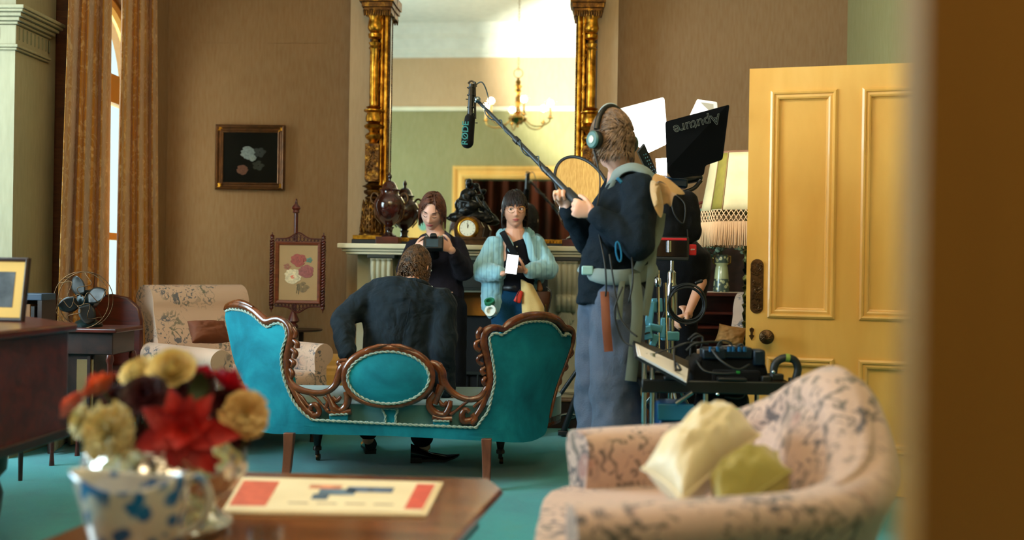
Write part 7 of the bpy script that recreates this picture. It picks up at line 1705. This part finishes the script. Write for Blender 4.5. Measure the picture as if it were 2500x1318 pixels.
# black power bag, monitor box and red transmitter hung on the stand
bg = thing('power_bag', 'black padded power bag hanging below the film light', 'bag', at(1650, 590, 5.3))
o = cloth([('f', at(1632, 500, 5.28), at(1636, 565, 5.28), .085, .095, .6, fwd), ('f', at(1672, 500, 5.30), at(1674, 560, 5.30), .075, .085, .6, fwd)], 'bag_body', M['black_fabric'], bg, .008, 4, .006, .06)
MB().tube(catmull([at(1636, 470, 5.22), at(1645, 520, 5.2), at(1668, 545, 5.2), at(1672, 500, 5.22), at(1650, 475, 5.24)], 6), .004, 6).build('bag_cord', M['rubber'], bg, smooth=180)
bxm = thing('wireless_monitor', 'black monitor box with a red strip, on the light stand below the bag', 'monitor', at(1640, 634, 5.15))
c = at(1640, 606, 5.16); MB().box(c, (.165, .07, .115)).build('housing', M['black'], bxm, bevel=.008); MB().box(at(1640, 584, 5.125), (.150, .012, .014)).build('red_strip', plain('strip_red', (206, 20, 36), .5), bxm, bevel=.003)
MB().box(at(1640, 632, 5.11), (.165, .03, .018)).build('lower_rail', M['rubber'], bxm, bevel=.005); MB().box(at(1640, 606, 5.12), (.15, .004, .08)).build('screen', plain('screen_dark', (18, 12, 20), .06), bxm)
MB().cyl(at(1634, 588, 5.09), at(1634, 615, 5.09), .011).build('antenna_base', M['chrome'], bxm)
rt_ = thing('red_transmitter', 'small red transmitter box beside the monitor on the light stand', 'transmitter', at(1691, 626, 5.2)); MB().box(at(1691, 610, 5.2), (.036, .02, .055)).build('housing', plain('box_red', (214, 16, 28), .5), rt_, bevel=.004)
MB().tube([at(1680, 590, 5.19), at(1678, 560, 5.19)], .003, 6).build('antenna', M['black'], rt_)
mb = MB()
for i in range(5): mb.box(at(1687+i*2.1, 609-i*.1, 5.187), (.0030, .001, .006 if i != 1 else .009))
mb.build('white_print', M['white_paper'], rt_, smooth=0)
# hanging cable coil
fr = random.Random(6); coil = thing('cable_coil', 'coil of black cable hanging on the light stand', 'cable', at(1675, 795, 5.2)); mb = MB()
for i in range(6):
    c = at(1674+fr.uniform(-5, 5), 742+fr.uniform(-4, 6), 5.20+i*.008); r = (46+fr.uniform(-6, 4))*5.2/FPX
    mb.tube([c+rgt*(r*math.cos(a))+upv*(r*math.sin(a)*fr.uniform(.99, 1.0)) for a in [j*2*PI/40 for j in range(40)]], .0048, 6, closed=True)
mb.build('cable_loop', M['rubber'], coil, smooth=180); MB().tube(catmull([at(1640, 690, 5.18), at(1630, 740, 5.18), at(1606, 800, 5.1), at(1575, 815, 4.9)], 6), .005, 6).build('cable_tail', M['rubber'], coil, smooth=180)
cl = thing('grip_clamp', 'blue-grey metal grip clamps bunched on a pole beside the boom operator', 'clamp', at(1600, 840, 5.0))
for (a, b, w, h, d_, r_) in ((1586, 765, 20, 60, 5.05, .1), (1604, 745, 26, 34, 5.08, -.05), (1600, 800, 34, 18, 5.0, .2), (1580, 812, 24, 34, 4.98, -.2), (1618, 800, 14, 50, 5.06, .05), (1636, 820, 44, 22, 5.1, .0), (1597, 830, 16, 30, 5.0, .3)):
    k = d_/FPX; MB().box(at(a, b, d_), (w*k, .03, h*k), M=Matrix.Rotation(r_, 3, 'Y')).build('clamp_jaw', plain('clamp_blue', (96, 168, 190), .35, .2), cl, bevel=.006)
mb = MB()
for (a, b, c_, e) in ((1580, 700, 1584, 850), (1624, 690, 1628, 880), (1607, 660, 1608, 860)): mb.tube([at(a, b, 5.05), at(c_, e, 5.05)], .007, 8)
mb.build('rod', M['chrome'], cl); MB().lathe([(.012, 0), (.016, .01), (.016, .035), (.010, .045)], at(1606, 700, 5.04), 14).build('spigot', M['chrome'], cl)
MB().cyl(V((at(1607, 860, 5.05).x, at(1607, 860, 5.05).y, 0)), at(1607, 850, 5.05), .012).build('post', M['black'], cl)

# ================================================================ reflector disc on a stand
rd = thing('reflector_disc', 'round gold reflector with a dark rim behind the boom operator', 'reflector', at(1420, 455, 6.2))
u_ = (at(1478, 505, 6.1)-at(1362, 400, 6.3)); v_ = (at(1450, 400, 6.25)-at(1385, 505, 6.25)); c = at(1420, 455, 6.2); nn_ = u_.cross(v_).normalized(); 
uu, vv = u_/2*1.0, v_/2*.92
ell_ = [(math.cos(i*2*PI/48), math.sin(i*2*PI/48)) for i in range(48)]
t = NT('reflector_gold', .45, .3); t.color(t.ramp(t.noise(20, 4, t.co(rot=(0, .6, 0), scale=(6, 1, 1))), [(.3, lin(176, 128, 56)), (.7, lin(206, 160, 84))])); 
MB().prism(ell_, lambda a, b: c+uu*a+vv*b, lambda a, b: c+uu*a+vv*b-nn_*.004).build('disc', t.m, rd, smooth=30)
MB().tube([c+uu*1.02*a+vv*1.02*b for a, b in ell_], .010, 8, closed=True).build('rim', M['rubber'], rd, smooth=60)
ft = onZ(1375, 1062, .01); apex = at(1452, 842, dep(ft)-.15); stb_ = V((apex.x+.02, apex.y, 0))
rs = thing('reflector_stand', 'black tripod stand whose leg shows between loveseat and boom operator', 'stand', stb_)
MB().cyl(ft+V((0, 0, .02)), apex, .019).build('leg', M['rubber'], rs)
for a in (.4, 2.4):
    MB().cyl(V((stb_.x+.55*math.cos(a), stb_.y+.2*math.sin(a), .02)), apex, .013).build('leg', M['rubber'], rs)
MB().cyl(apex, V((c.x+.02, c.y+.05, c.z-.05)), .012).build('pole', M['black'], rs)
mb = MB().box(ft+V((0, 0, .015)), (.07, .05, .03)).build('foot', M['rubber'], rs, bevel=.006)

# ================================================================ sound cart
CD = 4.28; P = lambda x, y, d=0: at(x, y, CD+d)
ca_, cb_ = P(1600, 944), P(1945, 944); cz = P(1750, 944).z
cart = thing('sound_cart', 'black sound cart with metal legs between boom operator and yellow door', 'cart', V(((ca_.x+cb_.x)/2-.03, ca_.y+.2, 0)))
x0, x1, y0, y1 = P(1566, 944).x, cb_.x, ca_.y-.02, ca_.y+.38; ch_ = .055
R0 = Matrix.Rotation(YAW, 3, 'Z')
MB().box2((x0, y0, cz-ch_/2), (x1, y0+.03, cz+ch_/2)).build('front_rail', M['black'], cart, bevel=.006)
MB().box2((x0, y1-.03, cz-ch_/2), (x1, y1, cz+ch_/2)).build('rear_rail', M['black'], cart, bevel=.006)
mb = MB().box2((x0, y0+.03, cz-.01), (x1, y1-.03, cz+.01)); mb.build('top_tray', M['black_matte'], cart)
for a, b in ((1620, 1682), (1750, 1820)): MB().box2((P(a, 930).x, y0-.004, cz+ch_/2), (P(b, 930).x, y0+.05, cz+ch_/2+.014)).build('rubber_mat', M['rubber'], cart, bevel=.005)
for x in (x0+.012, x0+.045, x1-.10, P(1722, 944).x):
    MB().cyl((x, y0+.02, .06), (x, y0+.02, cz-ch_/2 if x > x0+.1 else P(1570, 862).z), .011).build('leg', M['chrome'], cart)
for x in (x0+.02, x1-.10): MB().cyl((x, y1-.02, .06), (x, y1-.02, cz), .011).build('leg', M['chrome'], cart)
MB().box2((x0, y0, .20), (x1-.05, y1, .225)).build('lower_tray', M['black_matte'], cart, bevel=.004)
for x in (x0+.03, x1-.10):
    for y in (y0+.02, y1-.02): MB().cyl((x, y-.012, .038), (x, y+.012, .038), .038, n=20).build('wheel', M['rubber'], cart, bevel=.004)
MB().tube(catmull([P(1888, 928), P(1890, 896), P(1900, 880), P(1920, 873), P(1940, 880), P(1948, 900), P(1942, 928)], 5), .0165, 12).build('handle', M['rubber'], cart, smooth=60)
MB().tube([P(1917, 873, -.001), P(1927, 874, -.001)], .0175, 12).build('handle_tape', plain('tape_yellow_green', (128, 150, 60), .5), cart)
for (q1, q2, q3) in ((1897, 920, .05), (1938, 930, .04), (1870, 925, .04)): MB().box(P(q1, q2), (q3, .04, .028)).build('handle_clamp', M['black'], cart, bevel=.005)
mb = MB().cyl(P(1690, 958, -.03), P(1650, 985, -.03), .010); mb.build('brace_arm', M['steel'], cart)
for a, b in ((1752, 962), (1888, 908)): MB().sph(P(a, b, -.03), .008, 10, 8).build('bolt', M['chrome'], cart)
# tilted board with script pages
bd = thing('script_board', 'tilted board with white script pages on the sound cart', 'clipboard', P(1620, 925))
def q4(pts, th, name, mat, parent): 
    A4 = [at(*p) for p in pts]; n_ = (A4[1]-A4[0]).cross(A4[3]-A4[0]).normalized(); n_ = -n_ if n_.z < 0 else n_
    return MB().add(A4+[p-n_*th for p in A4], [(0, 1, 2, 3), (7, 6, 5, 4), (0, 4, 5, 1), (1, 5, 6, 2), (2, 6, 7, 3), (3, 7, 4, 0)]).build(name, mat, parent, smooth=0)
q4([(1552, 868, 4.20), (1678, 936, 4.14), (1690, 884, 4.46), (1546, 824, 4.48)], .012, 'board', M['rubber'], bd)
q4([(1558, 868, 4.185), (1676, 932, 4.13), (1682, 886, 4.44), (1549, 828, 4.47)], .004, 'page_stack', M['white_paper'], bd)
q4([(1564, 868, 4.18), (1668, 925, 4.13), (1676, 888, 4.42), (1556, 834, 4.45)], .003, 'page', M['white_paper'], bd)
# sound bag
sb = thing('sound_bag', 'black sound recorder bag full of cables on the cart', 'bag', P(1770, 925, .12))
kk = CD/FPX; bcx = P(1772, 905, .17)
mb = MB().prism([(-98, -24), (-96, 22), (-80, 36), (60, 38), (84, 30), (98, -24)], lambda a, b: bcx+V((a*kk, -.13, b*kk*1.02)), lambda a, b: bcx+V((a*kk, .13, b*kk*1.02)))
bb_ = mb.build('bag_body', M['black_fabric'], sb, smooth=60, bevel=.018, bseg=3)
MB().box(bcx+V((.02, -.14, -.01)), (.20, .03, .055)).build('front_pocket', M['black_fabric'], sb, bevel=.01)
for xx_ in (-.125, .135): MB().box(bcx+V((xx_, -.02, .045)), (.02, .22, .05)).build('side_flap', M['black_fabric'], sb, bevel=.008)
mb = MB().box(P(1740, 862, .08), (.10, .10, .05)).box(P(1795, 860, .08), (.13, .10, .05)).box(P(1850, 872, .06), (.05, .08, .07)); mb.build('recorder', plain('recorder_blue_black', (16, 34, 52), .3, .2), sb, bevel=.01)
mb = MB()
for px in (1735, 1752, 1780, 1790, 1805, 1818): mb.cyl(P(px, 858, -.0), P(px, 846, -.0), .008)
mb.build('knob', plain('knob_blue', (28, 96, 150), .3, .4), sb)
fr = random.Random(12); cab = [[(1700, 880, .0), (1720, 905, -.05), (1760, 912, -.07), (1800, 910, -.07)], [(1735, 850, .0), (1760, 880, -.06), (1800, 902, -.08), (1830, 890, -.05)], [(1675, 855, .0), (1700, 838, .0), (1760, 836, .05), (1750, 850, .05)], [(1685, 870, .05), (1690, 830, .05), (1715, 822, .05), (1712, 850, .05)], [(1745, 860, .0), (1760, 832, .0), (1785, 838, .0), (1786, 858, .0)],
     [(1650, 905, -.08), (1648, 850, 0), (1690, 836, .05), (1730, 840, .05)], [(1600, 862, .0), (1640, 850, 0), (1680, 836, 0)], [(1648, 880, -.05), (1650, 900, -.1), (1662, 902, -.1), (1652, 885, -.08)], [(1790, 855, .0), (1810, 840, .0), (1820, 860, .0)], [(1680, 830, .1), (1700, 815, .1), (1716, 830, .1), (1700, 845, .05)], [(1810, 945, .0), (1816, 965, .0), (1800, 972, 0), (1770, 968, .0)]]
mb = MB()
for c_ in cab: mb.tube(catmull([P(*p) for p in c_], 6), fr.uniform(.0035, .006), 6)
mb.build('cable', M['rubber'], sb, smooth=180)
MB().cyl(P(1798, 909, -.07), P(1806, 909, -.07), .006).build('green_plug', plain('plug_green', (40, 150, 60), .4), sb)
# crates and bags on the lower tray
cr_ = thing('equipment_case', 'blue plastic equipment case with recessed lid on the lower tray of the cart', 'case', P(1645, 1040, .15))
MB().box2((P(1612, 990).x, y0+.05, .226), (P(1690, 990).x, y0+.30, .52)).build('case_body', plain('case_blue', (22, 72, 116), .35, var=.25), cr_, bevel=.012)
mb = MB().box2((P(1612, 990).x-.01, y0+.03, .46), (P(1690, 990).x+.01, y0+.05, .53)); mb.build('case_rim', plain('case_blue_light', (44, 120, 160), .35), cr_, bevel=.006)
bk2 = thing('black_backpack', 'black backpack on the lower tray of the cart', 'bag', P(1770, 1040, .15))
cloth([('f', P(1760, 1030, .15), P(1762, 985, .15), .13, .12, .8, fwd)], 'bag_body', M['black_fabric'], bk2, .010, 3, .006, .07)
MB().box(P(1800, 1000, -.02), (.03, .01, .012)).build('green_led', emit('led_green', (20, 150, 80), .5), bk2)
# ================================================================ hat on the operator's back
M['hat'] = fabric('hat_tan', (198, 158, 112), .9, .3, .3)
hat = thing('sun_hat', 'tan wide-brimmed hat hanging on the back of the boom operator', 'hat', at(1615, 520, 4.45))
def hat_sheet(pl, dfn, name):
    pl = [(p.x, p.y) for p in catmull([V((a, b, 0)) for a, b in pl], 4, True)]
    MB().sheet(pl, lambda a, b: at(a, b, dfn(a, b)), lambda a, b: at(a, b, dfn(a, b)+.008), 12).build(name, M['hat'], hat, smooth=70)
hat_sheet([(1592, 438), (1600, 424), (1618, 428), (1642, 444), (1672, 472), (1655, 474), (1640, 468), (1628, 452), (1612, 442), (1600, 446)], lambda a, b: 4.36+.10*((a-1592)/80)**2-.0012*(b-440), 'brim')
hat_sheet([(1588, 444), (1594, 440), (1602, 444), (1610, 452), (1616, 478), (1620, 505), (1614, 531), (1602, 516), (1592, 490), (1587, 465)], lambda a, b: 4.39-.06*math.sin((a-1587)/33*PI)+.0003*(b-440), 'brim')
hat_sheet([(1604, 448), (1616, 446), (1636, 458), (1652, 474), (1644, 480), (1638, 504), (1628, 496), (1618, 500), (1614, 478)], lambda a, b: 4.42+.04*math.sin((a-1604)/48*PI), 'crown')
